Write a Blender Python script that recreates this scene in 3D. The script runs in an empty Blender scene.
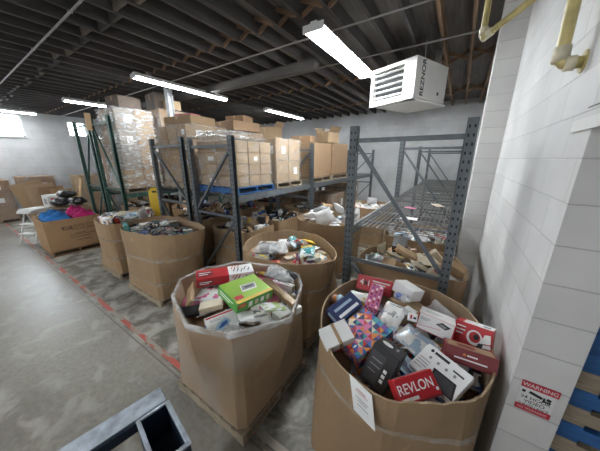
import bpy, bmesh, math, random
from mathutils import Matrix, Vector, Euler
C = bpy.context.scene.collection
PI = math.pi
# ------------------------------------------------------------------ camera, world, exposure
cam = bpy.data.objects.new('camera', bpy.data.cameras.new('camera'))
C.objects.link(cam)
cam.data.sensor_width = 36.0
cam.data.lens = 235.0 / 600.0 * 36.0
cam.data.clip_start = 0.02
cam.location = (0, 0, 2.4)
PITCH = math.atan(67 / 235)
cam.rotation_euler = (PI / 2 - PITCH, 0, math.radians(33.2))
bpy.context.scene.camera = cam
w = bpy.data.worlds.new('daylight'); bpy.context.scene.world = w
w.use_nodes = True
w.node_tree.nodes['Background'].inputs[0].default_value = (0.93, 0.96, 1.0, 1)
w.node_tree.nodes['Background'].inputs[1].default_value = 0.42
TUBE = 31.0            # what the fluorescent tubes give off
vs = bpy.context.scene.view_settings
vs.view_transform = 'Standard'; vs.look = 'None'; vs.gamma = 1; vs.use_curve_mapping = False
vs.exposure = 1.43

# ------------------------------------------------------------------ materials
MATS = {}
def newmat(key):
    m = bpy.data.materials.new(key); m.use_nodes = True
    return m, m.node_tree.nodes, m.node_tree.links, m.node_tree.nodes['Principled BSDF']
def M(key, col, rough=.6, metal=0., var=.12, scale=6., bump=0., stretch=(1, 1, 1), detail=4):
    if key in MATS: return MATS[key]
    m, n, l, b = newmat(key)
    b.inputs['Roughness'].default_value = rough; b.inputs['Metallic'].default_value = metal
    b.inputs['Base Color'].default_value = (*col, 1)
    tc = n.new('ShaderNodeTexCoord'); mp = n.new('ShaderNodeMapping'); mp.inputs['Scale'].default_value = stretch
    l.new(tc.outputs['Object'], mp.inputs[0])
    nz = n.new('ShaderNodeTexNoise'); nz.inputs['Scale'].default_value = scale; nz.inputs['Detail'].default_value = detail
    l.new(mp.outputs[0], nz.inputs['Vector'])
    r = n.new('ShaderNodeValToRGB'); r.color_ramp.elements[0].position = .3; r.color_ramp.elements[1].position = .7
    r.color_ramp.elements[0].color = (*[c * (1 - var) for c in col], 1)
    r.color_ramp.elements[1].color = (*[min(1, c * (1 + var)) for c in col], 1)
    l.new(nz.outputs['Fac'], r.inputs[0]); l.new(r.outputs[0], b.inputs['Base Color'])
    if bump:
        bp = n.new('ShaderNodeBump'); bp.inputs['Strength'].default_value = bump; bp.inputs['Distance'].default_value = .01
        l.new(nz.outputs['Fac'], bp.inputs['Height']); l.new(bp.outputs[0], b.inputs['Normal'])
    MATS[key] = m; return m
def PRINT(a, b2, c, seed=0, scale=3.2, rough=.4):
    """printed packaging: a ground colour with blotches of artwork in two inks"""
    key = 'printed_%s_%d_%.1f' % ('_'.join('%02x' % int(255 * v) for v in (*a, *b2, *c)), seed, scale)
    if key in MATS: return MATS[key]
    m, n, l, b = newmat(key); b.inputs['Roughness'].default_value = rough
    tc = n.new('ShaderNodeTexCoord'); mp = n.new('ShaderNodeMapping'); mp.inputs['Location'].default_value = (seed * 1.7, seed * .9, seed * .4)
    l.new(tc.outputs['Generated'], mp.inputs[0])
    v = n.new('ShaderNodeTexVoronoi'); v.distance = 'CHEBYCHEV'; v.inputs['Scale'].default_value = scale * 1.5; v.inputs['Randomness'].default_value = .75; l.new(mp.outputs[0], v.inputs['Vector'])
    sp = n.new('ShaderNodeSeparateColor'); l.new(v.outputs['Color'], sp.inputs[0])
    r = n.new('ShaderNodeValToRGB'); r.color_ramp.interpolation = 'CONSTANT'
    e = r.color_ramp.elements; e[0].color = (*a, 1); e[1].position = .68; e[1].color = (*b2, 1)
    x = e.new(.86); x.color = (*c, 1)
    l.new(sp.outputs[0], r.inputs[0]); l.new(r.outputs[0], b.inputs['Base Color'])
    MATS[key] = m; return m
def FILM(key, lo=.06, hi=.55, scale=5, stretch=(1, 1, 5), tint=(.85, .86, .86)):
    """clear stretch film: mostly see-through with milky creases and drawn-in highlights"""
    if key in MATS: return MATS[key]
    m, n, l, b = newmat(key)
    b.inputs['Base Color'].default_value = (*tint, 1); b.inputs['Roughness'].default_value = .18
    tr = n.new('ShaderNodeBsdfTransparent'); mx = n.new('ShaderNodeMixShader'); out = n['Material Output']
    tc = n.new('ShaderNodeTexCoord'); mp = n.new('ShaderNodeMapping'); mp.inputs['Scale'].default_value = stretch
    l.new(tc.outputs['Object'], mp.inputs[0])
    nz = n.new('ShaderNodeTexNoise'); nz.inputs['Scale'].default_value = scale; nz.inputs['Detail'].default_value = 6; nz.inputs['Distortion'].default_value = .6
    l.new(mp.outputs[0], nz.inputs['Vector'])
    mr = n.new('ShaderNodeMapRange'); mr.inputs[1].default_value = .42; mr.inputs[2].default_value = .74
    mr.inputs[3].default_value = lo; mr.inputs[4].default_value = hi  # milky film, with its crinkle highlights put into the opacity
    l.new(nz.outputs['Fac'], mr.inputs[0]); l.new(mr.outputs[0], mx.inputs[0])
    bp = n.new('ShaderNodeBump'); bp.inputs['Strength'].default_value = .35; bp.inputs['Distance'].default_value = .02
    l.new(nz.outputs['Fac'], bp.inputs['Height']); l.new(bp.outputs[0], b.inputs['Normal'])
    l.new(tr.outputs[0], mx.inputs[1]); l.new(b.outputs[0], mx.inputs[2]); l.new(mx.outputs[0], out.inputs[0])
    MATS[key] = m; return m
def EMIT(key, col, s):
    if key in MATS: return MATS[key]
    m, n, l, b = newmat(key)
    b.inputs['Base Color'].default_value = (*col, 1)
    b.inputs['Emission Color'].default_value = (*col, 1); b.inputs['Emission Strength'].default_value = s
    MATS[key] = m; return m
def BLOCK(key, col, axis, mortar=(.42, .42, .41), bw=.4, bh=.2, var=.05, soft=.35):
    """painted concrete block; axis 'x' for walls along X, 'y' for walls along Y"""
    m, n, l, b = newmat(key); b.inputs['Roughness'].default_value = .55
    tc = n.new('ShaderNodeTexCoord'); sp = n.new('ShaderNodeSeparateXYZ'); l.new(tc.outputs['Object'], sp.inputs[0])
    cb = n.new('ShaderNodeCombineXYZ'); l.new(sp.outputs['X' if axis == 'x' else 'Y'], cb.inputs[0]); l.new(sp.outputs['Z'], cb.inputs[1])
    br = n.new('ShaderNodeTexBrick'); br.inputs['Scale'].default_value = 1; br.inputs['Brick Width'].default_value = bw
    br.inputs['Row Height'].default_value = bh; br.inputs['Mortar Size'].default_value = .004; br.inputs['Mortar Smooth'].default_value = soft
    br.inputs['Color1'].default_value = (*[c * (1 - var) for c in col], 1); br.inputs['Color2'].default_value = (*[c * (1 + var) for c in col], 1)
    br.inputs['Mortar'].default_value = (*mortar, 1)
    l.new(cb.outputs[0], br.inputs['Vector'])
    nz = n.new('ShaderNodeTexNoise'); nz.inputs['Scale'].default_value = 1.6; nz.inputs['Detail'].default_value = 8; l.new(tc.outputs['Object'], nz.inputs['Vector'])
    mr = n.new('ShaderNodeMapRange'); mr.inputs[1].default_value = .3; mr.inputs[2].default_value = .7; mr.inputs[3].default_value = .82; mr.inputs[4].default_value = 1.06
    l.new(nz.outputs['Fac'], mr.inputs[0])
    mul = n.new('ShaderNodeMix'); mul.data_type = 'RGBA'; mul.blend_type = 'MULTIPLY'; mul.inputs[0].default_value = 1
    l.new(br.outputs['Color'], mul.inputs[6]); l.new(mr.outputs[0], mul.inputs[7]); l.new(mul.outputs[2], b.inputs['Base Color'])
    bp = n.new('ShaderNodeBump'); bp.inputs['Strength'].default_value = .5; bp.inputs['Distance'].default_value = .006; bp.invert = True
    l.new(br.outputs['Fac'], bp.inputs['Height']); l.new(bp.outputs[0], b.inputs['Normal'])
    return m
KRAFT = M('kraft_cardboard', (.335, .225, .125), .8, var=.07, scale=3, stretch=(1, 1, .4))
KRAFT_IN = M('kraft_inside', (.37, .265, .165), .85, var=.06, scale=4)
KRAFT_PALE = M('kraft_pale', (.37, .26, .155), .8, var=.08, scale=4)
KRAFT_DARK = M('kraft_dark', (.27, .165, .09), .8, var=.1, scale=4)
PINE = M('pallet_pine', (.31, .25, .18), .8, var=.25, scale=5, stretch=(1, 8, 8))
BLUEP = M('pallet_blue', (.025, .11, .29), .6, var=.3, scale=6, stretch=(1, 6, 6))
STEEL = M('rack_grey_steel', (.12, .135, .145), .45, .3, var=.15, scale=10)
GREEN = M('rack_green_steel', (.055, .125, .105), .45, .2, var=.2, scale=10)
HOLE = M('punched_slot', (.012, .013, .014), .8, var=0)
WIRE = M('zinc_wire', (.22, .22, .215), .55, .5, var=.1)
WHITE = M('white_enamel', (.78, .78, .76), .35, var=.03)
BLACK = M('black_plastic', (.012, .012, .014), .4, var=.1)
INK = M('black_ink', (.015, .015, .018), .6, var=0)
RED = M('red_ink', (.55, .015, .03), .5, var=0)
PAPER = M('white_paper', (.88, .88, .87), .7, var=.02)
PAGES = M('book_pages', (.72, .68, .58), .8, var=.1, scale=60, stretch=(1, 1, 12))
TAPE = M('packing_tape', (.50, .37, .22), .25, var=.05)
CLEARP = FILM('clear_plastic', .12, .6, 6, (1, 1, 1))
WRAP = FILM('stretch_film', .03, .34, 1.7, (1, 1, .8))
WRAPM = FILM('milky_stretch_film', .06, .45, 4, (1, 1, 2.4), (.72, .72, .71))
EDGE = FILM('rolled_film', .25, .7, 5, (1, 1, 2))

# ------------------------------------------------------------------ mesh helpers
class MB:
    def __init__(s): s.v = []; s.f = []; s.m = []
    def add(s, vs, fs, mi=0):
        o = len(s.v); s.v += [tuple(v) for v in vs]; s.f += [[i + o for i in f] for f in fs]; s.m += [mi] * len(fs)
    def box(s, c, d, R=None, mi=0, ch=0.):
        """a box, with its vertical edges and rims chamfered by ch"""
        x, y, z = [k / 2 for k in d]; ch = min(ch, x * .6, y * .6, z * .6)
        if ch <= 0:
            P = [(a * x, b * y, e * z) for e in (-1, 1) for a, b in ((-1, -1), (1, -1), (1, 1), (-1, 1))]
            F = [[3, 2, 1, 0], [4, 5, 6, 7], [0, 1, 5, 4], [1, 2, 6, 5], [2, 3, 7, 6], [3, 0, 4, 7]]
        else:
            def ring(zz, q):
                X, Y = x - q, y - q
                k = ch
                return [(-X + k, -Y, zz), (X - k, -Y, zz), (X, -Y + k, zz), (X, Y - k, zz), (X - k, Y, zz), (-X + k, Y, zz), (-X, Y - k, zz), (-X, -Y + k, zz)]
            P = ring(-z, ch * .8) + ring(-z + ch, 0) + ring(z - ch, 0) + ring(z, ch * .8)
            F = [list(range(7, -1, -1)), list(range(24, 32))]
            for r in range(3):
                for i in range(8):
                    j = (i + 1) % 8; F.append([r * 8 + i, r * 8 + j, r * 8 + 8 + j, r * 8 + 8 + i])
        c = Vector(c)
        P = [(R @ Vector(p) if R is not None else Vector(p)) + c for p in P]
        s.add(P, F, mi); return s
    def bar(s, a, b, wd, ht, mi=0, up=(0, 0, 1)):
        """a box from point a to point b, wd across, ht along up"""
        a, b = Vector(a), Vector(b); d = b - a; L = d.length; y = d.normalized(); u = Vector(up)
        x = y.cross(u)
        if x.length < 1e-4: x = Vector((1, 0, 0))
        x.normalize(); z = x.cross(y)
        R = Matrix((x, y, z)).transposed()
        return s.box((a + b) / 2, (wd, L, ht), R, mi)
    def tube(s, pts, r, n=8, mi=0, cap=True):
        pts = [Vector(p) for p in pts]; rings = []
        for i, p in enumerate(pts):
            d = (pts[min(i + 1, len(pts) - 1)] - pts[max(i - 1, 0)]).normalized()
            a = d.orthogonal().normalized() if i == 0 else (pa - d * pa.dot(d)).normalized()
            pa = a; b = d.cross(a); rr = r[i] if isinstance(r, (list, tuple)) else r
            rings.append([p + a * rr * math.cos(2 * PI * k / n) + b * rr * math.sin(2 * PI * k / n) for k in range(n)])
        V = [q for g in rings for q in g]
        F = [[i * n + k, i * n + (k + 1) % n, (i + 1) * n + (k + 1) % n, (i + 1) * n + k] for i in range(len(pts) - 1) for k in range(n)]
        if cap: F += [list(range(n - 1, -1, -1)), [(len(pts) - 1) * n + k for k in range(n)]]
        s.add(V, F, mi); return s
    def poly(s, pts, mi=0):
        s.add(pts, [list(range(len(pts)))], mi); return s
    def prism(s, pts, z0, z1, mi=0):
        n = len(pts)
        V = [(p[0], p[1], z0) for p in pts] + [(p[0], p[1], z1) for p in pts]
        F = [list(range(n - 1, -1, -1)), list(range(n, 2 * n))] + [[i, (i + 1) % n, n + (i + 1) % n, n + i] for i in range(n)]
        s.add(V, F, mi); return s
    def build(s, name, mats, parent=None, loc=(0, 0, 0), rot=(0, 0, 0), smooth=False):
        me = bpy.data.meshes.new(name); me.from_pydata(s.v, [], s.f)
        for m in (mats if isinstance(mats, (list, tuple)) else [mats]): me.materials.append(m)
        me.polygons.foreach_set('material_index', s.m)
        if smooth: me.polygons.foreach_set('use_smooth', [True] * len(me.polygons))
        me.update()
        o = bpy.data.objects.new(name, me); C.objects.link(o)
        o.location = loc; o.rotation_euler = rot
        if parent is not None: o.parent = parent
        return o
def tag(o, label, cat, group=None, kind=None):
    o['label'] = label; o['category'] = cat
    if group: o['group'] = group
    if kind: o['kind'] = kind
    return o
def thing(name, label, cat, loc=(0, 0, 0), rot=(0, 0, 0), group=None):
    o = bpy.data.objects.new(name, None); C.objects.link(o); o.empty_display_size = .1
    o.location = loc; o.rotation_euler = rot
    return tag(o, label, cat, group)
def struct(name, mb, mats, **k):
    o = mb.build(name, mats, **k); o['kind'] = 'structure'; return o
def copy_tree(o, loc, rot=None, label=None, group=None):
    c = o.copy(); C.objects.link(c); c.location = loc
    if rot is not None: c.rotation_euler = rot
    if label: c['label'] = label
    if group: c['group'] = group
    for ch in list(o.children):
        d = ch.copy(); C.objects.link(d); d.parent = c
        for g in list(ch.children):
            e = g.copy(); C.objects.link(e); e.parent = d
    return c
FACES = {'top': ((1, 0, 0), (0, 1, 0), (0, 0, 1)), 'front': ((1, 0, 0), (0, 0, 1), (0, -1, 0)), 'back': ((-1, 0, 0), (0, 0, 1), (0, 1, 0)),
         'left': ((0, -1, 0), (0, 0, 1), (-1, 0, 0)), 'right': ((0, 1, 0), (0, 0, 1), (1, 0, 0))}
class Art:
    """flat printed artwork on one face of a box w x d x h centred on its parent; u, v run -1..1 over the face"""
    def __init__(s, dims, face):
        u, v, n = [Vector(k) for k in FACES[face]]; s.u, s.v, s.n = u, v, n
        h = Vector(dims) / 2
        s.hu = abs(u.dot(h)); s.hv = abs(v.dot(h)); s.c = n * abs(n.dot(h)); s.mb = MB(); s.mats = []; s.k = 0
    def P(s, u, v, lift=0): return s.c + s.u * (u * s.hu) + s.v * (v * s.hv) + s.n * (.0012 + .0004 * s.k + lift)
    def mi(s, m):
        if m not in s.mats: s.mats.append(m)
        return s.mats.index(m)
    def quad(s, pts, m):
        s.mb.poly([s.P(*p) for p in pts], s.mi(m)); s.k += 1; return s
    def rect(s, u0, v0, u1, v1, m): return s.quad([(u0, v0), (u1, v0), (u1, v1), (u0, v1)], m)
    def disc(s, u, v, ru, rv, m, n=14): return s.quad([(u + ru * math.cos(2 * PI * i / n), v + rv * math.sin(2 * PI * i / n)) for i in range(n)], m)
    def lines(s, u0, v, u1, n, dv, m, t=.06, r=None):
        for i in range(n): s.rect(u0, v - i * dv, u1 - (.25 * (u1 - u0) if i == n - 1 and n > 1 else 0), v - i * dv + t, m)
        return s
    def done(s, parent, name='printed_artwork'): return s.mb.build(name, s.mats, parent)
    def text(s, parent, string, u, v, size, m, lift=0):
        rot = Matrix((s.u, s.v, s.n)).transposed().to_euler()
        return lettering(parent, string, s.P(u, v, .0006), rot, size, m)
def lettering(parent, string, loc, rot, size, m, xs=1.0, bold=0.):
    c = bpy.data.curves.new('lettering', 'FONT'); c.body = string; c.size = size; c.align_x = 'CENTER'; c.align_y = 'CENTER'; c.offset = bold * size
    c.materials.append(m)
    tmp = bpy.data.objects.new('lettering_outline', c); C.objects.link(tmp)
    dg = bpy.context.evaluated_depsgraph_get()
    me = bpy.data.meshes.new_from_object(tmp.evaluated_get(dg)); bpy.data.objects.remove(tmp)
    if not me.materials: me.materials.append(m)
    o = bpy.data.objects.new('lettering', me); C.objects.link(o); o.location = loc; o.rotation_euler = rot; o.scale = (xs, 1, 1)
    if parent is not None: o.parent = parent
    return o

# ------------------------------------------------------------------ plan of the bulk boxes and where every item came to rest (x y z, tilt)
BOXES = {
 'wrapped': {'rim': [(-2.066, 0.963), (-1.589, 0.807), (-1.215, 0.929), (-0.946, 1.313), (-1.152, 1.798), (-1.294, 1.958), (-1.674, 2.026), (-2.116, 1.857), (-2.317, 1.525), (-2.331, 1.199)], 'z': 1.15, 'base': (-2.17, -1.2, 0.94, 1.95), 'b': 0.13, 'th': 'mix', 'bed': 0.22},
 'front': {'rim': [(-0.712, 1.378), (-0.778, 1.507), (-0.813, 1.6), (-0.852, 1.75), (-0.85, 1.876), (-0.805, 2.104), (-0.752, 2.224), (-0.638, 2.356), (-0.492, 2.416), (-0.168, 2.464), (0.0, 2.444), (0.18, 2.336), (0.27, 2.22), (0.36, 1.98), (0.389, 1.836), (0.386, 1.644), (0.366, 1.53), (0.309, 1.38), (0.253, 1.3), (0.144, 1.21), (0.054, 1.15), (-0.107, 1.06), (-0.224, 1.05), (-0.416, 1.11), (-0.522, 1.171), (-0.648, 1.294)], 'z': 1.15, 'base': (-0.75, 0.33, 1.25, 2.38), 'b': 0.0, 'th': 'retail', 'bed': 0.26},
 'aisle': {'rim': [(-2.472, 2.238), (-2.628, 2.472), (-2.69, 2.63), (-2.72, 2.87), (-2.654, 3.036), (-2.426, 3.294), (-2.24, 3.374), (-1.91, 3.356), (-1.704, 3.27), (-1.416, 3.03), (-1.282, 2.884), (-1.168, 2.686), (-1.148, 2.568), (-1.202, 2.412), (-1.296, 2.308), (-1.524, 2.152), (-1.7, 2.092), (-2.0, 2.068), (-2.164, 2.08), (-2.356, 2.14)], 'z': 1.15, 'base': (-2.55, -1.3, 2.15, 3.25), 'b': 0.12, 'th': 'mags', 'bed': 0.17},
 'braced': {'rim': [(-0.954, 2.88), (-0.966, 3.12), (-0.936, 3.284), (-0.834, 3.536), (-0.7, 3.652), (-0.4, 3.748), (-0.21, 3.744), (0.06, 3.636), (0.178, 3.52), (0.262, 3.28), (0.286, 3.124), (0.274, 2.896), (0.196, 2.812), (-0.026, 2.788), (-0.2, 2.778), (-0.5, 2.772), (-0.67, 2.776), (-0.88, 2.794)], 'z': 1.13, 'base': (-0.92, 0.25, 2.82, 3.7), 'b': 0.12, 'th': 'brown', 'bed': 0.17},
 'media': {'rim': [(-3.816, 1.652), (-3.564, 1.808), (-3.464, 1.956), (-3.416, 2.244), (-3.5, 2.374), (-3.8, 2.476), (-4.11, 2.51), (-4.74, 2.51), (-4.984, 2.458), (-5.086, 2.302), (-5.116, 2.16), (-5.104, 1.89), (-5.01, 1.736), (-4.74, 1.544), (-4.5, 1.504), (-4.05, 1.576)], 'z': 1.25, 'base': (-4.98, -3.8, 1.58, 2.48), 'b': 0.12, 'th': 'media', 'bed': 0.1},
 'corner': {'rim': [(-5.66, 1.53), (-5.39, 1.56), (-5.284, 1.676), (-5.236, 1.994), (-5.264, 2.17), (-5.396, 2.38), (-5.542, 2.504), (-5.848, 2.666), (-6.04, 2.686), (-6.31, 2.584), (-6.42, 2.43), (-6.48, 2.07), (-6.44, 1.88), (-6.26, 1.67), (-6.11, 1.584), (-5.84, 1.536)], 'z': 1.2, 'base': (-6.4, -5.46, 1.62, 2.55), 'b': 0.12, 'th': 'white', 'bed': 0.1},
 'rackfront': {'rim': [(-2.998, 3.053), (-2.992, 3.463), (-3.012, 3.618), (-3.078, 3.672), (-3.26, 3.692), (-3.74, 3.697), (-3.92, 3.679), (-3.98, 3.62), (-4.002, 3.456), (-4.008, 3.024), (-3.988, 2.862), (-3.922, 2.808), (-3.74, 2.789), (-3.26, 2.786), (-3.08, 2.812), (-3.02, 2.89)], 'z': 1.1, 'base': (-3.98, -3.02, 2.8, 3.68), 'b': 0.12, 'th': 'brown', 'bed': 0.14},
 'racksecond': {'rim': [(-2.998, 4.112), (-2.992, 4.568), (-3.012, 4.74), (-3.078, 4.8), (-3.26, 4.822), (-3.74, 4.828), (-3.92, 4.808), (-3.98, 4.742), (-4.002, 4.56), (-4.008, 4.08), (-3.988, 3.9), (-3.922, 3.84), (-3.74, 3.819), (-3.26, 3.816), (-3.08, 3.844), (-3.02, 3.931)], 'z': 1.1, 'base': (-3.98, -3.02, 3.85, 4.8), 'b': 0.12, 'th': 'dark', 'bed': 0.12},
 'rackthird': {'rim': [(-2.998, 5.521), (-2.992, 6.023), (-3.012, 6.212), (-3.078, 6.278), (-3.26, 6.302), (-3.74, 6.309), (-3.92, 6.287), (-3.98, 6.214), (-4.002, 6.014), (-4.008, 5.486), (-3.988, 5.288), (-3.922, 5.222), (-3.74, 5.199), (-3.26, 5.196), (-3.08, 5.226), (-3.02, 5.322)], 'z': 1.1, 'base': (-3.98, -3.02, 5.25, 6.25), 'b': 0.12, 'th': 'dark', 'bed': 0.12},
 'bags': {'rim': [(-1.557, 4.431), (-1.549, 4.845), (-1.609, 5.042), (-1.795, 5.221), (-2.002, 5.283), (-2.438, 5.291), (-2.642, 5.231), (-2.821, 5.045), (-2.883, 4.838), (-2.891, 4.402), (-2.831, 4.198), (-2.645, 4.019), (-2.438, 3.959), (-2.002, 3.955), (-1.798, 4.021), (-1.619, 4.225)], 'z': 1.15, 'base': (-2.75, -1.7, 4.1, 5.15), 'b': 0.12, 'th': 'bags', 'bed': 0.18},
 'far': {'rim': [(-1.328, 6.423), (-1.32, 6.811), (-1.376, 6.997), (-1.551, 7.164), (-1.745, 7.222), (-2.155, 7.23), (-2.347, 7.174), (-2.514, 6.999), (-2.572, 6.805), (-2.58, 6.395), (-2.524, 6.203), (-2.349, 6.036), (-2.155, 5.979), (-1.745, 5.975), (-1.553, 6.038), (-1.386, 6.229)], 'z': 1.15, 'base': (-2.45, -1.45, 6.1, 7.1), 'b': 0.12, 'th': 'white', 'bed': 0.16},
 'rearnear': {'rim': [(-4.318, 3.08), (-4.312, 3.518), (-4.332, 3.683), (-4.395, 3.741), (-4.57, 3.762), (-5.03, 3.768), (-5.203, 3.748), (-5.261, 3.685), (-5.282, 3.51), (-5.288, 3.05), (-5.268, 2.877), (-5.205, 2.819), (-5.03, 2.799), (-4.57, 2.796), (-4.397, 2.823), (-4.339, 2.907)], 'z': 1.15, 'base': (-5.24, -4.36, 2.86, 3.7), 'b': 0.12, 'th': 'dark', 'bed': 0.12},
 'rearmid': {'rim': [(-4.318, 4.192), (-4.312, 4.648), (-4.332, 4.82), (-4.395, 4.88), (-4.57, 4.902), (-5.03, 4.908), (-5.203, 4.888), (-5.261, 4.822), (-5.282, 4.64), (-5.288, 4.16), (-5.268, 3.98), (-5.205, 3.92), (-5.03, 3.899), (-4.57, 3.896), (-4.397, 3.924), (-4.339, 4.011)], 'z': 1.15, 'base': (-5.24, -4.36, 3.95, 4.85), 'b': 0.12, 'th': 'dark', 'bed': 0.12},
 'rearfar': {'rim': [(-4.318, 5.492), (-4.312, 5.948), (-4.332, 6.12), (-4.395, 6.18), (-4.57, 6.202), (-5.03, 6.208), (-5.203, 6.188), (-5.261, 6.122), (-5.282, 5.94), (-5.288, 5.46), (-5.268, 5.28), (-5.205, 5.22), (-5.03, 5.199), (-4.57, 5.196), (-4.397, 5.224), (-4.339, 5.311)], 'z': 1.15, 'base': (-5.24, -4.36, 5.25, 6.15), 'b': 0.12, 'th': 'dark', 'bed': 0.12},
 'deckfar': {'rim': [(0.122, 4.346), (0.129, 4.793), (0.096, 4.976), (-0.007, 5.076), (-0.193, 5.112), (-0.647, 5.119), (-0.83, 5.085), (-0.928, 4.978), (-0.962, 4.785), (-0.969, 4.315), (-0.936, 4.124), (-0.833, 4.024), (-0.647, 3.989), (-0.193, 3.986), (-0.01, 4.027), (0.088, 4.155)], 'z': 1.13, 'base': (-0.92, 0.08, 4.05, 5.05), 'b': 0.12, 'th': 'white', 'bed': 0.14},
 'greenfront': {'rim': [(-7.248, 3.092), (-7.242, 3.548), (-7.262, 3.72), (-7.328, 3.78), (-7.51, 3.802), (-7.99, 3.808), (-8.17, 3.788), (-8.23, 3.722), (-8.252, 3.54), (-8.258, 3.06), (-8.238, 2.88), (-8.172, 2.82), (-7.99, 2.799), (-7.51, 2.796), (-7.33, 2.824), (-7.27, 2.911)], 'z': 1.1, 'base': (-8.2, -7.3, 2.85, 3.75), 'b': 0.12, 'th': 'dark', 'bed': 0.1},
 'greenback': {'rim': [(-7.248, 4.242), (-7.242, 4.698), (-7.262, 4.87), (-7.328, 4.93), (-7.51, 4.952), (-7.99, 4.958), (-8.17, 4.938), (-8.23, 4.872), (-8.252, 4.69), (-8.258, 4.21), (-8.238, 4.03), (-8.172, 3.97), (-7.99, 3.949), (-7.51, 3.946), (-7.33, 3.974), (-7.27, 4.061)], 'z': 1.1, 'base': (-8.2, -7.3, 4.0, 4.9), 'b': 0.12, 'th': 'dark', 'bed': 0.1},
 'dim': {'rim': [(-5.598, 3.828), (-5.59, 4.205), (-5.644, 4.384), (-5.814, 4.546), (-6.002, 4.602), (-6.398, 4.61), (-6.584, 4.556), (-6.746, 4.386), (-6.802, 4.198), (-6.81, 3.802), (-6.756, 3.616), (-6.586, 3.454), (-6.398, 3.399), (-6.002, 3.395), (-5.816, 3.456), (-5.654, 3.641)], 'z': 1.1, 'base': (-6.7, -5.7, 3.5, 4.5), 'b': 0.12, 'th': 'dark', 'bed': 0.1},
}
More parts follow.
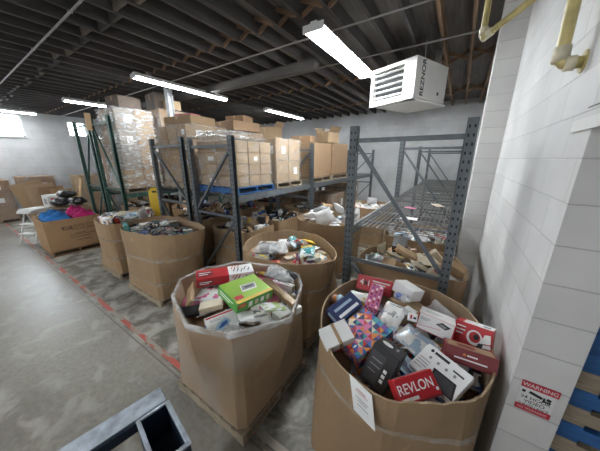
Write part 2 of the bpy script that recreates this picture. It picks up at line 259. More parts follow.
ITEMS = {
 'wrapped': [
  ('', 'case', 0.17, 0.141, 0.024, -1.997, 1.468, 0.942, 0.0, 0.0, -2.29),
  ('', 'pouch', 0.149, 0.135, 0.056, -1.212, 1.359, 0.958, -0.0, 0.0, 3.03),
  ('', 'bottle', 0.049, 0.049, 0.134, -1.379, 1.54, 0.954, -1.57, -0.0, -2.94),
  ('', 'case', 0.138, 0.091, 0.016, -2.178, 1.553, 0.938, -3.14, 0.0, 1.16),
  ('', 'pouch', 0.178, 0.112, 0.053, -1.492, 1.741, 0.956, 0.0, -0.0, -1.66),
  ('', 'pouch', 0.255, 0.238, 0.054, -1.772, 1.794, 0.957, 0.0, -0.0, -2.6),
  ('', 'book', 0.238, 0.169, 0.037, -2.108, 1.206, 0.948, -0.0, -0.0, 0.85),
  ('', 'book', 0.123, 0.12, 0.022, -1.62, 1.088, 0.941, 0.0, 0.0, -0.96),
  ('', 'pouch', 0.187, 0.16, 0.039, -1.537, 1.544, 0.95, -0.0, 0.0, 0.21),
  ('', 'pouch', 0.204, 0.195, 0.088, -1.878, 1.169, 0.974, -0.0, -0.0, 1.23),
  ('', 'bottle', 0.049, 0.049, 0.132, -1.255, 1.778, 0.999, 0.58, 0.0, 2.3),
  ('', 'pouch', 0.31, 0.225, 0.051, -1.695, 1.795, 1.01, 0.0, -0.0, 2.06),
  ('', 'carton', 0.156, 0.085, 0.045, -1.349, 1.755, 0.972, -1.57, -0.0, 2.07),
  ('', 'case', 0.196, 0.142, 0.025, -2.057, 1.344, 0.978, 0.09, 0.05, 1.91),
  ('', 'carton', 0.151, 0.08, 0.079, -1.623, 1.493, 1.032, -1.4, -0.24, -2.99),
  ('', 'bottle', 0.049, 0.049, 0.138, -1.807, 1.908, 1.06, 2.79, 1.57, 0.0),
  ('', 'carton', 0.2, 0.189, 0.075, -1.956, 1.565, 0.99, -0.11, -0.13, -1.58),
  ('', 'pouch', 0.157, 0.152, 0.048, -1.619, 1.26, 0.971, 3.1, -0.18, -0.92),
  ('', 'case', 0.125, 0.101, 0.01, -1.682, 1.171, 0.949, -0.16, 0.1, 1.17),
  ('', 'case', 0.188, 0.132, 0.023, -1.197, 1.532, 0.942, 0.0, -3.14, -0.65),
  ('', 'carton', 0.189, 0.132, 0.048, -1.906, 1.388, 0.985, -0.12, 0.26, 0.08),
  ('', 'book', 0.218, 0.15, 0.029, -1.354, 1.356, 0.973, -0.41, -0.0, 1.46),
  ('', 'pouch', 0.21, 0.144, 0.059, -2.168, 1.563, 0.976, 3.14, 0.0, 1.04),
  ('', 'carton', 0.111, 0.134, 0.065, -1.481, 1.711, 1.038, 2.64, -1.57, 0.0),
  ('', 'case', 0.175, 0.137, 0.028, -1.859, 1.675, 1.017, -0.07, 0.16, 0.48),
  ('', 'carton', 0.149, 0.146, 0.075, -1.705, 1.401, 0.968, 0.0, -0.0, -2.36),
  ('', 'book', 0.147, 0.105, 0.019, -1.464, 1.449, 0.982, -0.0, -0.04, -0.87),
  ('', 'book', 0.192, 0.132, 0.04, -1.456, 0.991, 0.95, 0.0, 0.0, -0.1),
  ('', 'carton', 0.144, 0.073, 0.067, -1.449, 1.3, 0.988, 0.0, -0.39, -0.11),
  ('', 'carton', 0.194, 0.127, 0.074, -2.053, 1.404, 1.052, -0.09, -0.26, 0.04),
  ('', 'book', 0.213, 0.175, 0.037, -1.387, 1.559, 1.003, 3.07, -0.06, -0.97),
  ('', 'carton', 0.264, 0.135, 0.062, -1.444, 1.87, 0.997, -1.57, -0.0, 0.03),
  ('longred', 'carton', 0.58, 0.16, 0.1, -1.931, 1.481, 1.189, 0.17, 0.03, 0.98),
  ('redsmall', 'carton', 0.26, 0.12, 0.08, -1.624, 1.503, 1.13, 0.17, 0.0, 0.7),
  ('green', 'carton', 0.37, 0.3, 0.09, -1.423, 1.291, 1.253, 0.17, 0.07, 1.4),
  ('pinkbag', 'pouch', 0.26, 0.2, 0.08, -1.897, 1.252, 1.078, 0.14, 0.0, 0.52),
  ('woodflap', 'carton', 0.3, 0.12, 0.03, -2.022, 1.116, 1.103, 0.96, 0.14, -0.66),
  ('blackcase', 'carton', 0.16, 0.1, 0.045, -1.86, 1.0, 1.05, 0.35, 0.0, 0.87),
  ('creambox', 'carton', 0.2, 0.11, 0.05, -1.72, 1.13, 1.09, 0.0, -0.1, 0.84),
  ('whitebook', 'book', 0.26, 0.22, 0.03, -1.517, 1.078, 1.016, 0.28, -0.1, 1.08),
  ('clearbag', 'pouch', 0.2, 0.18, 0.1, -1.316, 1.015, 1.048, 0.17, 0.0, 0.35),
  ('whitepouch', 'pouch', 0.28, 0.16, 0.07, -1.234, 1.19, 1.137, 0.0, 0.17, 0.87),
  ('palegreen', 'pouch', 0.24, 0.13, 0.06, -1.146, 1.342, 1.175, 0.0, 0.35, 1.22),
  ('clearwrap', 'bag', 0.34, 0.24, 0.11, -1.41, 1.785, 1.215, 0.0, 0.17, 0.35),
  ('stick', 'carton', 0.48, 0.07, 0.05, -1.309, 1.616, 1.125, 0.0, 0.14, -0.24),
  ('whitebox', 'carton', 0.26, 0.12, 0.06, -1.12, 1.5, 1.038, 0.0, 0.0, 1.31),
 ],
 'front': [
  ('', 'bottle', 0.07, 0.07, 0.238, -0.223, 1.405, 0.925, -1.57, -0.0, -0.04),
  ('', 'pouch', 0.31, 0.223, 0.072, 0.021, 2.1, 0.926, 0.0, -0.0, -1.99),
  ('', 'blister', 0.183, 0.128, 0.035, 0.042, 1.478, 0.907, 0.0, -0.0, -3.11),
  ('', 'book', 0.179, 0.174, 0.045, -0.556, 1.818, 0.912, -0.0, 0.0, -1.73),
  ('', 'pouch', 0.199, 0.106, 0.057, -0.045, 1.723, 0.918, -0.0, -0.0, -0.03),
  ('', 'case', 0.174, 0.138, 0.017, -0.453, 1.968, 0.926, -0.22, -0.15, -1.21),
  ('', 'carton', 0.25, 0.149, 0.054, -0.233, 1.915, 0.917, -0.0, -0.0, -2.42),
  ('', 'carton', 0.253, 0.107, 0.082, -0.443, 1.749, 0.967, 0.0, -0.3, 2.98),
  ('', 'carton', 0.236, 0.142, 0.077, 0.098, 2.051, 1.0, -0.0, 0.0, 0.47),
  ('', 'carton', 0.237, 0.189, 0.105, -0.375, 2.072, 0.96, -0.2, -0.0, -0.63),
  ('', 'book', 0.176, 0.176, 0.022, -0.37, 1.428, 0.901, 0.0, 3.14, 0.3),
  ('', 'pouch', 0.174, 0.127, 0.057, 0.225, 1.907, 0.919, -0.0, 3.14, 0.52),
  ('', 'blister', 0.141, 0.095, 0.025, -0.087, 1.621, 0.934, 0.01, -0.48, 1.51),
  ('', 'carton', 0.173, 0.114, 0.09, -0.152, 2.332, 0.935, -0.0, 3.14, 0.15),
  ('', 'case', 0.122, 0.098, 0.011, -0.105, 1.494, 0.896, 0.0, -0.0, -1.65),
  ('', 'book', 0.225, 0.168, 0.025, 0.266, 1.759, 0.939, -0.06, 0.3, -1.55),
  ('', 'case', 0.182, 0.136, 0.023, -0.376, 1.772, 1.002, 0.18, 0.25, 0.47),
  ('', 'blister', 0.201, 0.117, 0.035, -0.207, 1.711, 0.944, -0.24, -0.24, 0.79),
  ('', 'blister', 0.238, 0.145, 0.035, 0.182, 1.465, 0.934, 0.13, 0.14, 0.8),
  ('', 'pouch', 0.265, 0.213, 0.068, -0.334, 1.542, 0.973, 0.19, 0.18, -2.64),
  ('', 'book', 0.223, 0.136, 0.044, 0.198, 1.588, 0.972, 0.69, 0.18, -2.71),
  ('', 'blister', 0.15, 0.099, 0.025, -0.63, 1.502, 0.904, -0.03, -0.0, 0.83),
  ('', 'case', 0.181, 0.131, 0.021, -0.04, 1.835, 0.956, 0.0, 3.13, -1.45),
  ('', 'bottle', 0.07, 0.07, 0.185, -0.716, 1.779, 0.951, 2.34, 1.26, -0.16),
  ('', 'carton', 0.119, 0.071, 0.069, 0.035, 1.514, 0.96, -1.57, 0.0, 0.49),
  ('', 'blister', 0.133, 0.081, 0.025, -0.417, 1.545, 1.0, -0.26, 0.03, 1.37),
  ('', 'carton', 0.142, 0.103, 0.047, -0.356, 1.256, 0.913, -0.0, -0.0, -0.22),
  ('', 'blister', 0.175, 0.118, 0.035, -0.181, 1.727, 0.989, -0.17, -0.29, 0.52),
  ('', 'carton', 0.15, 0.15, 0.1, -0.719, 2.069, 0.965, 1.57, -0.0, -1.86),
  ('', 'case', 0.199, 0.136, 0.019, -0.231, 1.869, 0.954, 0.0, -0.0, 0.75),
  ('', 'bottle', 0.049, 0.049, 0.144, -0.081, 1.518, 0.943, 1.78, -0.12, -1.01),
  ('', 'bottle', 0.049, 0.049, 0.139, -0.116, 1.398, 0.914, 1.57, -0.0, -1.46),
  ('', 'bottle', 0.07, 0.07, 0.168, 0.084, 1.888, 0.981, 0.39, -0.0, -2.89),
  ('', 'blister', 0.189, 0.148, 0.035, -0.331, 2.293, 0.907, -0.0, 0.0, -1.25),
  ('', 'case', 0.171, 0.131, 0.025, 0.195, 1.786, 0.978, -0.28, -3.03, -0.16),
  ('', 'blister', 0.161, 0.114, 0.035, -0.488, 1.961, 0.99, 0.29, -2.75, -0.61),
  ('', 'carton', 0.237, 0.124, 0.06, 0.047, 1.317, 0.952, 1.57, 0.0, 2.96),
  ('', 'pouch', 0.209, 0.222, 0.072, 0.065, 2.26, 1.038, 0.89, 2.18, -1.0),
  ('fourred', 'carton', 0.34, 0.1, 0.15, -0.541, 2.239, 1.14, -0.44, 0.0, 0.03),
  ('greywhite', 'carton', 0.21, 0.17, 0.11, -0.228, 2.232, 1.186, -0.26, 0.09, -0.52),
  ('navy', 'carton', 0.3, 0.15, 0.08, -0.64, 1.682, 1.153, 0.44, -0.17, 1.26),
  ('bluebottle', 'bottle', 0.08, 0.08, 0.22, -0.776, 1.847, 1.11, 1.05, 0.0, 1.22),
  ('yellowpack', 'pouch', 0.26, 0.2, 0.07, -0.559, 1.936, 1.107, 0.49, 0.0, 0.17),
  ('pinkbox', 'carton', 0.28, 0.11, 0.06, -0.457, 1.917, 1.194, 0.26, -0.26, 1.66),
  ('gift', 'carton', 0.34, 0.28, 0.12, -0.42, 1.507, 1.099, 0.1, -0.28, 1.08),
  ('whitetape', 'carton', 0.21, 0.15, 0.085, -0.557, 1.331, 1.164, 0.38, -0.24, 0.87),
  ('blackbox', 'carton', 0.17, 0.15, 0.26, -0.215, 1.31, 1.12, -0.31, 0.17, -0.24),
  ('paperpack', 'pouch', 0.4, 0.2, 0.05, -0.3, 1.797, 1.096, 0.0, -0.28, 1.36),
  ('slimbox', 'carton', 0.22, 0.06, 0.06, -0.128, 1.811, 1.194, 0.0, 0.61, 1.71),
  ('phonebox', 'carton', 0.24, 0.22, 0.12, 0.033, 1.867, 1.177, -0.31, 0.1, -0.05),
  ('redwhite', 'carton', 0.22, 0.13, 0.17, 0.282, 1.9, 1.151, -0.35, -0.1, -0.24),
  ('maroon', 'carton', 0.28, 0.13, 0.1, 0.24, 1.648, 1.158, -0.35, 0.03, 0.1),
  ('orangebox', 'carton', 0.26, 0.16, 0.06, 0.051, 1.708, 1.027, 0.0, 0.0, -0.17),
  ('bluepack', 'pouch', 0.26, 0.2, 0.06, -0.066, 1.667, 1.097, 0.24, 0.1, -0.44),
  ('clearblue', 'blister', 0.26, 0.15, 0.04, -0.096, 1.488, 1.05, -0.09, 0.26, -0.35),
  ('tablet', 'carton', 0.28, 0.21, 0.06, 0.095, 1.442, 1.12, 0.38, 0.07, -0.49),
  ('lipred', 'carton', 0.25, 0.08, 0.13, -0.022, 1.237, 1.131, -0.87, -0.1, 0.8),
  ('brownopen', 'carton', 0.28, 0.2, 0.1, -0.191, 2.129, 1.064, 0.0, 0.09, -0.44),
  ('clearbottle', 'bottle', 0.07, 0.07, 0.2, -0.239, 2.026, 1.212, 1.22, 0.0, 0.7),
 ],
 'aisle': [
  ('', 'book', 0.202, 0.174, 0.043, -2.261, 3.065, 1.002, 0.0, -0.0, -0.06),
  ('', 'case', 0.194, 0.141, 0.016, -2.186, 2.454, 0.988, 0.0, -0.0, 0.02),
  ('', 'book', 0.127, 0.12, 0.023, -2.332, 2.639, 0.991, -0.0, 0.0, -0.55),
  ('', 'book', 0.236, 0.169, 0.044, -1.496, 2.51, 1.002, -0.0, -0.0, 2.42),
  ('', 'carton', 0.099, 0.094, 0.044, -1.67, 2.339, 1.002, -3.14, -0.0, -1.0),
  ('', 'case', 0.127, 0.101, 0.02, -1.888, 2.604, 0.99, 0.0, -0.0, -2.16),
  ('', 'book', 0.212, 0.131, 0.033, -2.153, 3.134, 1.043, -0.0, 0.47, -0.13),
  ('', 'book', 0.122, 0.122, 0.018, -1.709, 2.539, 0.989, -0.0, -0.0, -1.45),
  ('', 'pouch', 0.153, 0.135, 0.06, -1.76, 2.679, 1.021, -0.0, -0.14, -2.15),
  ('', 'carton', 0.177, 0.101, 0.08, -1.822, 2.987, 1.02, 0.0, -0.0, 0.88),
  ('', 'case', 0.137, 0.1, 0.014, -1.921, 3.042, 0.987, 0.0, -0.0, 0.96),
  ('', 'book', 0.186, 0.15, 0.035, -1.534, 2.865, 0.998, -0.0, 3.14, -0.44),
  ('', 'pouch', 0.211, 0.174, 0.071, -1.918, 3.208, 1.051, 0.47, -0.0, 2.87),
  ('', 'carton', 0.157, 0.086, 0.037, -1.699, 2.224, 0.998, 0.0, -3.14, -0.88),
  ('', 'book', 0.238, 0.17, 0.032, -2.25, 2.928, 1.061, -0.0, 0.0, -0.91),
  ('', 'carton', 0.144, 0.114, 0.086, -1.651, 2.786, 1.049, -0.53, 0.04, -0.5),
  ('', 'pouch', 0.164, 0.116, 0.045, -1.881, 2.239, 1.033, -0.66, -0.0, -2.47),
  ('', 'book', 0.195, 0.146, 0.035, -2.055, 2.968, 1.048, 0.54, 0.17, 1.66),
  ('', 'pouch', 0.142, 0.131, 0.048, -1.935, 3.081, 1.029, 0.14, 2.96, -1.52),
  ('', 'pouch', 0.212, 0.177, 0.071, -1.466, 2.717, 1.042, 0.3, 0.02, -0.45),
  ('', 'book', 0.133, 0.114, 0.029, -1.478, 2.317, 1.018, -0.0, -0.39, 0.94),
  ('', 'case', 0.199, 0.138, 0.025, -1.51, 2.657, 1.071, -0.19, 0.23, -2.64),
  ('', 'carton', 0.131, 0.092, 0.066, -2.254, 2.911, 1.013, 0.0, -0.0, 0.13),
  ('', 'book', 0.215, 0.156, 0.041, -1.615, 2.405, 1.068, 1.52, -0.09, 2.18),
  ('', 'book', 0.126, 0.113, 0.013, -2.428, 2.352, 0.986, 0.0, -3.14, -0.82),
  ('', 'book', 0.192, 0.134, 0.039, -1.956, 3.055, 1.082, 0.22, -0.07, 2.85),
  ('', 'book', 0.121, 0.118, 0.028, -1.526, 2.969, 1.021, 0.35, -0.13, 3.04),
  ('', 'case', 0.136, 0.092, 0.014, -1.482, 2.453, 1.03, -0.0, 3.14, 0.16),
  ('', 'case', 0.136, 0.101, 0.016, -1.758, 3.154, 0.988, -3.14, -0.0, 1.49),
  ('', 'pouch', 0.224, 0.209, 0.057, -1.629, 2.673, 1.117, 0.32, -0.26, 0.38),
  ('', 'book', 0.158, 0.124, 0.025, -1.793, 2.193, 1.033, 0.0, -0.57, 1.64),
  ('', 'pouch', 0.209, 0.118, 0.042, -1.58, 2.461, 1.091, -1.77, 0.07, 2.04),
  ('', 'carton', 0.204, 0.136, 0.079, -2.098, 2.231, 1.046, 0.47, 0.0, 0.52),
  ('bigbag', 'bag', 0.52, 0.42, 0.2, -2.18, 2.55, 1.1, 0.0, 0.0, 0.52),
 ],
 'braced': [
  ('', 'pouch', 0.187, 0.135, 0.048, -0.414, 3.04, 0.984, -0.0, 0.0, -0.3),
  ('', 'carton', 0.178, 0.175, 0.076, -0.641, 3.363, 0.998, 0.0, 0.0, -0.57),
  ('', 'book', 0.194, 0.177, 0.038, -0.23, 3.108, 1.004, 0.3, -0.0, 2.26),
  ('', 'carton', 0.173, 0.099, 0.052, -0.472, 2.862, 0.986, 0.0, 0.0, -0.05),
  ('', 'carton', 0.183, 0.085, 0.065, -0.152, 3.302, 1.002, 1.57, -0.0, 2.15),
  ('', 'carton', 0.174, 0.174, 0.123, 0.006, 3.504, 1.021, 0.0, -0.0, -2.25),
  ('', 'pouch', 0.204, 0.183, 0.055, -0.022, 3.261, 1.051, 1.57, 0.0, 2.42),
  ('', 'carton', 0.145, 0.116, 0.111, -0.473, 3.298, 1.018, -1.57, -0.0, -0.92),
  ('', 'book', 0.147, 0.119, 0.02, -0.642, 3.536, 0.97, -0.0, 0.0, 2.65),
  ('', 'carton', 0.249, 0.105, 0.127, -0.294, 2.951, 1.049, -1.41, -0.23, 2.22),
  ('', 'pouch', 0.199, 0.124, 0.061, -0.7, 2.93, 1.028, -0.94, -0.0, 1.93),
  ('', 'book', 0.221, 0.159, 0.033, -0.37, 3.47, 0.977, -0.0, -0.0, -0.61),
  ('', 'book', 0.174, 0.167, 0.037, -0.501, 2.91, 1.035, 0.5, 0.14, 2.85),
  ('', 'carton', 0.241, 0.107, 0.078, 0.078, 3.314, 1.013, -1.57, 0.0, -0.39),
  ('', 'book', 0.212, 0.133, 0.04, -0.036, 3.084, 1.019, -0.72, -0.0, 1.24),
  ('', 'carton', 0.257, 0.162, 0.093, -0.508, 2.96, 1.1, -0.48, -0.21, -0.73),
  ('', 'carton', 0.267, 0.102, 0.071, 0.128, 3.119, 1.011, -1.57, 0.0, 0.88),
  ('', 'carton', 0.206, 0.184, 0.06, -0.109, 3.373, 1.141, 0.97, -0.78, -2.25),
  ('', 'carton', 0.238, 0.19, 0.085, -0.293, 3.325, 1.06, -2.76, 0.09, -1.22),
  ('', 'carton', 0.154, 0.12, 0.101, 0.152, 2.974, 1.197, -0.28, -2.61, 0.09),
  ('', 'pouch', 0.235, 0.219, 0.059, -0.791, 3.182, 1.026, -0.36, 0.0, 2.97),
  ('', 'carton', 0.167, 0.097, 0.056, -0.123, 3.583, 1.009, -1.57, -0.0, 1.19),
  ('', 'pouch', 0.225, 0.178, 0.074, -0.789, 3.105, 1.068, -0.31, 0.19, -2.77),
  ('', 'carton', 0.226, 0.114, 0.112, -0.44, 3.626, 1.045, -0.11, -0.11, 0.25),
  ('', 'pouch', 0.147, 0.125, 0.043, -0.464, 3.48, 1.056, 1.57, -0.0, 1.2),
  ('', 'carton', 0.128, 0.136, 0.036, -0.123, 3.18, 1.048, -0.25, 0.89, -2.46),
  ('', 'carton', 0.116, 0.131, 0.058, -0.615, 3.55, 1.009, 0.0, -0.0, 1.7),
  ('', 'book', 0.22, 0.171, 0.034, -0.009, 3.051, 1.098, 0.23, -0.0, 1.16),
  ('', 'carton', 0.132, 0.098, 0.062, -0.535, 3.172, 1.009, 1.57, -0.0, 2.99),
  ('', 'carton', 0.183, 0.079, 0.088, -0.403, 3.196, 1.067, -0.9, -0.86, 1.41),
  ('', 'pouch', 0.246, 0.157, 0.056, -0.046, 2.872, 1.131, -1.29, -0.95, -0.07),
  ('', 'carton', 0.154, 0.169, 0.066, -0.607, 3.455, 1.071, -0.0, -0.02, 1.82),
  ('', 'pouch', 0.228, 0.172, 0.074, -0.52, 3.359, 1.142, -0.18, -0.18, 2.15),
  ('', 'pouch', 0.217, 0.143, 0.045, -0.222, 3.076, 1.106, 0.1, 0.41, 0.34),
  ('', 'pouch', 0.293, 0.176, 0.085, 0.117, 3.023, 1.12, -0.52, 0.3, -1.52),
  ('', 'pouch', 0.209, 0.196, 0.068, -0.781, 3.441, 1.075, -1.54, -1.68, 1.08),
  ('', 'book', 0.21, 0.158, 0.027, -0.599, 3.022, 1.153, 0.51, -0.12, 3.01),
  ('', 'pouch', 0.195, 0.107, 0.051, -0.373, 3.377, 1.148, 1.19, -0.1, 1.91),
  ('', 'pouch', 0.261, 0.238, 0.076, -0.538, 3.084, 1.172, -0.41, 0.31, 0.22),
  ('', 'carton', 0.159, 0.093, 0.051, 0.021, 2.977, 1.187, -2.97, -0.97, -0.13),
  ('', 'carton', 0.266, 0.184, 0.098, -0.524, 3.375, 1.235, 0.09, 2.9, 1.7),
  ('', 'pouch', 0.212, 0.239, 0.062, -0.134, 3.14, 1.174, -0.11, -3.07, 0.53),
  ('', 'carton', 0.279, 0.13, 0.051, -0.404, 3.193, 1.198, -0.24, -0.46, -2.91),
 ],
 'media': [
  ('', 'case', 0.124, 0.094, 0.019, -4.228, 2.037, 1.16, 0.0, -0.0, -1.87),
  ('', 'book', 0.232, 0.152, 0.038, -4.558, 2.338, 1.169, -0.0, 0.0, 0.16),
  ('', 'case', 0.197, 0.143, 0.028, -4.193, 1.839, 1.164, -0.0, 0.0, 2.36),
  ('', 'case', 0.12, 0.094, 0.015, -3.853, 1.885, 1.158, -0.0, -0.0, -1.59),
  ('', 'book', 0.221, 0.145, 0.045, -4.212, 1.696, 1.204, -0.05, -0.12, 2.91),
  ('', 'case', 0.188, 0.139, 0.017, -4.454, 2.091, 1.159, 0.0, 0.0, -1.89),
  ('', 'case', 0.13, 0.097, 0.015, -4.574, 1.742, 1.158, 0.0, -0.0, -0.99),
  ('', 'book', 0.196, 0.177, 0.044, -4.796, 1.854, 1.172, 0.0, -0.0, 1.95),
  ('', 'book', 0.156, 0.121, 0.031, -4.612, 2.139, 1.166, 0.0, 0.0, 1.85),
  ('', 'carton', 0.137, 0.133, 0.047, -4.347, 1.864, 1.198, -0.39, -0.02, 0.53),
  ('', 'case', 0.188, 0.136, 0.025, -4.614, 1.942, 1.167, 0.0, 0.05, -0.51),
  ('', 'book', 0.202, 0.146, 0.041, -4.402, 1.69, 1.17, -0.0, 0.0, -1.75),
  ('', 'case', 0.186, 0.13, 0.016, -4.021, 1.971, 1.158, -0.0, 0.0, -0.42),
  ('', 'carton', 0.269, 0.166, 0.062, -4.639, 1.607, 1.233, 1.57, 0.0, -0.27),
  ('', 'book', 0.241, 0.17, 0.044, -4.798, 2.089, 1.172, 0.0, -0.0, 0.42),
  ('', 'book', 0.202, 0.16, 0.023, -4.818, 1.971, 1.206, -0.0, -0.0, 2.68),
  ('', 'case', 0.177, 0.134, 0.014, -4.206, 2.299, 1.157, 0.0, -0.0, 1.7),
  ('', 'case', 0.125, 0.095, 0.011, -3.971, 2.014, 1.171, -0.0, 0.0, 1.09),
  ('', 'case', 0.194, 0.136, 0.016, -4.885, 2.249, 1.158, 0.0, 3.14, 0.52),
  ('', 'case', 0.128, 0.092, 0.013, -4.342, 2.222, 1.157, 0.0, 0.0, -1.85),
  ('', 'case', 0.178, 0.13, 0.019, -4.521, 1.849, 1.179, -0.13, -0.11, -2.78),
  ('', 'case', 0.186, 0.133, 0.028, -4.524, 2.364, 1.202, -0.0, -0.0, -0.77),
  ('', 'case', 0.171, 0.138, 0.03, -3.738, 2.198, 1.165, 0.0, -0.0, -1.97),
  ('', 'case', 0.181, 0.144, 0.014, -4.236, 2.133, 1.176, -0.03, -0.04, -0.39),
  ('', 'book', 0.203, 0.131, 0.04, -4.225, 1.923, 1.202, -0.05, 0.0, 2.1),
  ('', 'case', 0.192, 0.137, 0.027, -4.655, 2.069, 1.215, 0.06, -0.22, 2.21),
  ('', 'case', 0.172, 0.136, 0.024, -4.094, 2.01, 1.179, 0.16, 0.03, -2.17),
  ('', 'case', 0.176, 0.142, 0.022, -3.812, 2.001, 1.172, -0.0, 0.13, 0.77),
  ('', 'case', 0.19, 0.132, 0.024, -4.339, 2.101, 1.193, -0.04, 0.02, 1.04),
  ('', 'case', 0.194, 0.132, 0.017, -4.065, 2.248, 1.166, -0.11, -0.0, -1.47),
  ('', 'case', 0.123, 0.095, 0.011, -4.659, 1.716, 1.165, -0.16, 0.04, 2.45),
  ('', 'case', 0.138, 0.095, 0.02, -3.91, 2.145, 1.16, 0.0, 0.0, -2.86),
  ('', 'book', 0.197, 0.138, 0.043, -4.539, 1.981, 1.215, 0.27, 0.17, 0.38),
  ('', 'book', 0.21, 0.133, 0.03, -4.344, 2.244, 1.224, -0.0, -0.63, -0.28),
  ('', 'case', 0.187, 0.131, 0.021, -4.656, 2.24, 1.218, 0.14, -0.19, 1.44),
  ('', 'book', 0.161, 0.102, 0.025, -3.858, 2.269, 1.18, 0.24, 0.07, -2.58),
  ('', 'case', 0.182, 0.14, 0.022, -3.968, 1.831, 1.175, -0.0, -0.15, 0.95),
  ('', 'case', 0.14, 0.094, 0.017, -4.645, 1.752, 1.189, 0.01, -0.23, 0.59),
  ('', 'case', 0.123, 0.097, 0.016, -4.501, 2.15, 1.183, -0.02, 0.12, 0.09),
  ('', 'book', 0.152, 0.113, 0.025, -4.156, 2.097, 1.199, 0.03, 0.04, 2.87),
  ('', 'case', 0.181, 0.142, 0.019, -4.51, 1.903, 1.224, -0.25, 0.25, -1.52),
  ('', 'case', 0.133, 0.097, 0.013, -3.717, 1.933, 1.177, 0.2, -2.97, -1.19),
  ('', 'case', 0.125, 0.092, 0.012, -4.109, 1.801, 1.199, -0.32, -0.36, 2.73),
  ('', 'carton', 0.117, 0.113, 0.064, -4.402, 1.966, 1.232, 0.62, -0.67, 2.13),
  ('', 'carton', 0.164, 0.167, 0.058, -4.175, 2.216, 1.228, 0.27, -0.17, -2.28),
  ('', 'case', 0.177, 0.131, 0.019, -4.51, 2.194, 1.215, 0.18, 0.11, -0.16),
  ('', 'case', 0.186, 0.137, 0.026, -4.904, 1.824, 1.2, 0.28, -0.2, -0.57),
  ('', 'case', 0.135, 0.095, 0.02, -3.992, 2.098, 1.199, -0.24, 0.13, 0.5),
 ],
 'corner': [
  ('', 'book', 0.173, 0.115, 0.031, -5.995, 2.455, 1.116, 0.0, 0.0, -0.63),
  ('', 'book', 0.238, 0.156, 0.021, -6.001, 2.031, 1.111, 0.0, 0.0, 1.3),
  ('', 'carton', 0.253, 0.186, 0.088, -6.28, 2.029, 1.144, -0.0, -0.0, 1.07),
  ('', 'case', 0.195, 0.134, 0.028, -6.127, 1.847, 1.126, 0.0, 0.13, -1.39),
  ('', 'carton', 0.144, 0.131, 0.115, -5.823, 1.715, 1.157, 0.0, 0.0, 0.74),
  ('', 'carton', 0.232, 0.128, 0.082, -6.124, 2.483, 1.162, -0.38, -0.0, 0.93),
  ('', 'case', 0.187, 0.136, 0.029, -5.506, 2.01, 1.114, -0.0, 0.0, 0.96),
  ('', 'pouch', 0.32, 0.176, 0.055, -5.945, 1.899, 1.207, -0.91, 0.02, -0.31),
  ('', 'book', 0.224, 0.172, 0.021, -5.629, 2.326, 1.11, -0.0, -0.0, 1.06),
  ('', 'book', 0.172, 0.104, 0.027, -6.083, 2.198, 1.127, -0.14, 0.08, 1.14),
  ('', 'pouch', 0.293, 0.237, 0.055, -5.41, 1.979, 1.212, 0.53, -0.0, -1.58),
  ('', 'pouch', 0.2, 0.159, 0.085, -5.787, 2.474, 1.2, 1.79, 1.57, 0.0),
  ('', 'book', 0.245, 0.146, 0.037, -5.941, 2.351, 1.146, -0.0, 0.23, -0.64),
  ('', 'book', 0.177, 0.131, 0.035, -5.879, 2.575, 1.188, 1.92, -1.57, 0.0),
  ('', 'pouch', 0.148, 0.13, 0.037, -6.213, 1.747, 1.165, 1.57, -0.0, 2.04),
  ('', 'book', 0.213, 0.179, 0.032, -6.021, 1.722, 1.186, 0.24, -0.52, 0.21),
  ('', 'carton', 0.181, 0.136, 0.036, -5.714, 1.998, 1.118, 0.0, 3.14, -0.44),
  ('', 'book', 0.193, 0.16, 0.02, -5.811, 2.114, 1.141, -0.12, 0.0, 0.96),
  ('', 'carton', 0.173, 0.164, 0.086, -5.612, 2.053, 1.178, -0.07, 0.03, -0.01),
  ('', 'book', 0.202, 0.146, 0.029, -5.6, 2.268, 1.135, -0.0, 0.0, 0.64),
  ('', 'pouch', 0.192, 0.16, 0.052, -5.818, 2.098, 1.177, 0.06, -0.11, -1.13),
  ('', 'carton', 0.172, 0.167, 0.059, -6.282, 1.936, 1.218, -0.0, 0.0, -0.46),
  ('', 'book', 0.232, 0.168, 0.022, -5.645, 1.857, 1.182, 1.97, -0.0, 0.15),
  ('', 'case', 0.124, 0.092, 0.017, -5.732, 2.353, 1.125, 0.21, 0.12, -2.61),
  ('', 'pouch', 0.204, 0.156, 0.049, -5.629, 1.82, 1.182, 1.97, -0.0, 0.15),
  ('', 'case', 0.189, 0.137, 0.027, -5.612, 2.223, 1.167, 0.07, -0.0, 3.13),
  ('', 'case', 0.187, 0.134, 0.028, -6.145, 2.274, 1.163, 2.93, 0.41, 1.21),
  ('', 'book', 0.136, 0.098, 0.028, -5.821, 2.336, 1.161, 0.08, 0.22, -0.84),
  ('', 'case', 0.197, 0.143, 0.029, -6.079, 2.184, 1.18, 0.45, 0.1, 3.08),
  ('', 'pouch', 0.169, 0.129, 0.047, -6.098, 2.029, 1.199, 2.75, 0.77, 0.92),
  ('', 'carton', 0.228, 0.199, 0.101, -5.558, 1.627, 1.199, 1.57, 0.0, 0.11),
  ('', 'carton', 0.141, 0.136, 0.093, -5.548, 2.069, 1.264, -0.07, 0.03, 0.04),
  ('', 'book', 0.241, 0.167, 0.023, -5.866, 1.931, 1.2, -0.91, -0.05, -0.36),
  ('', 'case', 0.194, 0.144, 0.017, -5.698, 1.903, 1.218, 0.0, -0.91, -1.69),
  ('', 'case', 0.182, 0.137, 0.018, -5.784, 2.024, 1.224, -0.03, -0.14, -0.25),
  ('', 'case', 0.174, 0.135, 0.027, -5.673, 1.746, 1.252, 0.03, -0.55, 1.66),
  ('', 'book', 0.14, 0.103, 0.031, -5.75, 2.163, 1.217, -0.38, -0.27, -1.5),
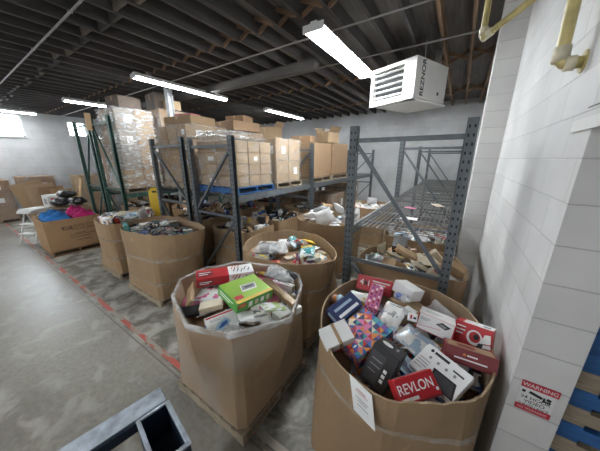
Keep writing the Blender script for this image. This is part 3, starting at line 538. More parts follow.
  ('', 'pouch', 0.182, 0.125, 0.04, -6.099, 1.728, 1.192, -0.57, -0.05, 2.17),
  ('', 'book', 0.201, 0.142, 0.039, -5.861, 2.268, 1.181, 0.27, -0.15, 0.43),
  ('', 'carton', 0.267, 0.141, 0.083, -5.894, 2.102, 1.253, -0.22, 3.0, -1.38),
  ('', 'pouch', 0.149, 0.137, 0.059, -5.898, 2.378, 1.231, 0.03, 2.72, -0.74),
  ('', 'pouch', 0.282, 0.226, 0.076, -5.431, 2.239, 1.282, -1.91, -1.05, -0.86),
  ('', 'book', 0.176, 0.144, 0.027, -5.754, 2.452, 1.314, 3.14, -0.0, 0.18),
  ('', 'pouch', 0.172, 0.114, 0.047, -5.619, 2.397, 1.163, -0.03, 0.24, 2.07),
 ],
 'rackfront': [
  ('', 'carton', 0.238, 0.185, 0.106, -3.617, 3.137, 1.013, 0.0, 0.0, -2.39),
  ('', 'pouch', 0.211, 0.2, 0.075, -3.359, 3.044, 1.039, 0.47, 3.14, 0.99),
  ('', 'carton', 0.192, 0.142, 0.078, -3.758, 3.505, 0.999, -0.0, -0.0, 2.79),
  ('', 'book', 0.204, 0.153, 0.027, -3.257, 2.998, 0.973, -0.0, 0.0, -0.08),
  ('', 'pouch', 0.154, 0.105, 0.049, -3.216, 2.981, 1.011, 0.0, 0.0, -2.53),
  ('', 'carton', 0.143, 0.151, 0.117, -3.247, 3.554, 1.019, -0.0, -0.0, -2.7),
  ('', 'carton', 0.162, 0.112, 0.128, -3.484, 3.301, 1.016, 1.57, -0.0, 0.86),
  ('', 'pouch', 0.239, 0.182, 0.062, -3.866, 3.001, 0.991, 0.0, 0.0, -1.56),
  ('', 'carton', 0.219, 0.197, 0.088, -3.073, 3.263, 1.058, -1.57, 0.0, -1.59),
  ('', 'carton', 0.231, 0.15, 0.074, -3.66, 3.622, 1.076, -1.6, 2.73, -0.01),
  ('', 'pouch', 0.204, 0.199, 0.066, -3.496, 3.521, 0.993, 3.14, 0.0, 0.46),
  ('', 'carton', 0.171, 0.109, 0.073, -3.867, 3.406, 0.996, -0.0, -3.14, -0.38),
  ('', 'carton', 0.164, 0.137, 0.095, -3.644, 2.906, 1.007, 0.0, 3.14, 1.56),
  ('', 'carton', 0.1, 0.1, 0.064, -3.187, 3.259, 0.992, 0.0, 0.0, -0.91),
  ('', 'pouch', 0.162, 0.149, 0.061, -3.67, 3.335, 1.029, -0.65, 0.0, -2.26),
  ('', 'pouch', 0.238, 0.151, 0.072, -3.156, 3.446, 1.057, -1.41, -0.15, -2.71),
  ('', 'pouch', 0.248, 0.195, 0.089, -3.821, 3.445, 1.082, -0.01, 0.05, -2.11),
  ('', 'book', 0.225, 0.147, 0.031, -3.319, 3.371, 0.976, -0.0, -0.0, -1.01),
  ('', 'pouch', 0.304, 0.169, 0.054, -3.861, 3.053, 1.049, 0.0, 0.0, 1.51),
  ('', 'book', 0.152, 0.122, 0.015, -3.92, 3.587, 1.036, -2.71, 1.57, 0.0),
  ('', 'carton', 0.158, 0.156, 0.089, -3.359, 3.388, 1.123, 1.31, 0.5, 0.36),
  ('', 'carton', 0.147, 0.102, 0.085, -3.433, 2.87, 1.011, 1.57, 0.0, -3.06),
  ('', 'carton', 0.183, 0.132, 0.068, -3.32, 3.195, 1.051, 1.08, 0.2, 2.72),
  ('', 'carton', 0.178, 0.139, 0.06, -3.219, 2.866, 1.03, 1.57, -0.0, -3.08),
  ('', 'carton', 0.161, 0.199, 0.118, -3.243, 3.561, 1.18, -0.12, -2.0, -1.5),
  ('', 'pouch', 0.287, 0.162, 0.063, -3.543, 3.435, 1.134, -1.57, 0.2, 0.86),
  ('', 'pouch', 0.311, 0.189, 0.062, -3.736, 3.108, 1.105, 0.03, -0.03, 2.31),
  ('', 'carton', 0.225, 0.165, 0.119, -3.438, 2.999, 1.152, -1.13, 2.95, 0.6),
  ('', 'book', 0.158, 0.116, 0.026, -3.119, 3.386, 1.018, -1.57, -0.0, -2.76),
  ('', 'book', 0.223, 0.174, 0.037, -3.551, 3.35, 1.137, -1.57, -0.24, -2.28),
  ('', 'book', 0.171, 0.152, 0.045, -3.492, 3.107, 1.088, -3.09, 0.01, 0.51),
  ('', 'carton', 0.199, 0.117, 0.063, -3.417, 3.544, 1.215, 0.17, 0.11, 1.87),
  ('', 'carton', 0.141, 0.128, 0.08, -3.096, 3.354, 1.227, -1.47, -1.57, 0.0),
  ('', 'carton', 0.191, 0.113, 0.064, -3.817, 3.332, 1.154, 0.02, -0.04, 0.8),
 ],
 'racksecond': [
  ('', 'case', 0.18, 0.131, 0.016, -3.263, 4.116, 0.988, 0.0, -0.0, -1.81),
  ('', 'carton', 0.108, 0.11, 0.068, -3.171, 4.605, 1.014, -0.0, 0.0, 2.23),
  ('', 'pouch', 0.225, 0.2, 0.06, -3.408, 4.275, 1.01, -0.0, 0.0, -1.83),
  ('', 'book', 0.219, 0.149, 0.039, -3.233, 4.22, 1.035, 0.09, 0.28, 0.06),
  ('', 'case', 0.185, 0.136, 0.02, -3.123, 4.026, 0.99, -0.0, -0.0, -1.75),
  ('', 'book', 0.231, 0.151, 0.045, -3.619, 4.124, 1.002, -0.0, -0.0, 2.48),
  ('', 'case', 0.187, 0.141, 0.026, -3.731, 4.569, 0.993, 0.0, 0.0, -2.96),
  ('', 'pouch', 0.154, 0.11, 0.061, -3.431, 4.464, 1.01, 0.0, 0.0, -0.24),
  ('', 'pouch', 0.293, 0.199, 0.06, -3.283, 4.032, 1.062, -0.4, 0.11, -2.13),
  ('', 'pouch', 0.212, 0.124, 0.057, -3.335, 4.57, 1.008, 0.0, 0.0, -0.62),
  ('', 'carton', 0.185, 0.153, 0.073, -3.112, 4.48, 1.072, 1.24, 1.57, 0.0),
  ('', 'carton', 0.151, 0.119, 0.104, -3.252, 4.693, 1.075, 2.81, 0.46, 1.34),
  ('', 'carton', 0.236, 0.104, 0.066, -3.843, 4.227, 1.013, -0.0, 0.0, 2.7),
  ('', 'case', 0.179, 0.141, 0.027, -3.191, 4.021, 1.078, -0.38, -0.17, -2.79),
  ('', 'pouch', 0.245, 0.205, 0.068, -3.251, 4.432, 1.134, 0.62, 2.38, 1.3),
  ('', 'pouch', 0.284, 0.176, 0.081, -3.61, 4.593, 1.077, 2.04, -0.0, -1.38),
  ('', 'book', 0.13, 0.104, 0.019, -3.136, 3.952, 1.052, 1.57, -0.0, 0.35),
  ('', 'book', 0.173, 0.158, 0.035, -3.165, 3.912, 1.082, 1.59, -1.81, 0.28),
  ('', 'carton', 0.216, 0.105, 0.087, -3.614, 4.362, 1.033, -1.57, 0.0, -0.82),
  ('', 'case', 0.139, 0.097, 0.017, -3.64, 3.931, 0.989, 0.0, 0.0, -0.2),
  ('', 'case', 0.172, 0.139, 0.014, -3.178, 3.88, 1.049, 1.57, -0.0, 0.26),
  ('', 'pouch', 0.284, 0.219, 0.075, -3.286, 4.354, 1.175, 0.88, -0.2, -0.8),
  ('', 'case', 0.171, 0.143, 0.019, -3.744, 4.61, 1.015, 0.0, -0.0, 2.97),
  ('', 'pouch', 0.274, 0.171, 0.076, -3.466, 4.627, 1.116, 1.75, -0.38, -1.08),
  ('', 'case', 0.177, 0.14, 0.024, -3.439, 4.227, 1.128, 2.9, 1.57, 0.0),
  ('', 'book', 0.248, 0.132, 0.026, -3.793, 4.739, 1.047, 1.24, 0.0, -2.97),
  ('', 'pouch', 0.315, 0.215, 0.085, -3.781, 4.034, 1.119, 0.9, -0.19, 0.92),
  ('', 'pouch', 0.245, 0.211, 0.069, -3.926, 4.552, 1.102, -3.07, 1.57, 0.0),
  ('', 'pouch', 0.25, 0.196, 0.089, -3.464, 4.022, 1.096, 0.97, 0.09, -2.11),
  ('', 'pouch', 0.287, 0.2, 0.078, -3.648, 4.275, 1.107, 0.5, -0.08, -0.67),
 ],
 'rackthird': [
  ('', 'pouch', 0.308, 0.201, 0.065, -3.221, 5.975, 1.012, -0.0, 0.0, -0.78),
  ('', 'pouch', 0.27, 0.173, 0.052, -3.479, 5.837, 1.006, 0.0, -0.0, -2.96),
  ('', 'pouch', 0.159, 0.162, 0.042, -3.178, 5.995, 1.066, 0.0, 0.0, 0.84),
  ('', 'case', 0.178, 0.132, 0.024, -3.358, 5.665, 0.992, -0.0, -0.0, -1.68),
  ('', 'carton', 0.173, 0.168, 0.064, -3.566, 5.588, 1.012, -0.0, 0.0, 1.29),
  ('', 'carton', 0.195, 0.135, 0.044, -3.491, 5.893, 1.054, -0.0, -0.0, -1.61),
  ('', 'book', 0.156, 0.102, 0.018, -3.412, 6.128, 0.989, 0.0, -0.0, 0.05),
  ('', 'pouch', 0.177, 0.162, 0.045, -3.771, 5.612, 1.002, 0.0, -0.0, 0.98),
  ('', 'pouch', 0.282, 0.211, 0.07, -3.226, 5.416, 1.015, 0.0, 0.0, 2.46),
  ('', 'carton', 0.141, 0.138, 0.055, -3.776, 5.651, 1.052, 0.0, -0.0, 2.83),
  ('', 'book', 0.226, 0.156, 0.039, -3.803, 6.064, 0.999, -0.0, -0.0, -1.39),
  ('', 'pouch', 0.173, 0.124, 0.062, -3.147, 5.998, 1.118, -0.0, -0.0, -2.25),
  ('', 'case', 0.129, 0.099, 0.013, -3.409, 5.542, 1.003, -0.1, -0.18, 2.0),
  ('', 'book', 0.128, 0.092, 0.03, -3.61, 5.557, 1.059, 0.0, 0.0, -2.01),
  ('', 'case', 0.187, 0.14, 0.028, -3.801, 6.076, 1.032, -0.0, 0.0, 0.32),
  ('', 'case', 0.196, 0.137, 0.025, -3.302, 5.833, 1.053, 0.03, -0.08, 0.48),
  ('', 'book', 0.203, 0.144, 0.041, -3.694, 5.774, 1.033, -0.0, -0.34, -0.35),
  ('', 'pouch', 0.274, 0.204, 0.067, -3.308, 5.493, 1.083, -0.0, -0.0, 0.1),
  ('', 'pouch', 0.292, 0.166, 0.06, -3.789, 6.116, 1.077, -0.0, 0.0, 0.27),
  ('', 'pouch', 0.187, 0.119, 0.037, -3.164, 6.003, 1.168, -0.0, -0.0, 2.7),
  ('', 'case', 0.187, 0.133, 0.022, -3.626, 5.571, 1.085, 0.0, 0.0, -1.55),
  ('', 'case', 0.131, 0.098, 0.014, -3.3, 5.805, 1.071, 0.08, 0.0, -0.82),
  ('', 'carton', 0.21, 0.103, 0.073, -3.147, 5.647, 1.017, -0.0, -0.0, -0.77),
  ('', 'book', 0.187, 0.156, 0.024, -3.539, 6.158, 1.01, -0.23, 0.0, 1.33),
  ('', 'case', 0.122, 0.099, 0.012, -3.512, 6.06, 0.998, 2.91, -0.02, 1.55),
  ('', 'case', 0.197, 0.137, 0.02, -3.659, 5.969, 1.017, -0.07, -2.91, 0.47),
 ],
 'bags': [
  ('', 'bag', 0.377, 0.341, 0.14, -1.83, 4.994, 1.158, 1.38, -1.57, 0.0),
  ('', 'bag', 0.38, 0.308, 0.132, -1.953, 4.274, 1.036, -0.0, 0.0, -0.34),
  ('', 'book', 0.14, 0.116, 0.028, -2.642, 4.483, 0.984, -0.0, -0.0, 0.49),
  ('', 'bag', 0.443, 0.317, 0.144, -2.345, 4.3, 1.122, 0.48, 0.07, -2.43),
  ('', 'bag', 0.387, 0.348, 0.12, -2.162, 4.797, 1.03, -0.0, 0.0, -1.14),
  ('', 'bag', 0.47, 0.333, 0.14, -2.583, 4.888, 1.04, -0.0, -0.0, -1.93),
  ('', 'bag', 0.482, 0.316, 0.114, -2.494, 4.333, 1.197, -0.4, 0.28, 1.42),
  ('', 'bag', 0.412, 0.35, 0.147, -2.418, 4.559, 1.296, 0.22, 0.43, 2.91),
  ('', 'bag', 0.376, 0.334, 0.129, -1.742, 4.561, 1.207, -0.93, 0.45, 1.54),
  ('', 'pouch', 0.311, 0.224, 0.084, -2.734, 4.663, 1.142, 0.18, 2.61, 1.55),
  ('', 'bag', 0.398, 0.329, 0.15, -1.831, 4.692, 1.267, -0.18, -0.99, -0.13),
  ('', 'bag', 0.363, 0.333, 0.117, -2.522, 4.973, 1.168, 3.14, 0.0, -0.49),
  ('', 'bag', 0.388, 0.289, 0.134, -2.204, 5.058, 1.263, 2.63, -0.6, -1.28),
  ('', 'carton', 0.185, 0.196, 0.085, -2.491, 4.992, 1.299, 3.13, -0.0, -0.89),
  ('', 'book', 0.19, 0.173, 0.03, -2.585, 4.947, 1.242, 0.0, -0.0, 2.43),
  ('', 'bag', 0.422, 0.309, 0.135, -2.101, 4.086, 1.262, -1.6, -0.53, 0.12),
  ('', 'pouch', 0.22, 0.125, 0.056, -2.17, 4.642, 1.118, 0.0, 0.0, 0.78),
  ('', 'pouch', 0.168, 0.143, 0.059, -1.865, 4.143, 1.132, 3.14, -0.0, -0.93),
  ('', 'carton', 0.161, 0.112, 0.043, -2.071, 4.837, 1.112, 0.0, -0.0, 2.24),
 ],
 'far': [
  ('', 'pouch', 0.18, 0.13, 0.056, -2.141, 6.548, 1.018, 0.0, -0.0, 2.4),
  ('', 'pouch', 0.304, 0.219, 0.052, -2.057, 6.995, 1.016, 0.0, 0.0, 1.62),
  ('', 'carton', 0.166, 0.176, 0.127, -1.883, 6.375, 1.053, 0.0, -0.0, 3.1),
  ('', 'book', 0.202, 0.134, 0.025, -1.764, 6.558, 1.002, -0.0, -0.0, -2.12),
  ('', 'book', 0.144, 0.121, 0.017, -1.594, 6.709, 0.998, -0.0, 0.0, -2.36),
  ('', 'pouch', 0.266, 0.199, 0.064, -2.213, 6.804, 1.057, -0.0, -0.28, 0.3),
  ('', 'pouch', 0.159, 0.117, 0.043, -1.825, 7.059, 1.012, -0.0, 0.0, 2.43),
  ('', 'book', 0.209, 0.138, 0.038, -2.171, 6.631, 1.088, 0.01, -0.05, -3.0),
  ('', 'carton', 0.152, 0.094, 0.06, -2.307, 6.378, 1.02, -0.0, 0.0, 0.62),
  ('', 'carton', 0.245, 0.183, 0.095, -1.837, 6.682, 1.082, -0.14, -3.08, -0.99),
  ('', 'carton', 0.198, 0.161, 0.061, -1.497, 6.802, 1.031, 0.01, -0.1, -2.5),
  ('', 'case', 0.123, 0.096, 0.012, -2.482, 6.646, 0.996, -0.0, 0.0, -1.6),
  ('', 'pouch', 0.182, 0.12, 0.063, -1.556, 6.508, 1.021, -0.0, -0.0, 1.36),
  ('', 'case', 0.182, 0.142, 0.02, -2.163, 6.616, 1.056, -0.01, -0.0, -1.2),
  ('', 'pouch', 0.228, 0.202, 0.059, -1.732, 6.863, 1.02, -0.0, -0.0, 1.02),
  ('', 'pouch', 0.29, 0.22, 0.084, -2.047, 7.141, 1.152, -1.57, 0.0, -0.01),
  ('', 'book', 0.204, 0.166, 0.031, -2.238, 6.18, 1.035, 0.0, 2.85, -0.08),
  ('', 'book', 0.144, 0.112, 0.02, -2.405, 6.481, 1.0, -0.0, 3.14, -0.82),
  ('', 'pouch', 0.193, 0.125, 0.053, -2.052, 6.224, 1.017, -0.0, 0.0, -2.15),
  ('', 'pouch', 0.304, 0.157, 0.084, -1.559, 6.801, 1.109, -0.04, 0.09, 0.37),
  ('', 'book', 0.195, 0.151, 0.02, -1.404, 6.907, 1.065, -1.57, -0.0, 1.95),
  ('', 'book', 0.152, 0.106, 0.023, -2.027, 6.245, 1.055, -0.0, 0.0, 2.01),
  ('', 'pouch', 0.19, 0.155, 0.04, -2.067, 6.433, 1.066, 0.39, -2.81, -1.27),
  ('', 'book', 0.219, 0.171, 0.025, -2.31, 6.447, 1.062, 0.0, -0.0, -2.12),
  ('', 'carton', 0.259, 0.145, 0.104, -1.812, 6.075, 1.062, 1.57, -0.0, 0.07),
  ('', 'case', 0.182, 0.133, 0.016, -2.404, 6.292, 1.042, 0.0, 0.52, -2.12),
  ('', 'pouch', 0.286, 0.206, 0.062, -1.715, 6.317, 1.09, -0.63, 0.1, -1.47),
  ('', 'pouch', 0.203, 0.158, 0.057, -1.696, 7.057, 1.057, -0.14, -0.3, -1.76),
  ('', 'book', 0.246, 0.176, 0.038, -2.206, 6.363, 1.075, -0.12, -0.5, 2.93),
  ('', 'carton', 0.147, 0.14, 0.107, -2.392, 6.952, 1.043, -0.0, -0.0, -0.69),
 ],
 'rearnear': [
  ('', 'pouch', 0.304, 0.198, 0.073, -4.554, 3.041, 1.066, 0.0, -0.0, -0.63),
  ('', 'book', 0.239, 0.134, 0.041, -4.501, 3.5, 1.05, -0.0, -0.0, -2.84),
  ('', 'pouch', 0.289, 0.214, 0.052, -5.081, 3.44, 1.056, -0.0, -0.0, -1.01),
  ('', 'pouch', 0.159, 0.153, 0.062, -5.125, 3.073, 1.061, 0.0, 0.0, -0.94),
  ('', 'pouch', 0.268, 0.225, 0.053, -4.755, 3.223, 1.099, -0.22, 0.14, 1.48),
  ('', 'pouch', 0.303, 0.212, 0.063, -4.951, 2.985, 1.114, 0.55, 0.01, 0.12),
  ('', 'carton', 0.266, 0.18, 0.092, -5.043, 3.242, 1.117, 0.11, 0.26, -0.6),
  ('', 'carton', 0.156, 0.179, 0.095, -4.91, 3.649, 1.077, -0.0, -0.0, -1.53),
  ('', 'carton', 0.179, 0.118, 0.116, -4.922, 2.939, 1.188, 0.1, -0.54, 1.51),
  ('', 'carton', 0.276, 0.138, 0.126, -4.879, 3.434, 1.146, 1.7, 0.31, 1.61),
  ('', 'book', 0.236, 0.15, 0.03, -4.539, 3.702, 1.131, -1.6, -2.9, -0.07),
  ('', 'book', 0.176, 0.138, 0.038, -5.229, 3.175, 1.118, 0.07, 1.57, 0.0),
  ('', 'pouch', 0.279, 0.176, 0.078, -4.437, 3.282, 1.069, -0.0, -0.0, 1.56),
  ('', 'case', 0.131, 0.093, 0.01, -4.725, 2.965, 1.073, 0.49, -0.27, -0.03),
  ('', 'carton', 0.227, 0.199, 0.092, -4.903, 3.187, 1.199, 0.25, -0.07, 0.1),
  ('', 'carton', 0.164, 0.148, 0.113, -4.662, 3.444, 1.154, 0.42, -0.63, -1.55),
  ('', 'book', 0.15, 0.126, 0.023, -4.526, 3.168, 1.12, -0.0, 0.07, 3.1),
  ('', 'case', 0.12, 0.098, 0.02, -4.579, 3.148, 1.138, 0.06, -0.03, -1.16),
  ('', 'pouch', 0.314, 0.181, 0.06, -4.699, 2.874, 1.187, -1.73, -1.57, 0.0),
  ('', 'pouch', 0.216, 0.144, 0.036, -4.679, 2.974, 1.118, -0.52, 0.2, 2.99),
  ('', 'pouch', 0.283, 0.201, 0.052, -4.466, 3.25, 1.167, -0.04, -0.21, -1.55),
  ('', 'book', 0.13, 0.102, 0.02, -4.579, 3.594, 1.061, 0.45, 0.0, -2.78),
  ('', 'pouch', 0.183, 0.153, 0.053, -4.778, 3.457, 1.15, -1.46, 1.0, -1.41),
  ('', 'book', 0.164, 0.124, 0.03, -5.134, 3.62, 1.082, 0.0, 0.49, 2.21),
  ('', 'case', 0.197, 0.139, 0.028, -4.644, 3.604, 1.073, 0.45, -0.0, -2.78),
  ('', 'case', 0.131, 0.094, 0.019, -5.069, 3.502, 1.091, -0.0, -0.0, 1.0),
  ('', 'case', 0.129, 0.099, 0.016, -4.591, 3.09, 1.154, -0.01, 0.07, 3.01),
  ('', 'pouch', 0.179, 0.113, 0.04, -4.732, 3.625, 1.087, 0.0, 0.45, 2.03),
 ],
 'rearmid': [
  ('', 'book', 0.128, 0.116, 0.031, -4.734, 4.528, 1.045, 0.0, 0.0, -0.68),
  ('', 'pouch', 0.171, 0.143, 0.052, -4.708, 4.536, 1.087, 0.0, -0.0, 2.39),
  ('', 'case', 0.195, 0.132, 0.026, -5.08, 4.62, 1.043, 0.0, 0.0, -0.66),
  ('', 'book', 0.133, 0.099, 0.018, -4.682, 4.173, 1.039, -0.0, 0.0, 1.64),
  ('', 'case', 0.185, 0.139, 0.019, -5.032, 4.102, 1.04, 0.0, -0.0, -0.47),
  ('', 'case', 0.2, 0.132, 0.028, -4.56, 4.469, 1.044, 0.0, -0.0, 0.82),
  ('', 'case', 0.183, 0.145, 0.022, -4.649, 4.741, 1.041, 0.0, 0.0, 2.55),
  ('', 'case', 0.193, 0.14, 0.021, -4.924, 4.547, 1.057, -0.06, 0.13, -1.16),
  ('', 'pouch', 0.158, 0.108, 0.039, -4.529, 4.281, 1.049, 0.0, 3.14, 1.21),
  ('', 'pouch', 0.297, 0.217, 0.056, -5.075, 4.743, 1.154, -0.76, -2.93, 0.22),
  ('', 'pouch', 0.272, 0.178, 0.071, -4.719, 4.232, 1.089, -0.13, -0.09, 0.6),
  ('', 'pouch', 0.159, 0.131, 0.047, -4.423, 4.533, 1.109, -2.9, -1.57, 0.0),
  ('', 'book', 0.198, 0.134, 0.022, -4.567, 4.393, 1.107, -0.25, 0.34, -0.24),
  ('', 'carton', 0.176, 0.152, 0.108, -4.648, 4.044, 1.127, -0.0, 2.46, 1.72),
  ('', 'carton', 0.229, 0.156, 0.124, -4.95, 4.21, 1.134, 0.49, -0.12, -0.99),
  ('', 'case', 0.187, 0.141, 0.018, -4.486, 4.695, 1.051, -0.15, 0.01, -2.07),
  ('', 'pouch', 0.297, 0.166, 0.063, -4.914, 4.516, 1.096, 0.03, -0.14, 2.16),
  ('', 'pouch', 0.216, 0.182, 0.078, -5.097, 4.097, 1.137, -0.16, -0.64, 0.7),
  ('', 'carton', 0.147, 0.134, 0.083, -4.71, 4.215, 1.174, 0.14, -0.13, -1.55),
  ('', 'pouch', 0.221, 0.213, 0.086, -5.116, 4.449, 1.14, 2.54, 1.57, 0.0),
  ('', 'book', 0.196, 0.135, 0.026, -4.927, 4.031, 1.111, -0.96, 3.14, 0.55),
  ('', 'pouch', 0.201, 0.157, 0.037, -4.447, 4.361, 1.098, 0.06, -0.5, 3.1),
  ('', 'book', 0.213, 0.157, 0.037, -5.177, 4.142, 1.175, -2.38, -0.05, -1.51),
  ('', 'carton', 0.193, 0.1, 0.091, -4.806, 4.346, 1.075, 0.0, 3.14, 0.59),
  ('', 'book', 0.15, 0.105, 0.019, -4.86, 4.012, 1.039, -0.0, 3.14, 0.46),
  ('', 'carton', 0.199, 0.133, 0.122, -4.816, 4.779, 1.15, -1.57, -2.22, -0.3),
  ('', 'pouch', 0.173, 0.137, 0.039, -5.077, 4.237, 1.224, -1.09, -0.16, -0.91),
  ('', 'pouch', 0.182, 0.141, 0.049, -4.628, 4.717, 1.087, 0.1, -0.04, -1.57),
 ],
 'rearfar': [
  ('', 'carton', 0.171, 0.095, 0.075, -5.093, 5.474, 1.067, 0.0, 0.0, -1.9),
  ('', 'pouch', 0.279, 0.172, 0.09, -4.672, 5.593, 1.075, 0.0, 0.0, 1.46),
  ('', 'book', 0.18, 0.146, 0.042, -4.911, 5.6, 1.051, -0.0, 0.0, -2.41),
  ('', 'book', 0.212, 0.137, 0.033, -5.07, 5.968, 1.046, 0.0, -0.0, -1.23),
  ('', 'case', 0.172, 0.14, 0.028, -4.678, 5.766, 1.104, 0.0, -0.86, -1.68),
  ('', 'pouch', 0.208, 0.149, 0.051, -4.952, 6.068, 1.075, -0.17, -0.06, -1.57),
  ('', 'case', 0.126, 0.095, 0.014, -4.7, 5.918, 1.037, -3.14, 0.0, -1.46),
  ('', 'carton', 0.242, 0.189, 0.125, -4.603, 5.565, 1.182, 0.0, 0.0, 1.82),
  ('', 'case', 0.171, 0.13, 0.022, -4.648, 5.918, 1.054, 0.18, 0.02, 1.55),
  ('', 'book', 0.231, 0.137, 0.039, -5.024, 5.691, 1.076, 3.12, -0.23, -0.75),
  ('', 'pouch', 0.291, 0.214, 0.057, -4.992, 5.403, 1.112, 0.08, 0.33, -0.23),
  ('', 'case', 0.124, 0.096, 0.013, -4.98, 5.855, 1.058, -0.0, -0.37, 1.9),
  ('', 'carton', 0.165, 0.175, 0.05, -4.674, 5.36, 1.055, 0.0, 0.0, 1.57),
  ('', 'pouch', 0.283, 0.205, 0.06, -4.817, 5.826, 1.12, 2.42, -0.0, 1.03),
  ('', 'case', 0.128, 0.097, 0.021, -4.769, 5.748, 1.078, -1.57, -0.0, -1.81),
  ('', 'carton', 0.147, 0.113, 0.061, -4.835, 5.467, 1.135, 0.22, -0.26, 1.95),
  ('', 'case', 0.194, 0.133, 0.019, -4.487, 5.82, 1.039, -0.0, -3.14, 1.04),
  ('', 'pouch', 0.197, 0.153, 0.06, -4.958, 5.334, 1.152, -0.31, 0.14, -1.62),
  ('', 'pouch', 0.208, 0.202, 0.074, -4.491, 5.985, 1.084, 0.07, -3.04, 0.22),
  ('', 'carton', 0.127, 0.129, 0.059, -5.213, 5.43, 1.094, 3.13, -1.57, 0.0),
  ('', 'case', 0.181, 0.13, 0.019, -4.511, 5.455, 1.04, 0.0, -3.14, 1.45),
  ('', 'book', 0.188, 0.139, 0.043, -4.527, 5.34, 1.116, 1.54, -0.12, 1.74),
  ('', 'pouch', 0.145, 0.128, 0.05, -4.726, 5.546, 1.184, 1.57, -0.0, 1.87),
  ('', 'pouch', 0.169, 0.112, 0.036, -4.419, 5.625, 1.048, 3.14, -0.0, 1.55),
  ('', 'pouch', 0.227, 0.169, 0.075, -4.978, 5.889, 1.121, 0.35, -0.22, 0.95),
  ('', 'carton', 0.172, 0.145, 0.084, -4.769, 5.357, 1.167, -0.27, 0.37, -1.32),
 ],
 'deckfar': [
  ('', 'case', 0.195, 0.143, 0.026, -0.434, 4.601, 1.003, -0.0, 0.0, 1.95),
  ('', 'case', 0.173, 0.134, 0.022, -0.27, 4.762, 1.001, 0.0, -0.0, 1.99),
  ('', 'book', 0.195, 0.179, 0.019, -0.749, 4.302, 1.0, -0.0, 0.0, 3.04),
  ('', 'carton', 0.117, 0.105, 0.041, -0.172, 4.255, 1.01, -0.0, -0.0, -0.12),
  ('', 'pouch', 0.207, 0.165, 0.086, -0.404, 4.644, 1.059, 0.0, 0.0, -2.65),
  ('', 'case', 0.197, 0.144, 0.022, -0.811, 4.439, 1.017, 0.18, -0.03, -2.44),
  ('', 'carton', 0.183, 0.124, 0.073, -0.589, 4.371, 1.037, -0.19, -0.0, -1.19),
  ('', 'pouch', 0.32, 0.188, 0.069, -0.319, 4.404, 1.06, -0.05, 0.03, 1.95),
  ('', 'carton', 0.264, 0.132, 0.06, -0.5, 4.433, 1.061, -0.92, 0.0, -1.19),
  ('', 'book', 0.189, 0.168, 0.037, -0.061, 4.426, 1.008, 0.0, -0.0, 2.14),
  ('', 'carton', 0.182, 0.111, 0.059, -0.592, 4.742, 1.02, 0.0, -0.0, -1.57),
  ('', 'pouch', 0.229, 0.225, 0.063, -0.374, 4.159, 1.083, 0.65, -0.0, -0.21),
  ('', 'case', 0.187, 0.133, 0.014, -0.223, 4.745, 1.019, 0.0, -0.0, 2.27),
  ('', 'pouch', 0.239, 0.23, 0.06, -0.098, 4.165, 1.105, -1.57, -0.0, -1.88),
  ('', 'book', 0.219, 0.159, 0.031, 0.035, 4.26, 1.087, 1.73, -0.15, 1.32),
  ('', 'pouch', 0.152, 0.131, 0.051, -0.154, 4.902, 1.035, -0.0, 0.27, 0.2),
  ('', 'pouch', 0.193, 0.109, 0.052, -0.272, 5.022, 1.016, -3.14, -0.0, -0.03),
  ('', 'book', 0.128, 0.105, 0.02, -0.199, 4.558, 1.0, -0.0, -0.0, -0.76),
  ('', 'book', 0.226, 0.151, 0.019, -0.027, 4.225, 1.065, 1.57, -0.0, 1.44),
  ('', 'carton', 0.253, 0.116, 0.054, -0.672, 4.915, 1.052, 0.26, 0.17, 2.57),
  ('', 'case', 0.191, 0.143, 0.016, -0.475, 4.65, 1.11, 0.0, 0.0, -2.69),
  ('', 'pouch', 0.219, 0.113, 0.045, -0.711, 4.389, 1.094, 0.01, 0.27, -2.72),
  ('', 'book', 0.204, 0.176, 0.04, -0.007, 4.839, 1.06, 0.0, -0.54, 1.71),
  ('', 'book', 0.222, 0.153, 0.041, -0.707, 4.125, 1.011, 0.0, 0.0, -0.16),
  ('', 'pouch', 0.27, 0.179, 0.07, -0.124, 4.646, 1.061, -0.01, 0.0, -0.09),
  ('', 'pouch', 0.191, 0.139, 0.055, -0.798, 4.702, 1.017, -0.0, 0.0, -0.75),
  ('', 'book', 0.235, 0.142, 0.045, -0.163, 4.796, 1.113, 0.08, 0.05, 2.49),
  ('', 'pouch', 0.29, 0.217, 0.075, -0.885, 4.497, 1.123, 1.66, -0.16, -1.58),
  ('', 'book', 0.151, 0.116, 0.021, -0.293, 4.711, 1.117, -0.04, -0.12, -2.22),
  ('', 'pouch', 0.202, 0.23, 0.089, -0.203, 4.453, 1.13, -0.33, 0.45, -0.24),
 ],
 'greenfront': [
  ('', 'carton', 0.261, 0.154, 0.054, -7.448, 3.469, 1.027, 0.0, -0.0, -1.27),
  ('', 'carton', 0.193, 0.103, 0.065, -7.904, 2.964, 1.032, -0.0, -0.0, -1.99),
  ('', 'case', 0.127, 0.101, 0.014, -7.465, 3.548, 1.06, -0.0, 0.0, 1.14),
  ('', 'case', 0.178, 0.134, 0.027, -8.044, 3.447, 1.013, 0.0, -0.0, -0.9),
  ('', 'carton', 0.183, 0.096, 0.037, -7.638, 3.138, 1.019, 0.0, -0.0, 0.11),
  ('', 'case', 0.184, 0.141, 0.026, -8.032, 3.102, 1.013, -0.0, -0.0, -2.43),
  ('', 'pouch', 0.223, 0.152, 0.087, -7.505, 2.963, 1.043, 0.0, -0.0, -0.09),
  ('', 'carton', 0.125, 0.085, 0.076, -7.686, 3.312, 1.062, -1.62, -1.57, 0.0),
  ('', 'book', 0.147, 0.097, 0.031, -7.985, 3.34, 1.031, 0.36, 0.0, 0.67),
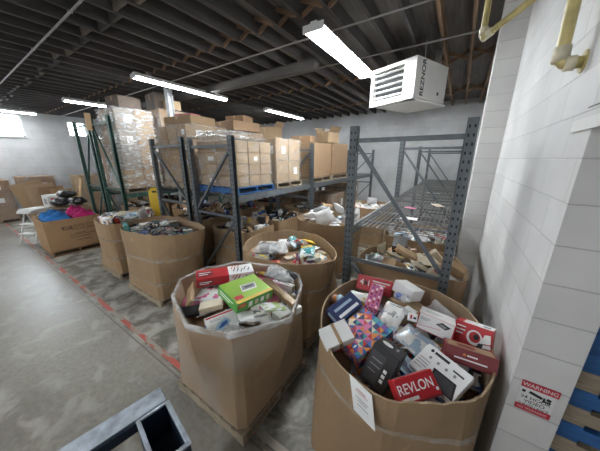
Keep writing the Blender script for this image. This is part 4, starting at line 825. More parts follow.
  ('', 'case', 0.177, 0.144, 0.024, -7.898, 3.573, 1.012, -0.0, 0.0, -2.09),
  ('', 'pouch', 0.172, 0.125, 0.044, -7.992, 3.179, 1.048, 0.0, -0.0, 2.75),
  ('', 'book', 0.201, 0.17, 0.045, -8.102, 3.032, 1.058, 0.26, -0.15, 0.13),
  ('', 'pouch', 0.176, 0.154, 0.037, -7.822, 3.323, 1.019, 0.0, 0.0, -1.96),
  ('', 'pouch', 0.18, 0.144, 0.04, -7.672, 3.479, 1.02, -0.0, 0.0, -2.64),
  ('', 'pouch', 0.308, 0.157, 0.063, -8.061, 3.007, 1.119, 0.18, 0.13, -0.83),
  ('', 'pouch', 0.287, 0.219, 0.063, -7.719, 3.577, 1.074, -0.2, 0.05, 0.59),
  ('', 'pouch', 0.219, 0.164, 0.066, -7.865, 3.259, 1.091, -0.21, 0.04, -0.34),
  ('', 'book', 0.161, 0.111, 0.017, -7.47, 3.13, 1.009, -0.0, -0.0, 1.57),
  ('', 'pouch', 0.292, 0.175, 0.057, -7.514, 3.161, 1.077, -0.08, -0.3, -1.4),
  ('', 'carton', 0.109, 0.138, 0.075, -7.948, 3.51, 1.063, -0.02, 0.0, -0.73),
  ('', 'book', 0.206, 0.151, 0.044, -7.738, 2.993, 1.056, -0.0, 0.35, -0.42),
  ('', 'pouch', 0.221, 0.152, 0.057, -7.999, 3.668, 1.05, -0.03, -0.03, 0.27),
  ('', 'book', 0.24, 0.131, 0.034, -7.702, 3.314, 1.142, 3.14, -0.0, 1.23),
  ('', 'pouch', 0.318, 0.161, 0.081, -7.494, 3.705, 1.133, 1.57, 0.38, -0.14),
  ('', 'case', 0.121, 0.091, 0.013, -7.898, 3.094, 1.074, -0.07, -0.01, -2.15),
  ('', 'book', 0.155, 0.097, 0.03, -7.547, 3.395, 1.052, 2.85, -0.33, 1.05),
  ('', 'carton', 0.271, 0.117, 0.119, -8.137, 3.372, 1.157, 2.26, -1.7, 0.67),
  ('', 'pouch', 0.281, 0.161, 0.064, -7.853, 3.215, 1.187, -0.05, -0.07, 0.72),
  ('', 'book', 0.159, 0.094, 0.018, -7.998, 3.686, 1.009, -3.14, 0.0, 0.64),
  ('', 'pouch', 0.212, 0.235, 0.056, -7.525, 3.215, 1.167, 3.0, 0.06, -1.52),
  ('', 'book', 0.173, 0.141, 0.025, -7.913, 3.033, 1.135, -0.41, 0.37, -0.35),
  ('', 'pouch', 0.213, 0.109, 0.06, -7.397, 3.494, 1.093, 0.01, 0.14, -0.27),
  ('', 'pouch', 0.237, 0.201, 0.053, -7.467, 3.443, 1.163, -0.02, -0.2, 2.9),
 ],
 'greenback': [
  ('', 'book', 0.191, 0.158, 0.024, -7.836, 4.637, 1.012, -0.0, -0.0, 1.42),
  ('', 'carton', 0.16, 0.103, 0.06, -7.444, 4.349, 1.03, 0.0, -0.0, -0.8),
  ('', 'book', 0.209, 0.161, 0.018, -8.077, 4.322, 1.009, -0.0, -0.0, -2.94),
  ('', 'carton', 0.203, 0.137, 0.081, -7.4, 4.548, 1.041, 0.0, -0.0, 2.44),
  ('', 'carton', 0.157, 0.141, 0.097, -8.136, 4.154, 1.058, -0.0, -0.13, 1.54),
  ('', 'carton', 0.191, 0.194, 0.062, -7.965, 4.645, 1.049, 0.09, -0.09, -0.94),
  ('', 'book', 0.13, 0.103, 0.013, -7.479, 4.797, 1.006, -0.0, -0.0, -0.37),
  ('', 'carton', 0.151, 0.118, 0.088, -7.873, 4.444, 1.076, -0.01, 1.57, 0.0),
  ('', 'case', 0.12, 0.096, 0.02, -7.624, 4.27, 1.01, -0.0, 0.0, 2.66),
  ('', 'pouch', 0.151, 0.106, 0.045, -7.733, 4.459, 1.023, 0.0, 0.0, -0.66),
  ('', 'pouch', 0.22, 0.192, 0.065, -7.463, 4.163, 1.064, 0.36, 0.0, 0.19),
  ('', 'book', 0.179, 0.134, 0.029, -8.112, 4.568, 1.053, -0.0, -0.46, 0.44),
  ('', 'book', 0.233, 0.172, 0.037, -7.951, 4.27, 1.037, 0.0, -0.16, 2.5),
  ('', 'pouch', 0.211, 0.226, 0.062, -8.046, 4.794, 1.082, 0.25, -0.24, -1.5),
  ('', 'case', 0.135, 0.099, 0.02, -7.422, 4.036, 1.044, 0.83, 0.0, 0.17),
  ('', 'pouch', 0.206, 0.218, 0.066, -7.706, 4.538, 1.072, 0.33, 0.05, 2.3),
  ('', 'book', 0.158, 0.114, 0.03, -7.916, 4.611, 1.102, 0.1, -0.08, -1.05),
  ('', 'book', 0.216, 0.163, 0.034, -7.644, 4.309, 1.044, -0.24, -0.04, 0.94),
  ('', 'carton', 0.193, 0.14, 0.097, -8.013, 4.106, 1.117, 1.57, 0.72, 1.47),
  ('', 'case', 0.175, 0.144, 0.028, -7.605, 4.686, 1.054, 0.44, 0.13, 2.09),
  ('', 'pouch', 0.253, 0.176, 0.089, -7.649, 4.078, 1.127, 2.86, 1.57, 0.0),
  ('', 'pouch', 0.212, 0.239, 0.077, -7.82, 4.106, 1.128, -1.4, 1.77, -0.64),
  ('', 'carton', 0.247, 0.125, 0.119, -7.466, 4.714, 1.105, 1.33, -0.25, -2.21),
  ('', 'case', 0.174, 0.139, 0.024, -7.747, 4.223, 1.055, 2.93, -0.33, 0.87),
  ('', 'book', 0.2, 0.131, 0.039, -8.124, 4.361, 1.059, 2.82, 0.21, 1.21),
  ('', 'case', 0.191, 0.139, 0.029, -7.737, 4.826, 1.015, 3.14, -0.0, 0.12),
  ('', 'case', 0.192, 0.138, 0.014, -7.591, 4.472, 1.099, -2.32, 0.58, 0.31),
  ('', 'pouch', 0.316, 0.158, 0.06, -7.504, 4.398, 1.115, -0.19, -0.11, 0.65),
  ('', 'pouch', 0.199, 0.118, 0.041, -7.75, 4.312, 1.1, 3.1, -0.41, 0.29),
 ],
 'dim': [
  ('', 'carton', 0.143, 0.082, 0.07, -6.337, 3.693, 1.035, 0.0, -0.0, -2.47),
  ('', 'book', 0.233, 0.164, 0.028, -6.497, 3.88, 1.014, -0.0, 0.0, -0.79),
  ('', 'pouch', 0.238, 0.166, 0.084, -6.083, 3.96, 1.042, -0.0, 0.0, 2.11),
  ('', 'book', 0.147, 0.097, 0.03, -6.039, 4.221, 1.015, 3.14, -0.0, 0.17),
  ('', 'pouch', 0.296, 0.193, 0.084, -6.173, 4.307, 1.065, -0.01, 0.15, 1.64),
  ('', 'case', 0.134, 0.098, 0.016, -6.456, 4.25, 1.008, -0.0, -3.14, 1.46),
  ('', 'pouch', 0.306, 0.156, 0.052, -5.802, 3.763, 1.111, -0.0, 0.63, 2.79),
  ('', 'pouch', 0.311, 0.223, 0.085, -6.161, 3.942, 1.126, 0.0, -0.0, 0.01),
  ('', 'case', 0.177, 0.138, 0.027, -5.988, 4.366, 1.029, 0.0, -0.18, -1.78),
  ('', 'carton', 0.152, 0.176, 0.109, -6.419, 3.857, 1.083, 0.0, -0.0, 2.76),
  ('', 'pouch', 0.255, 0.182, 0.073, -5.786, 3.965, 1.036, -0.0, 0.0, 2.56),
  ('', 'case', 0.197, 0.134, 0.027, -6.334, 4.27, 1.037, -0.38, 0.0, 1.64),
  ('', 'book', 0.12, 0.091, 0.019, -5.983, 3.763, 1.047, -1.83, 0.0, -1.09),
  ('', 'pouch', 0.2, 0.232, 0.059, -6.02, 3.892, 1.199, 0.0, -0.0, -0.49),
  ('', 'pouch', 0.201, 0.154, 0.067, -6.23, 3.465, 1.101, 1.58, 1.57, 0.0),
  ('', 'carton', 0.172, 0.146, 0.12, -6.308, 3.711, 1.156, 0.84, 1.57, 0.0),
  ('', 'pouch', 0.293, 0.168, 0.069, -6.028, 4.171, 1.142, -2.5, 0.54, 0.4),
  ('', 'carton', 0.144, 0.125, 0.118, -6.532, 4.231, 1.076, 1.66, -0.12, -0.78),
  ('', 'case', 0.199, 0.133, 0.018, -6.177, 3.651, 1.052, 2.66, -0.13, 1.8),
  ('', 'carton', 0.143, 0.096, 0.036, -6.549, 4.059, 1.036, -2.99, 0.16, 0.73),
  ('', 'pouch', 0.241, 0.16, 0.065, -6.031, 3.637, 1.033, 3.14, -0.0, -1.09),
  ('', 'carton', 0.233, 0.172, 0.117, -5.793, 4.302, 1.104, -2.19, -0.0, -0.92),
  ('', 'pouch', 0.166, 0.146, 0.037, -5.802, 3.897, 1.132, -0.0, 2.59, -0.69),
  ('', 'book', 0.207, 0.135, 0.041, -6.413, 3.567, 1.02, -0.0, 0.0, 2.3),
  ('', 'book', 0.164, 0.121, 0.024, -6.282, 4.011, 1.181, -0.0, -0.0, 0.26),
  ('', 'pouch', 0.205, 0.158, 0.057, -5.862, 4.071, 1.102, 0.05, 0.01, -2.4),
  ('', 'pouch', 0.266, 0.206, 0.051, -6.118, 4.435, 1.114, 0.02, -0.15, -1.59),
  ('', 'pouch', 0.315, 0.179, 0.063, -6.262, 4.05, 1.225, 0.0, -0.0, -1.31),
  ('', 'carton', 0.28, 0.148, 0.104, -6.696, 3.941, 1.156, 2.5, 1.34, -0.65),
  ('', 'pouch', 0.192, 0.158, 0.044, -6.025, 3.554, 1.094, -0.05, -0.13, 2.4),
  ('', 'pouch', 0.203, 0.229, 0.059, -5.871, 4.11, 1.158, 0.0, 0.05, 2.57),
  ('', 'case', 0.124, 0.092, 0.018, -6.425, 4.101, 1.009, 0.0, 0.0, 1.77),
  ('', 'case', 0.187, 0.132, 0.025, -6.677, 4.072, 1.013, -3.14, -0.0, -0.02),
  ('', 'pouch', 0.148, 0.129, 0.059, -6.04, 3.806, 1.257, -0.0, -0.0, 1.36),
 ],
}
SIGN = ((.553, 1.549, 1.095), .145, .165)
CART = ((-.965, .42, 0), math.radians(-10), .95)

# ------------------------------------------------------------------ the room
def floor_mat():
    m, n, l, b = newmat('worn_concrete')
    tc = n.new('ShaderNodeTexCoord'); sp = n.new('ShaderNodeSeparateXYZ'); l.new(tc.outputs['Object'], sp.inputs[0])
    def noise(sc, det, dist=0):
        z = n.new('ShaderNodeTexNoise'); z.inputs['Scale'].default_value = sc; z.inputs['Detail'].default_value = det; z.inputs['Distortion'].default_value = dist
        l.new(tc.outputs['Object'], z.inputs['Vector']); return z
    def ramp(src, p0, c0, p1, c1):
        r = n.new('ShaderNodeValToRGB'); e = r.color_ramp.elements; e[0].position = p0; e[1].position = p1; e[0].color = (*c0, 1); e[1].color = (*c1, 1)
        l.new(src, r.inputs[0]); return r
    def mix(f, a, c, mode='MIX'):
        x = n.new('ShaderNodeMix'); x.data_type = 'RGBA'; x.blend_type = mode
        if isinstance(f, float): x.inputs[0].default_value = f
        else: l.new(f, x.inputs[0])
        l.new(a, x.inputs[6]); l.new(c, x.inputs[7]); return x.outputs[2]
    big = noise(.55, 5, .4); mid = noise(3.2, 8, .8); fine = noise(22, 6)
    aisle = ramp(big.outputs['Fac'], .35, (.165, .15, .12), .68, (.275, .26, .225))
    slab = ramp(mid.outputs['Fac'], .40, (.13, .12, .095), .62, (.37, .36, .325))
    st = n.new('ShaderNodeMath'); st.operation = 'GREATER_THAN'; st.inputs[1].default_value = 1.04; l.new(sp.outputs['Y'], st.inputs[0])
    base = mix(st.outputs[0], aisle.outputs[0], slab.outputs[0])
    grit = ramp(fine.outputs['Fac'], .3, (.8, .8, .8), .7, (1.1, 1.1, 1.1)); base = mix(1.0, base, grit.outputs[0], 'MULTIPLY')
    scuff = ramp(mid.outputs['Fac'], .52, (0, 0, 0), .66, (.5, .5, .5))
    pale = n.new('ShaderNodeRGB'); pale.outputs[0].default_value = (.40, .385, .34, 1)
    base = mix(scuff.outputs[0], base, pale.outputs[0])
    ab = n.new('ShaderNodeMath'); ab.operation = 'SUBTRACT'; ab.inputs[1].default_value = 1.0; l.new(sp.outputs['Y'], ab.inputs[0])
    a2 = n.new('ShaderNodeMath'); a2.operation = 'ABSOLUTE'; l.new(ab.outputs[0], a2.inputs[0])
    jt = n.new('ShaderNodeMath'); jt.operation = 'LESS_THAN'; jt.inputs[1].default_value = .008; l.new(a2.outputs[0], jt.inputs[0])
    dk = n.new('ShaderNodeRGB'); dk.outputs[0].default_value = (.13, .12, .11, 1)
    base = mix(jt.outputs[0], base, dk.outputs[0])
    l.new(base, b.inputs['Base Color'])
    rr = n.new('ShaderNodeMapRange'); rr.inputs[1].default_value = .3; rr.inputs[2].default_value = .7; rr.inputs[3].default_value = .30; rr.inputs[4].default_value = .42
    l.new(mid.outputs['Fac'], rr.inputs[0])
    ad = n.new('ShaderNodeMath'); ad.operation = 'MULTIPLY_ADD'; ad.inputs[1].default_value = .25; l.new(st.outputs[0], ad.inputs[0]); l.new(rr.outputs[0], ad.inputs[2])
    l.new(ad.outputs[0], b.inputs['Roughness'])
    bp = n.new('ShaderNodeBump'); bp.inputs['Strength'].default_value = .15; bp.inputs['Distance'].default_value = .004
    l.new(fine.outputs['Fac'], bp.inputs['Height']); l.new(bp.outputs[0], b.inputs['Normal'])
    return m
XL, YB, ZC = -16.0, 11.3, 4.5
struct('floor', MB().box((-6.0, 2.5, -.05), (21, 19, .1)), floor_mat())
DECKING = M('ceiling_decking', (.15, .135, .125), .8, var=.25, scale=3, stretch=(8, .6, 1))
JOIST = M('ceiling_joist_paint', (.075, .068, .064), .75, var=.25, scale=4, stretch=(1, .4, 1))
JWOOD = M('bare_joist_wood', (.21, .13, .075), .8, var=.3, scale=4, stretch=(1, .4, 1))
struct('ceiling', MB().box((-6.0, 2.5, ZC + .03), (21, 19, .06)), DECKING)
tn = 0
x = XL + .3; jx = []
while x < 3.9:
    tn += 1; jx.append(x)
    struct('trim_%d' % tn, MB().box((x, 2.5, ZC - .10), (.045, 18.6, .20)), JWOOD if -.75 < x < .6 else JOIST)
    x += .41
# bridging boards between the joists, one trim for each row
for row, (yy, kind) in enumerate(((-.6, 'b'), (1.9, 'b'), (3.3, 'x'), (6.4, 'x'), (9.2, 'x'))):
    mb = MB(); rb = random.Random(row)
    for i in range(len(jx) - 1):
        a, c = jx[i] + .023, jx[i + 1] - .023
        if kind == 'b': mb.box(((a + c) / 2, yy + rb.choice((-.05, .05)), ZC - .10), (c - a, .04, .17), mi=1 if rb.random() < .5 else 0)
        else:
            mb.bar((a, yy - .03, ZC - .02), (c, yy - .03, ZC - .19), .02, .06, mi=1); mb.bar((a, yy + .03, ZC - .19), (c, yy + .03, ZC - .02), .02, .06, mi=1)
    tn += 1; struct('trim_%d' % tn, mb, [JOIST, JWOOD if kind == 'x' else M('pale_blocking', (.17, .14, .11), .8, var=.2)])
tn += 1; struct('trim_%d' % tn, MB().box((-7.5, 4.75, ZC - .28), (9.6, .2, .15)).box((-7.5, 4.75, ZC - .207), (9.6, .28, .012)), M('beam_paint', (.09, .083, .078), .7, var=.2, stretch=(.4, 1, 1)))
WW = BLOCK('white_block_right', (.65, .65, .645), 'y', (.48, .48, .47), soft=.6)
WX = BLOCK('white_block_cross', (.68, .675, .655), 'x', (.46, .46, .45), bw=40)
# right wall with its free end near the camera
struct('wall_right', MB().box((.555, (1.55 + YB) / 2, ZC / 2), (.226, YB - 1.55, ZC)), [WW]).data.materials.append(WX)
for p in bpy.data.objects['wall_right'].data.polygons:
    if abs(p.normal.y) > .9: p.material_index = 1
struct('wall_right_pilaster', MB().box((.315, 4.45, ZC / 2), (.26, .4, ZC)), [WX])
struct('wall_right_header', MB().box((.558, -1.0, 3.55), (.236, 5.4, 2.0)), [WW])
struct('trim_%d' % (tn + 1), MB().box((.443, -.9, 2.615), (.006, 5.1, .007)), HOLE)
struct('lintel', MB().box((.553, -.8, 2.545), (.246, 5.1, .05)), M('lintel_paint', (.74, .74, .72), .5, var=.05))
struct('wall_side_room', MB().box((2.5, 3.4, ZC / 2), (3.7, .2, ZC)).box((4.2, -1.5, ZC / 2), (.2, 10, ZC)), [WX])
struct('wall_back', MB().box((-7.7, YB + .1, ZC / 2), (17, .2, ZC)), [BLOCK('white_block_back', (.55, .56, .565), 'x', (.47, .48, .48), var=.02)])
WL = BLOCK('grey_block_left', (.52, .53, .535), 'y', (.34, .35, .35), bw=.8, bh=.4, var=.03)
# left wall around two windows
wy = [(1.05, 2.6, 3.3, 4.2), (4.05, 4.75, 3.45, 4.1)]
mb = MB(); y0 = -7.0
for (a, c, z0, z1) in wy:
    mb.box((XL - .1, (y0 + a) / 2, ZC / 2), (.2, a - y0, ZC)); mb.box((XL - .1, (a + c) / 2, z0 / 2), (.2, c - a, z0)); mb.box((XL - .1, (a + c) / 2, (z1 + ZC) / 2), (.2, c - a, ZC - z1)); y0 = c
mb.box((XL - .1, (y0 + YB + .2) / 2, ZC / 2), (.2, YB + .2 - y0, ZC))
struct('wall_left', mb, [WL])
SKYGLASS = EMIT('daylit_glass', (.80, .90, 1.0), 6.0)
for i, (a, c, z0, z1) in enumerate(wy):
    wn = bpy.data.objects.new('window_%d' % (i + 1), None); C.objects.link(wn); wn.location = (XL - .1, (a + c) / 2, z0); wn['kind'] = 'structure'
    hw, hh = (c - a) / 2, z1 - z0
    f = MB()
    for s in (-1, 1): f.box((0, s * (hw - .025), hh / 2), (.08, .05, hh)); f.box((0, 0, .025 if s < 0 else hh - .025), (.08, hw * 2, .05))
    f.box((0, 0, hh * .5), (.06, hw * 2, .035)).box((0, 0, hh / 2), (.05, .03, hh))
    f.build('window_frame', WHITE, wn)
    MB().box((-.02, 0, hh / 2), (.008, hw * 2 - .06, hh - .06)).build('pane', SKYGLASS, wn)
    MB().box((.1, 0, -.02), (.2, hw * 2 + .06, .04)).build('window_sill', WHITE, wn)
# worn red line on the concrete
def tape_mat():
    m, n, l, b = newmat('worn_red_line'); b.inputs['Roughness'].default_value = .5
    tc = n.new('ShaderNodeTexCoord'); z = n.new('ShaderNodeTexNoise'); z.inputs['Scale'].default_value = 5; z.inputs['Detail'].default_value = 8
    mp = n.new('ShaderNodeMapping'); mp.inputs['Scale'].default_value = (.5, 1.5, 1); l.new(tc.outputs['Object'], mp.inputs[0]); l.new(mp.outputs[0], z.inputs['Vector'])
    r = n.new('ShaderNodeValToRGB'); e = r.color_ramp.elements; e[0].position = .47; e[0].color = (.30, .27, .22, 1); e[1].position = .52; e[1].color = (.44, .085, .06, 1)
    k = e.new(.72); k.color = (.48, .09, .07, 1)
    l.new(z.outputs['Fac'], r.inputs[0]); l.new(r.outputs[0], b.inputs['Base Color']); return m
struct('floor_line', MB().box((-7.0, 1.09, .0015), (14.6, .062, .003)), tape_mat())

# ------------------------------------------------------------------ fluorescent lights
TUBEM = EMIT('lit_tube', (.93, .97, 1.0), TUBE)
def light(x, y0, y1, label, n=2, z=4.06):
    t = thing('ceiling_light', label, 'ceiling light', (x, (y0 + y1) / 2, z), group='fluorescent strip lights'); L = y1 - y0
    e = 1 if n == 2 else 1.4
    h = MB().box((0, 0, .105), (.10, L, .07)).poly([(-.12 * e, -L / 2, .05), (-.12 * e, L / 2, .05), (-.05, L / 2, .08), (-.05, -L / 2, .08)]).poly([(.12 * e, L / 2, .05), (.12 * e, -L / 2, .05), (.05, -L / 2, .08), (.05, L / 2, .08)])
    h.box((0, 0, .074), (.12 * e, L, .012))
    h.build('housing', WHITE, t)
    for s in (-1, 1):
        MB().box((0, s * (L / 2 + .008), .065), (.22 * e, .016, .09)).build('end_cap', WHITE, t)
        MB().box((0, s * L * .35, .185), (.03, .03, .09)).build('mounting_bracket', WIRE, t)
    for s in ((-.055, .055) if n == 2 else (-.105, -.035, .035, .105)):
        MB().tube([(s, -L / 2 + .02, .042), (s, L / 2 - .02, .042)], .019, 8).build('tube', TUBEM, t)
    return t
light(-1.86, 3.16, 5.34, 'long bright strip light hanging nearest, in front of the white heater', 3, 3.98)
light(-1.95, 7.2, 9.65, 'strip light near the back wall, mostly hidden behind the white heater')
light(-6.2, 2.87, 5.35, 'long lit strip light above the wrapped pallet loads')
light(-6.2, 7.2, 9.65, 'lit strip light deeper in the room above the stored brown boxes')
light(-10.4, 2.7, 3.75, 'short lit strip light over the tall green rack frames')
light(-14.5, .35, 2.8, 'lit strip light beside the daylit window on the far wall')
for k, xx in enumerate((-1.95, -6.2, -10.4)):  # unseen fixtures behind the camera, added for their light
    light(xx, -3.6, -1.15, 'unseen strip light over the open aisle floor, %s from the white wall' % ('first', 'second', 'third')[k])

# ------------------------------------------------------------------ thin conduits and gas pipes
GALV = M('galvanised_conduit', (.30, .29, .28), .5, .3)
YEL = M('yellow_pipe_paint', (.56, .47, .20), .45, var=.3, scale=9)
for (x0, x1, yy, lab) in ((-15.9, .4, 3.86, 'thin grey conduit crossing the dark ceiling above the long bright light'), (-15.9, .4, 5.1, 'thin grey conduit on the ceiling beyond the wooden beam'), (-15.9, .4, 1.5, 'thin grey conduit crossing the ceiling over the aisle')):
    mb = MB().tube([(x0, yy, 4.284), (x1, yy, 4.284)], .014, 8)
    t = tag(mb.build('conduit_pipe', GALV), lab, 'conduit')
    for k in range(8): MB().box((x0 + 1 + k * 2.05, yy, 4.286), (.03, .05, .024)).build('clamp', GALV, t)
def pipe(name, lab, pts, r, fit, fl=None):
    t = tag(MB().tube(pts, r, 14).build(name, YEL, smooth=True), lab, 'pipe')
    for (p, d) in fit:
        p = Vector(p); d = Vector(d)
        MB().tube([p - d, p - d * .96, p + d * .96, p + d], [r * 1.05, r * 1.28, r * 1.28, r * 1.05], 14).build('pipe_fitting', M('worn_fitting', (.62, .57, .42), .5, var=.25, scale=14), t, smooth=True)
    if fl:
        MB().tube([fl[0], fl[1]], r * 1.9, 14).build('wall_flange', YEL, t)
    return t
pipe('gas_pipe', 'worn yellow gas pipe dropping along the white wall and elbowing into it', [(.354, 2.02, 4.25), (.354, 1.90, 2.93), (.357, 1.895, 2.885), (.370, 1.892, 2.868), (.39, 1.89, 2.862), (.44, 1.89, 2.862)], .027, [((.354, 1.90, 2.91), (0, .004, .035)), ((.392, 1.89, 2.862), (.02, 0, 0))], ((.436, 1.89, 2.862), (.442, 1.89, 2.862)))
pipe('gas_pipe', 'yellow gas pipe with a bend running along the ceiling toward the white heater', [(.437, 2.45, 3.55), (.04, 2.775, 3.388), (.012, 2.77, 3.375), (.006, 2.80, 3.40), (-.004, 2.85, 4.28)], .024, [((.035, 2.78, 3.386), (.03, -.025, .012)), ((.006, 2.80, 3.42), (0, 0, .03))], ((.425, 2.46, 3.545), (.439, 2.448, 3.551)))

# ------------------------------------------------------------------ hanging heater
def heater():
    W, D, H = .92, 1.2, .63
    t = thing('unit_heater', 'white louvered unit heater hanging from the ceiling near the right wall', 'heater', (-1.0, 5.42, 3.37), (0, 0, math.radians(-23)))
    P = [(-W / 2, -D / 2), (W / 2 - .02, -D / 2), (W / 2, -D / 2 + .08), (W / 2, D / 2 - .2), (W / 2 - .2, D / 2), (-W / 2 + .2, D / 2), (-W / 2, D / 2 - .2)]
    mb = MB(); x0 = -W / 2
    mb.prism([(-W / 2, -D / 2 + .10)] + P[2:], .03, H)               # body
    mb.box((0, .05, .015), (W * .9, D * .85, .03))
    for (cx, cz, sx, sz) in ((0, .045, W, .09), (0, H - .03, W, .06), (-W / 2 + .03, H / 2, .06, H), (W / 2 - .11, H / 2, .22, H)):
        mb.box((cx, -D / 2 + .05, cz), (sx, .10, sz))
    mb.build('cabinet', WHITE, t)
    MB().box((-.06, -D / 2 + .09, H / 2), (.68, .012, .5)).build('burner_opening', HOLE, t)
    for k in range(5):
        z = .135 + k * .095
        MB().box((-.06, -D / 2 + .035, z), (.66, .045, .009), Euler((math.radians(-18), 0, 0)).to_matrix()).build('louver', WHITE, t)
    lettering(t, 'REZNOR', (W / 2 + .002, -.38, .34), Matrix(((0, 0, 1), (0, -1, 0), (1, 0, 0))).transposed().to_euler(), .145, INK, .98, .022)
    MB().box((W / 2 + .003, .14, .16), (.006, .05, .05)).build('service_port', BLACK, t)
    MB().tube([(0, D / 2 - .02, .35), (0, D / 2 + .22, .35), (0, D / 2 + .22, 1.15)], .06, 12).build('flue', GALV, t)
    for sx in (-1, 1):
        for sy in (-1, 1): MB().tube([(sx * .38, sy * .26, H), (sx * .38, sy * .26, 4.3 - 3.37)], .007, 6).build('hanger_rod', GALV, t)
heater()

# ------------------------------------------------------------------ pallet racks
def upright_mb(mb, x, y, z1, s):
    """a punched C-shaped post; s = +1 or -1 is the side its open back faces along x"""
    mb.box((x, y - .036, z1 / 2), (.085, .004, z1)); mb.box((x, y + .036, z1 / 2), (.085, .004, z1))
    mb.box((x - s * .041, y, z1 / 2), (.004, .076, z1))
    z = .12
    while z < z1 - .05:
        for u in (-.02, .02): mb.box((x + u, y - .0385, z), (.014, .002, .026), mi=1)
        z += .075
def rack(name, label, x0, x1, ys, z1, paint, beams, diag=1, low=1.18, group='pallet racks'):
    t = thing(name, label, 'pallet rack', ((x0 + x1) / 2, ys[0], 0), group=group); cx, cy = (x0 + x1) / 2, ys[0]
    for i, y in enumerate(ys):
        for x, s in ((x0, 1), (x1, -1)):
            mb = MB(); upright_mb(mb, x - cx, y - cy, z1, -s if x == x0 else -s); mb.build('upright', [paint, HOLE], t)
            MB().box((x - cx, y - cy, .005), (.13, .12, .01)).build('foot_plate', paint, t)
        a, c = x0 - cx + .042, x1 - cx - .042; Y = y - cy
        for z in (z1 - .15, low, .25): MB().box((0, Y, z), (c - a, .036, .045)).build('brace', paint, t)
        p, q = (a, c) if diag > 0 else (c, a)
        MB().bar((p, Y, z1 - .2), (q, Y, low + .06), .036, .04, up=(0, 1, 0)).build('diagonal_brace', paint, t)
        MB().bar((p, Y, low - .06), (q, Y, .3), .036, .04, up=(0, 1, 0)).build('diagonal_brace', paint, t)
    for zb in beams:
        for i in range(len(ys) - 1):
            for x, s in ((x0, 1), (x1, -1)):
                L = ys[i + 1] - ys[i] - .08
                m = MB().box((x - cx + s * .02, (ys[i] + ys[i + 1]) / 2 - cy, zb - .055), (.045, L, .11))
                for e in (-1, 1): m.box((x - cx, (ys[i] + ys[i + 1]) / 2 - cy + e * (L / 2 - .002), zb - .075), (.085, .006, .2))
                m.build('beam', paint, t)
    return t
def wire_deck(x0, x1, y0, y1, z, label):
    mb = MB(); n = int((y1 - y0) / .075); k = int((x1 - x0) / .055)
    for i in range(n + 1): mb.box(((x0 + x1) / 2, y0 + (y1 - y0) * i / n, z + .004), (x1 - x0, .006, .006))
    for i in range(k + 1): mb.box((x0 + (x1 - x0) * i / k, (y0 + y1) / 2, z + .009), (.006, y1 - y0, .006))
    d = mb.build('wire_deck', WIRE); tag(d, label, 'wire deck', 'wire decks lying on the racks')
    for i in range(4):
        yy = y0 + (y1 - y0) * (i + .5) / 4
        MB().box(((x0 + x1) / 2, yy, z - .012), (x1 - x0 - .04, .05, .024)).build('support_channel', WIRE, d)
RY = [2.67, 5.37, 8.07, 10.77]
rack('pallet_rack', 'grey pallet rack with empty wire decks standing along the white block wall', -1.02, .05, RY, 2.74, STEEL, (1.6,))
for i, q in enumerate(('nearest bay', 'second bay', 'farthest bay')):
    wire_deck(-.98, .01, RY[i] + .05, RY[i + 1] - .05, 1.60, 'empty wire deck on the rack along the white wall, ' + q)
MY = [2.6, 5.04, 7.48, 9.92]
rack('pallet_rack', 'grey rack carrying the blue pallet and the crate of wrapped cartons', -4.03, -2.96, MY, 2.74, STEEL, (1.8,), -1, 1.45)
rack('pallet_rack', 'grey rack back to back behind the one with the blue pallet', -5.33, -4.28, MY, 2.78, STEEL, (1.8,), 1, 1.55)
for i, q in enumerate(('under the blue pallet', 'under the brown bulk boxes', 'far bay beyond the brown bulk boxes')):
    wire_deck(-3.99, -3.0, MY[i] + .05, MY[i + 1] - .05, 1.80, 'wire deck of the middle grey rack, ' + q)
for i, q in enumerate(('under the two nearest wrapped loads', 'in the second bay', 'in the far bay')):
    wire_deck(-5.29, -4.32, MY[i] + .05, MY[i + 1] - .05, 1.80, 'wire deck of the rack behind the blue pallet, ' + q)
rack('pallet_rack', 'tall green rack whose front posts stand before the silver wrapped stack', -8.3, -7.2, MY[:3], 3.4, GREEN, (1.5,), 1, 1.6)
rack('pallet_rack', 'tall green rack nearest the windowed wall, second from the silver wrapped stack', -9.62, -8.52, MY[:3], 3.42, GREEN, (1.5,), -1, 1.6)
for (a, c, q) in ((-8.26, -7.24, 'under the silver wrapped stack'), (-9.58, -8.56, 'on the green rack nearest the windowed wall')):
    for i in range(2): wire_deck(a, c, MY[i] + .05, MY[i + 1] - .05, 1.50, 'wire deck %s, %s bay' % (q, ('front', 'rear')[i]))
mb = MB().box((-6.93, 4.02, ZC / 2), (.012, .14, ZC - .3)).box((-6.93, 3.955, ZC / 2), (.16, .012, ZC - .3)).box((-6.93, 4.085, ZC / 2), (.16, .012, ZC - .3))
struct('column', mb.box((-6.93, 4.02, .01), (.26, .26, .02)), M('grey_column_paint', (.30, .31, .32), .5, .1))

# ------------------------------------------------------------------ pallets
def pallet(x, y, z, w, d, label, mat, rot=0, group='pallets under boxes and loads', boards=7):
    t = thing('pallet', label, 'pallet', (x, y, z), (0, 0, rot), group)
    mb = MB(); rb = random.Random(int(abs(x * 100 + y * 37)))
    for i in range(boards):
        xx = -w / 2 + .05 + (w - .1) * i / (boards - 1)
        mb.box((xx, 0, .107), (.095, d, .017), Euler((0, 0, rb.uniform(-.006, .006))).to_matrix())
    mb.build('deck', mat, t)
    for s in (-1, 0, 1): MB().box((0, s * (d / 2 - .02), .0585), (w, .04, .08)).build('stringer', mat, t)
    mb = MB()
    for i in range(4): mb.box((-w / 2 + .05 + (w - .1) * i / 3, 0, .009), (.095, d, .018))
    mb.build('bottom_boards', mat, t)
    return t

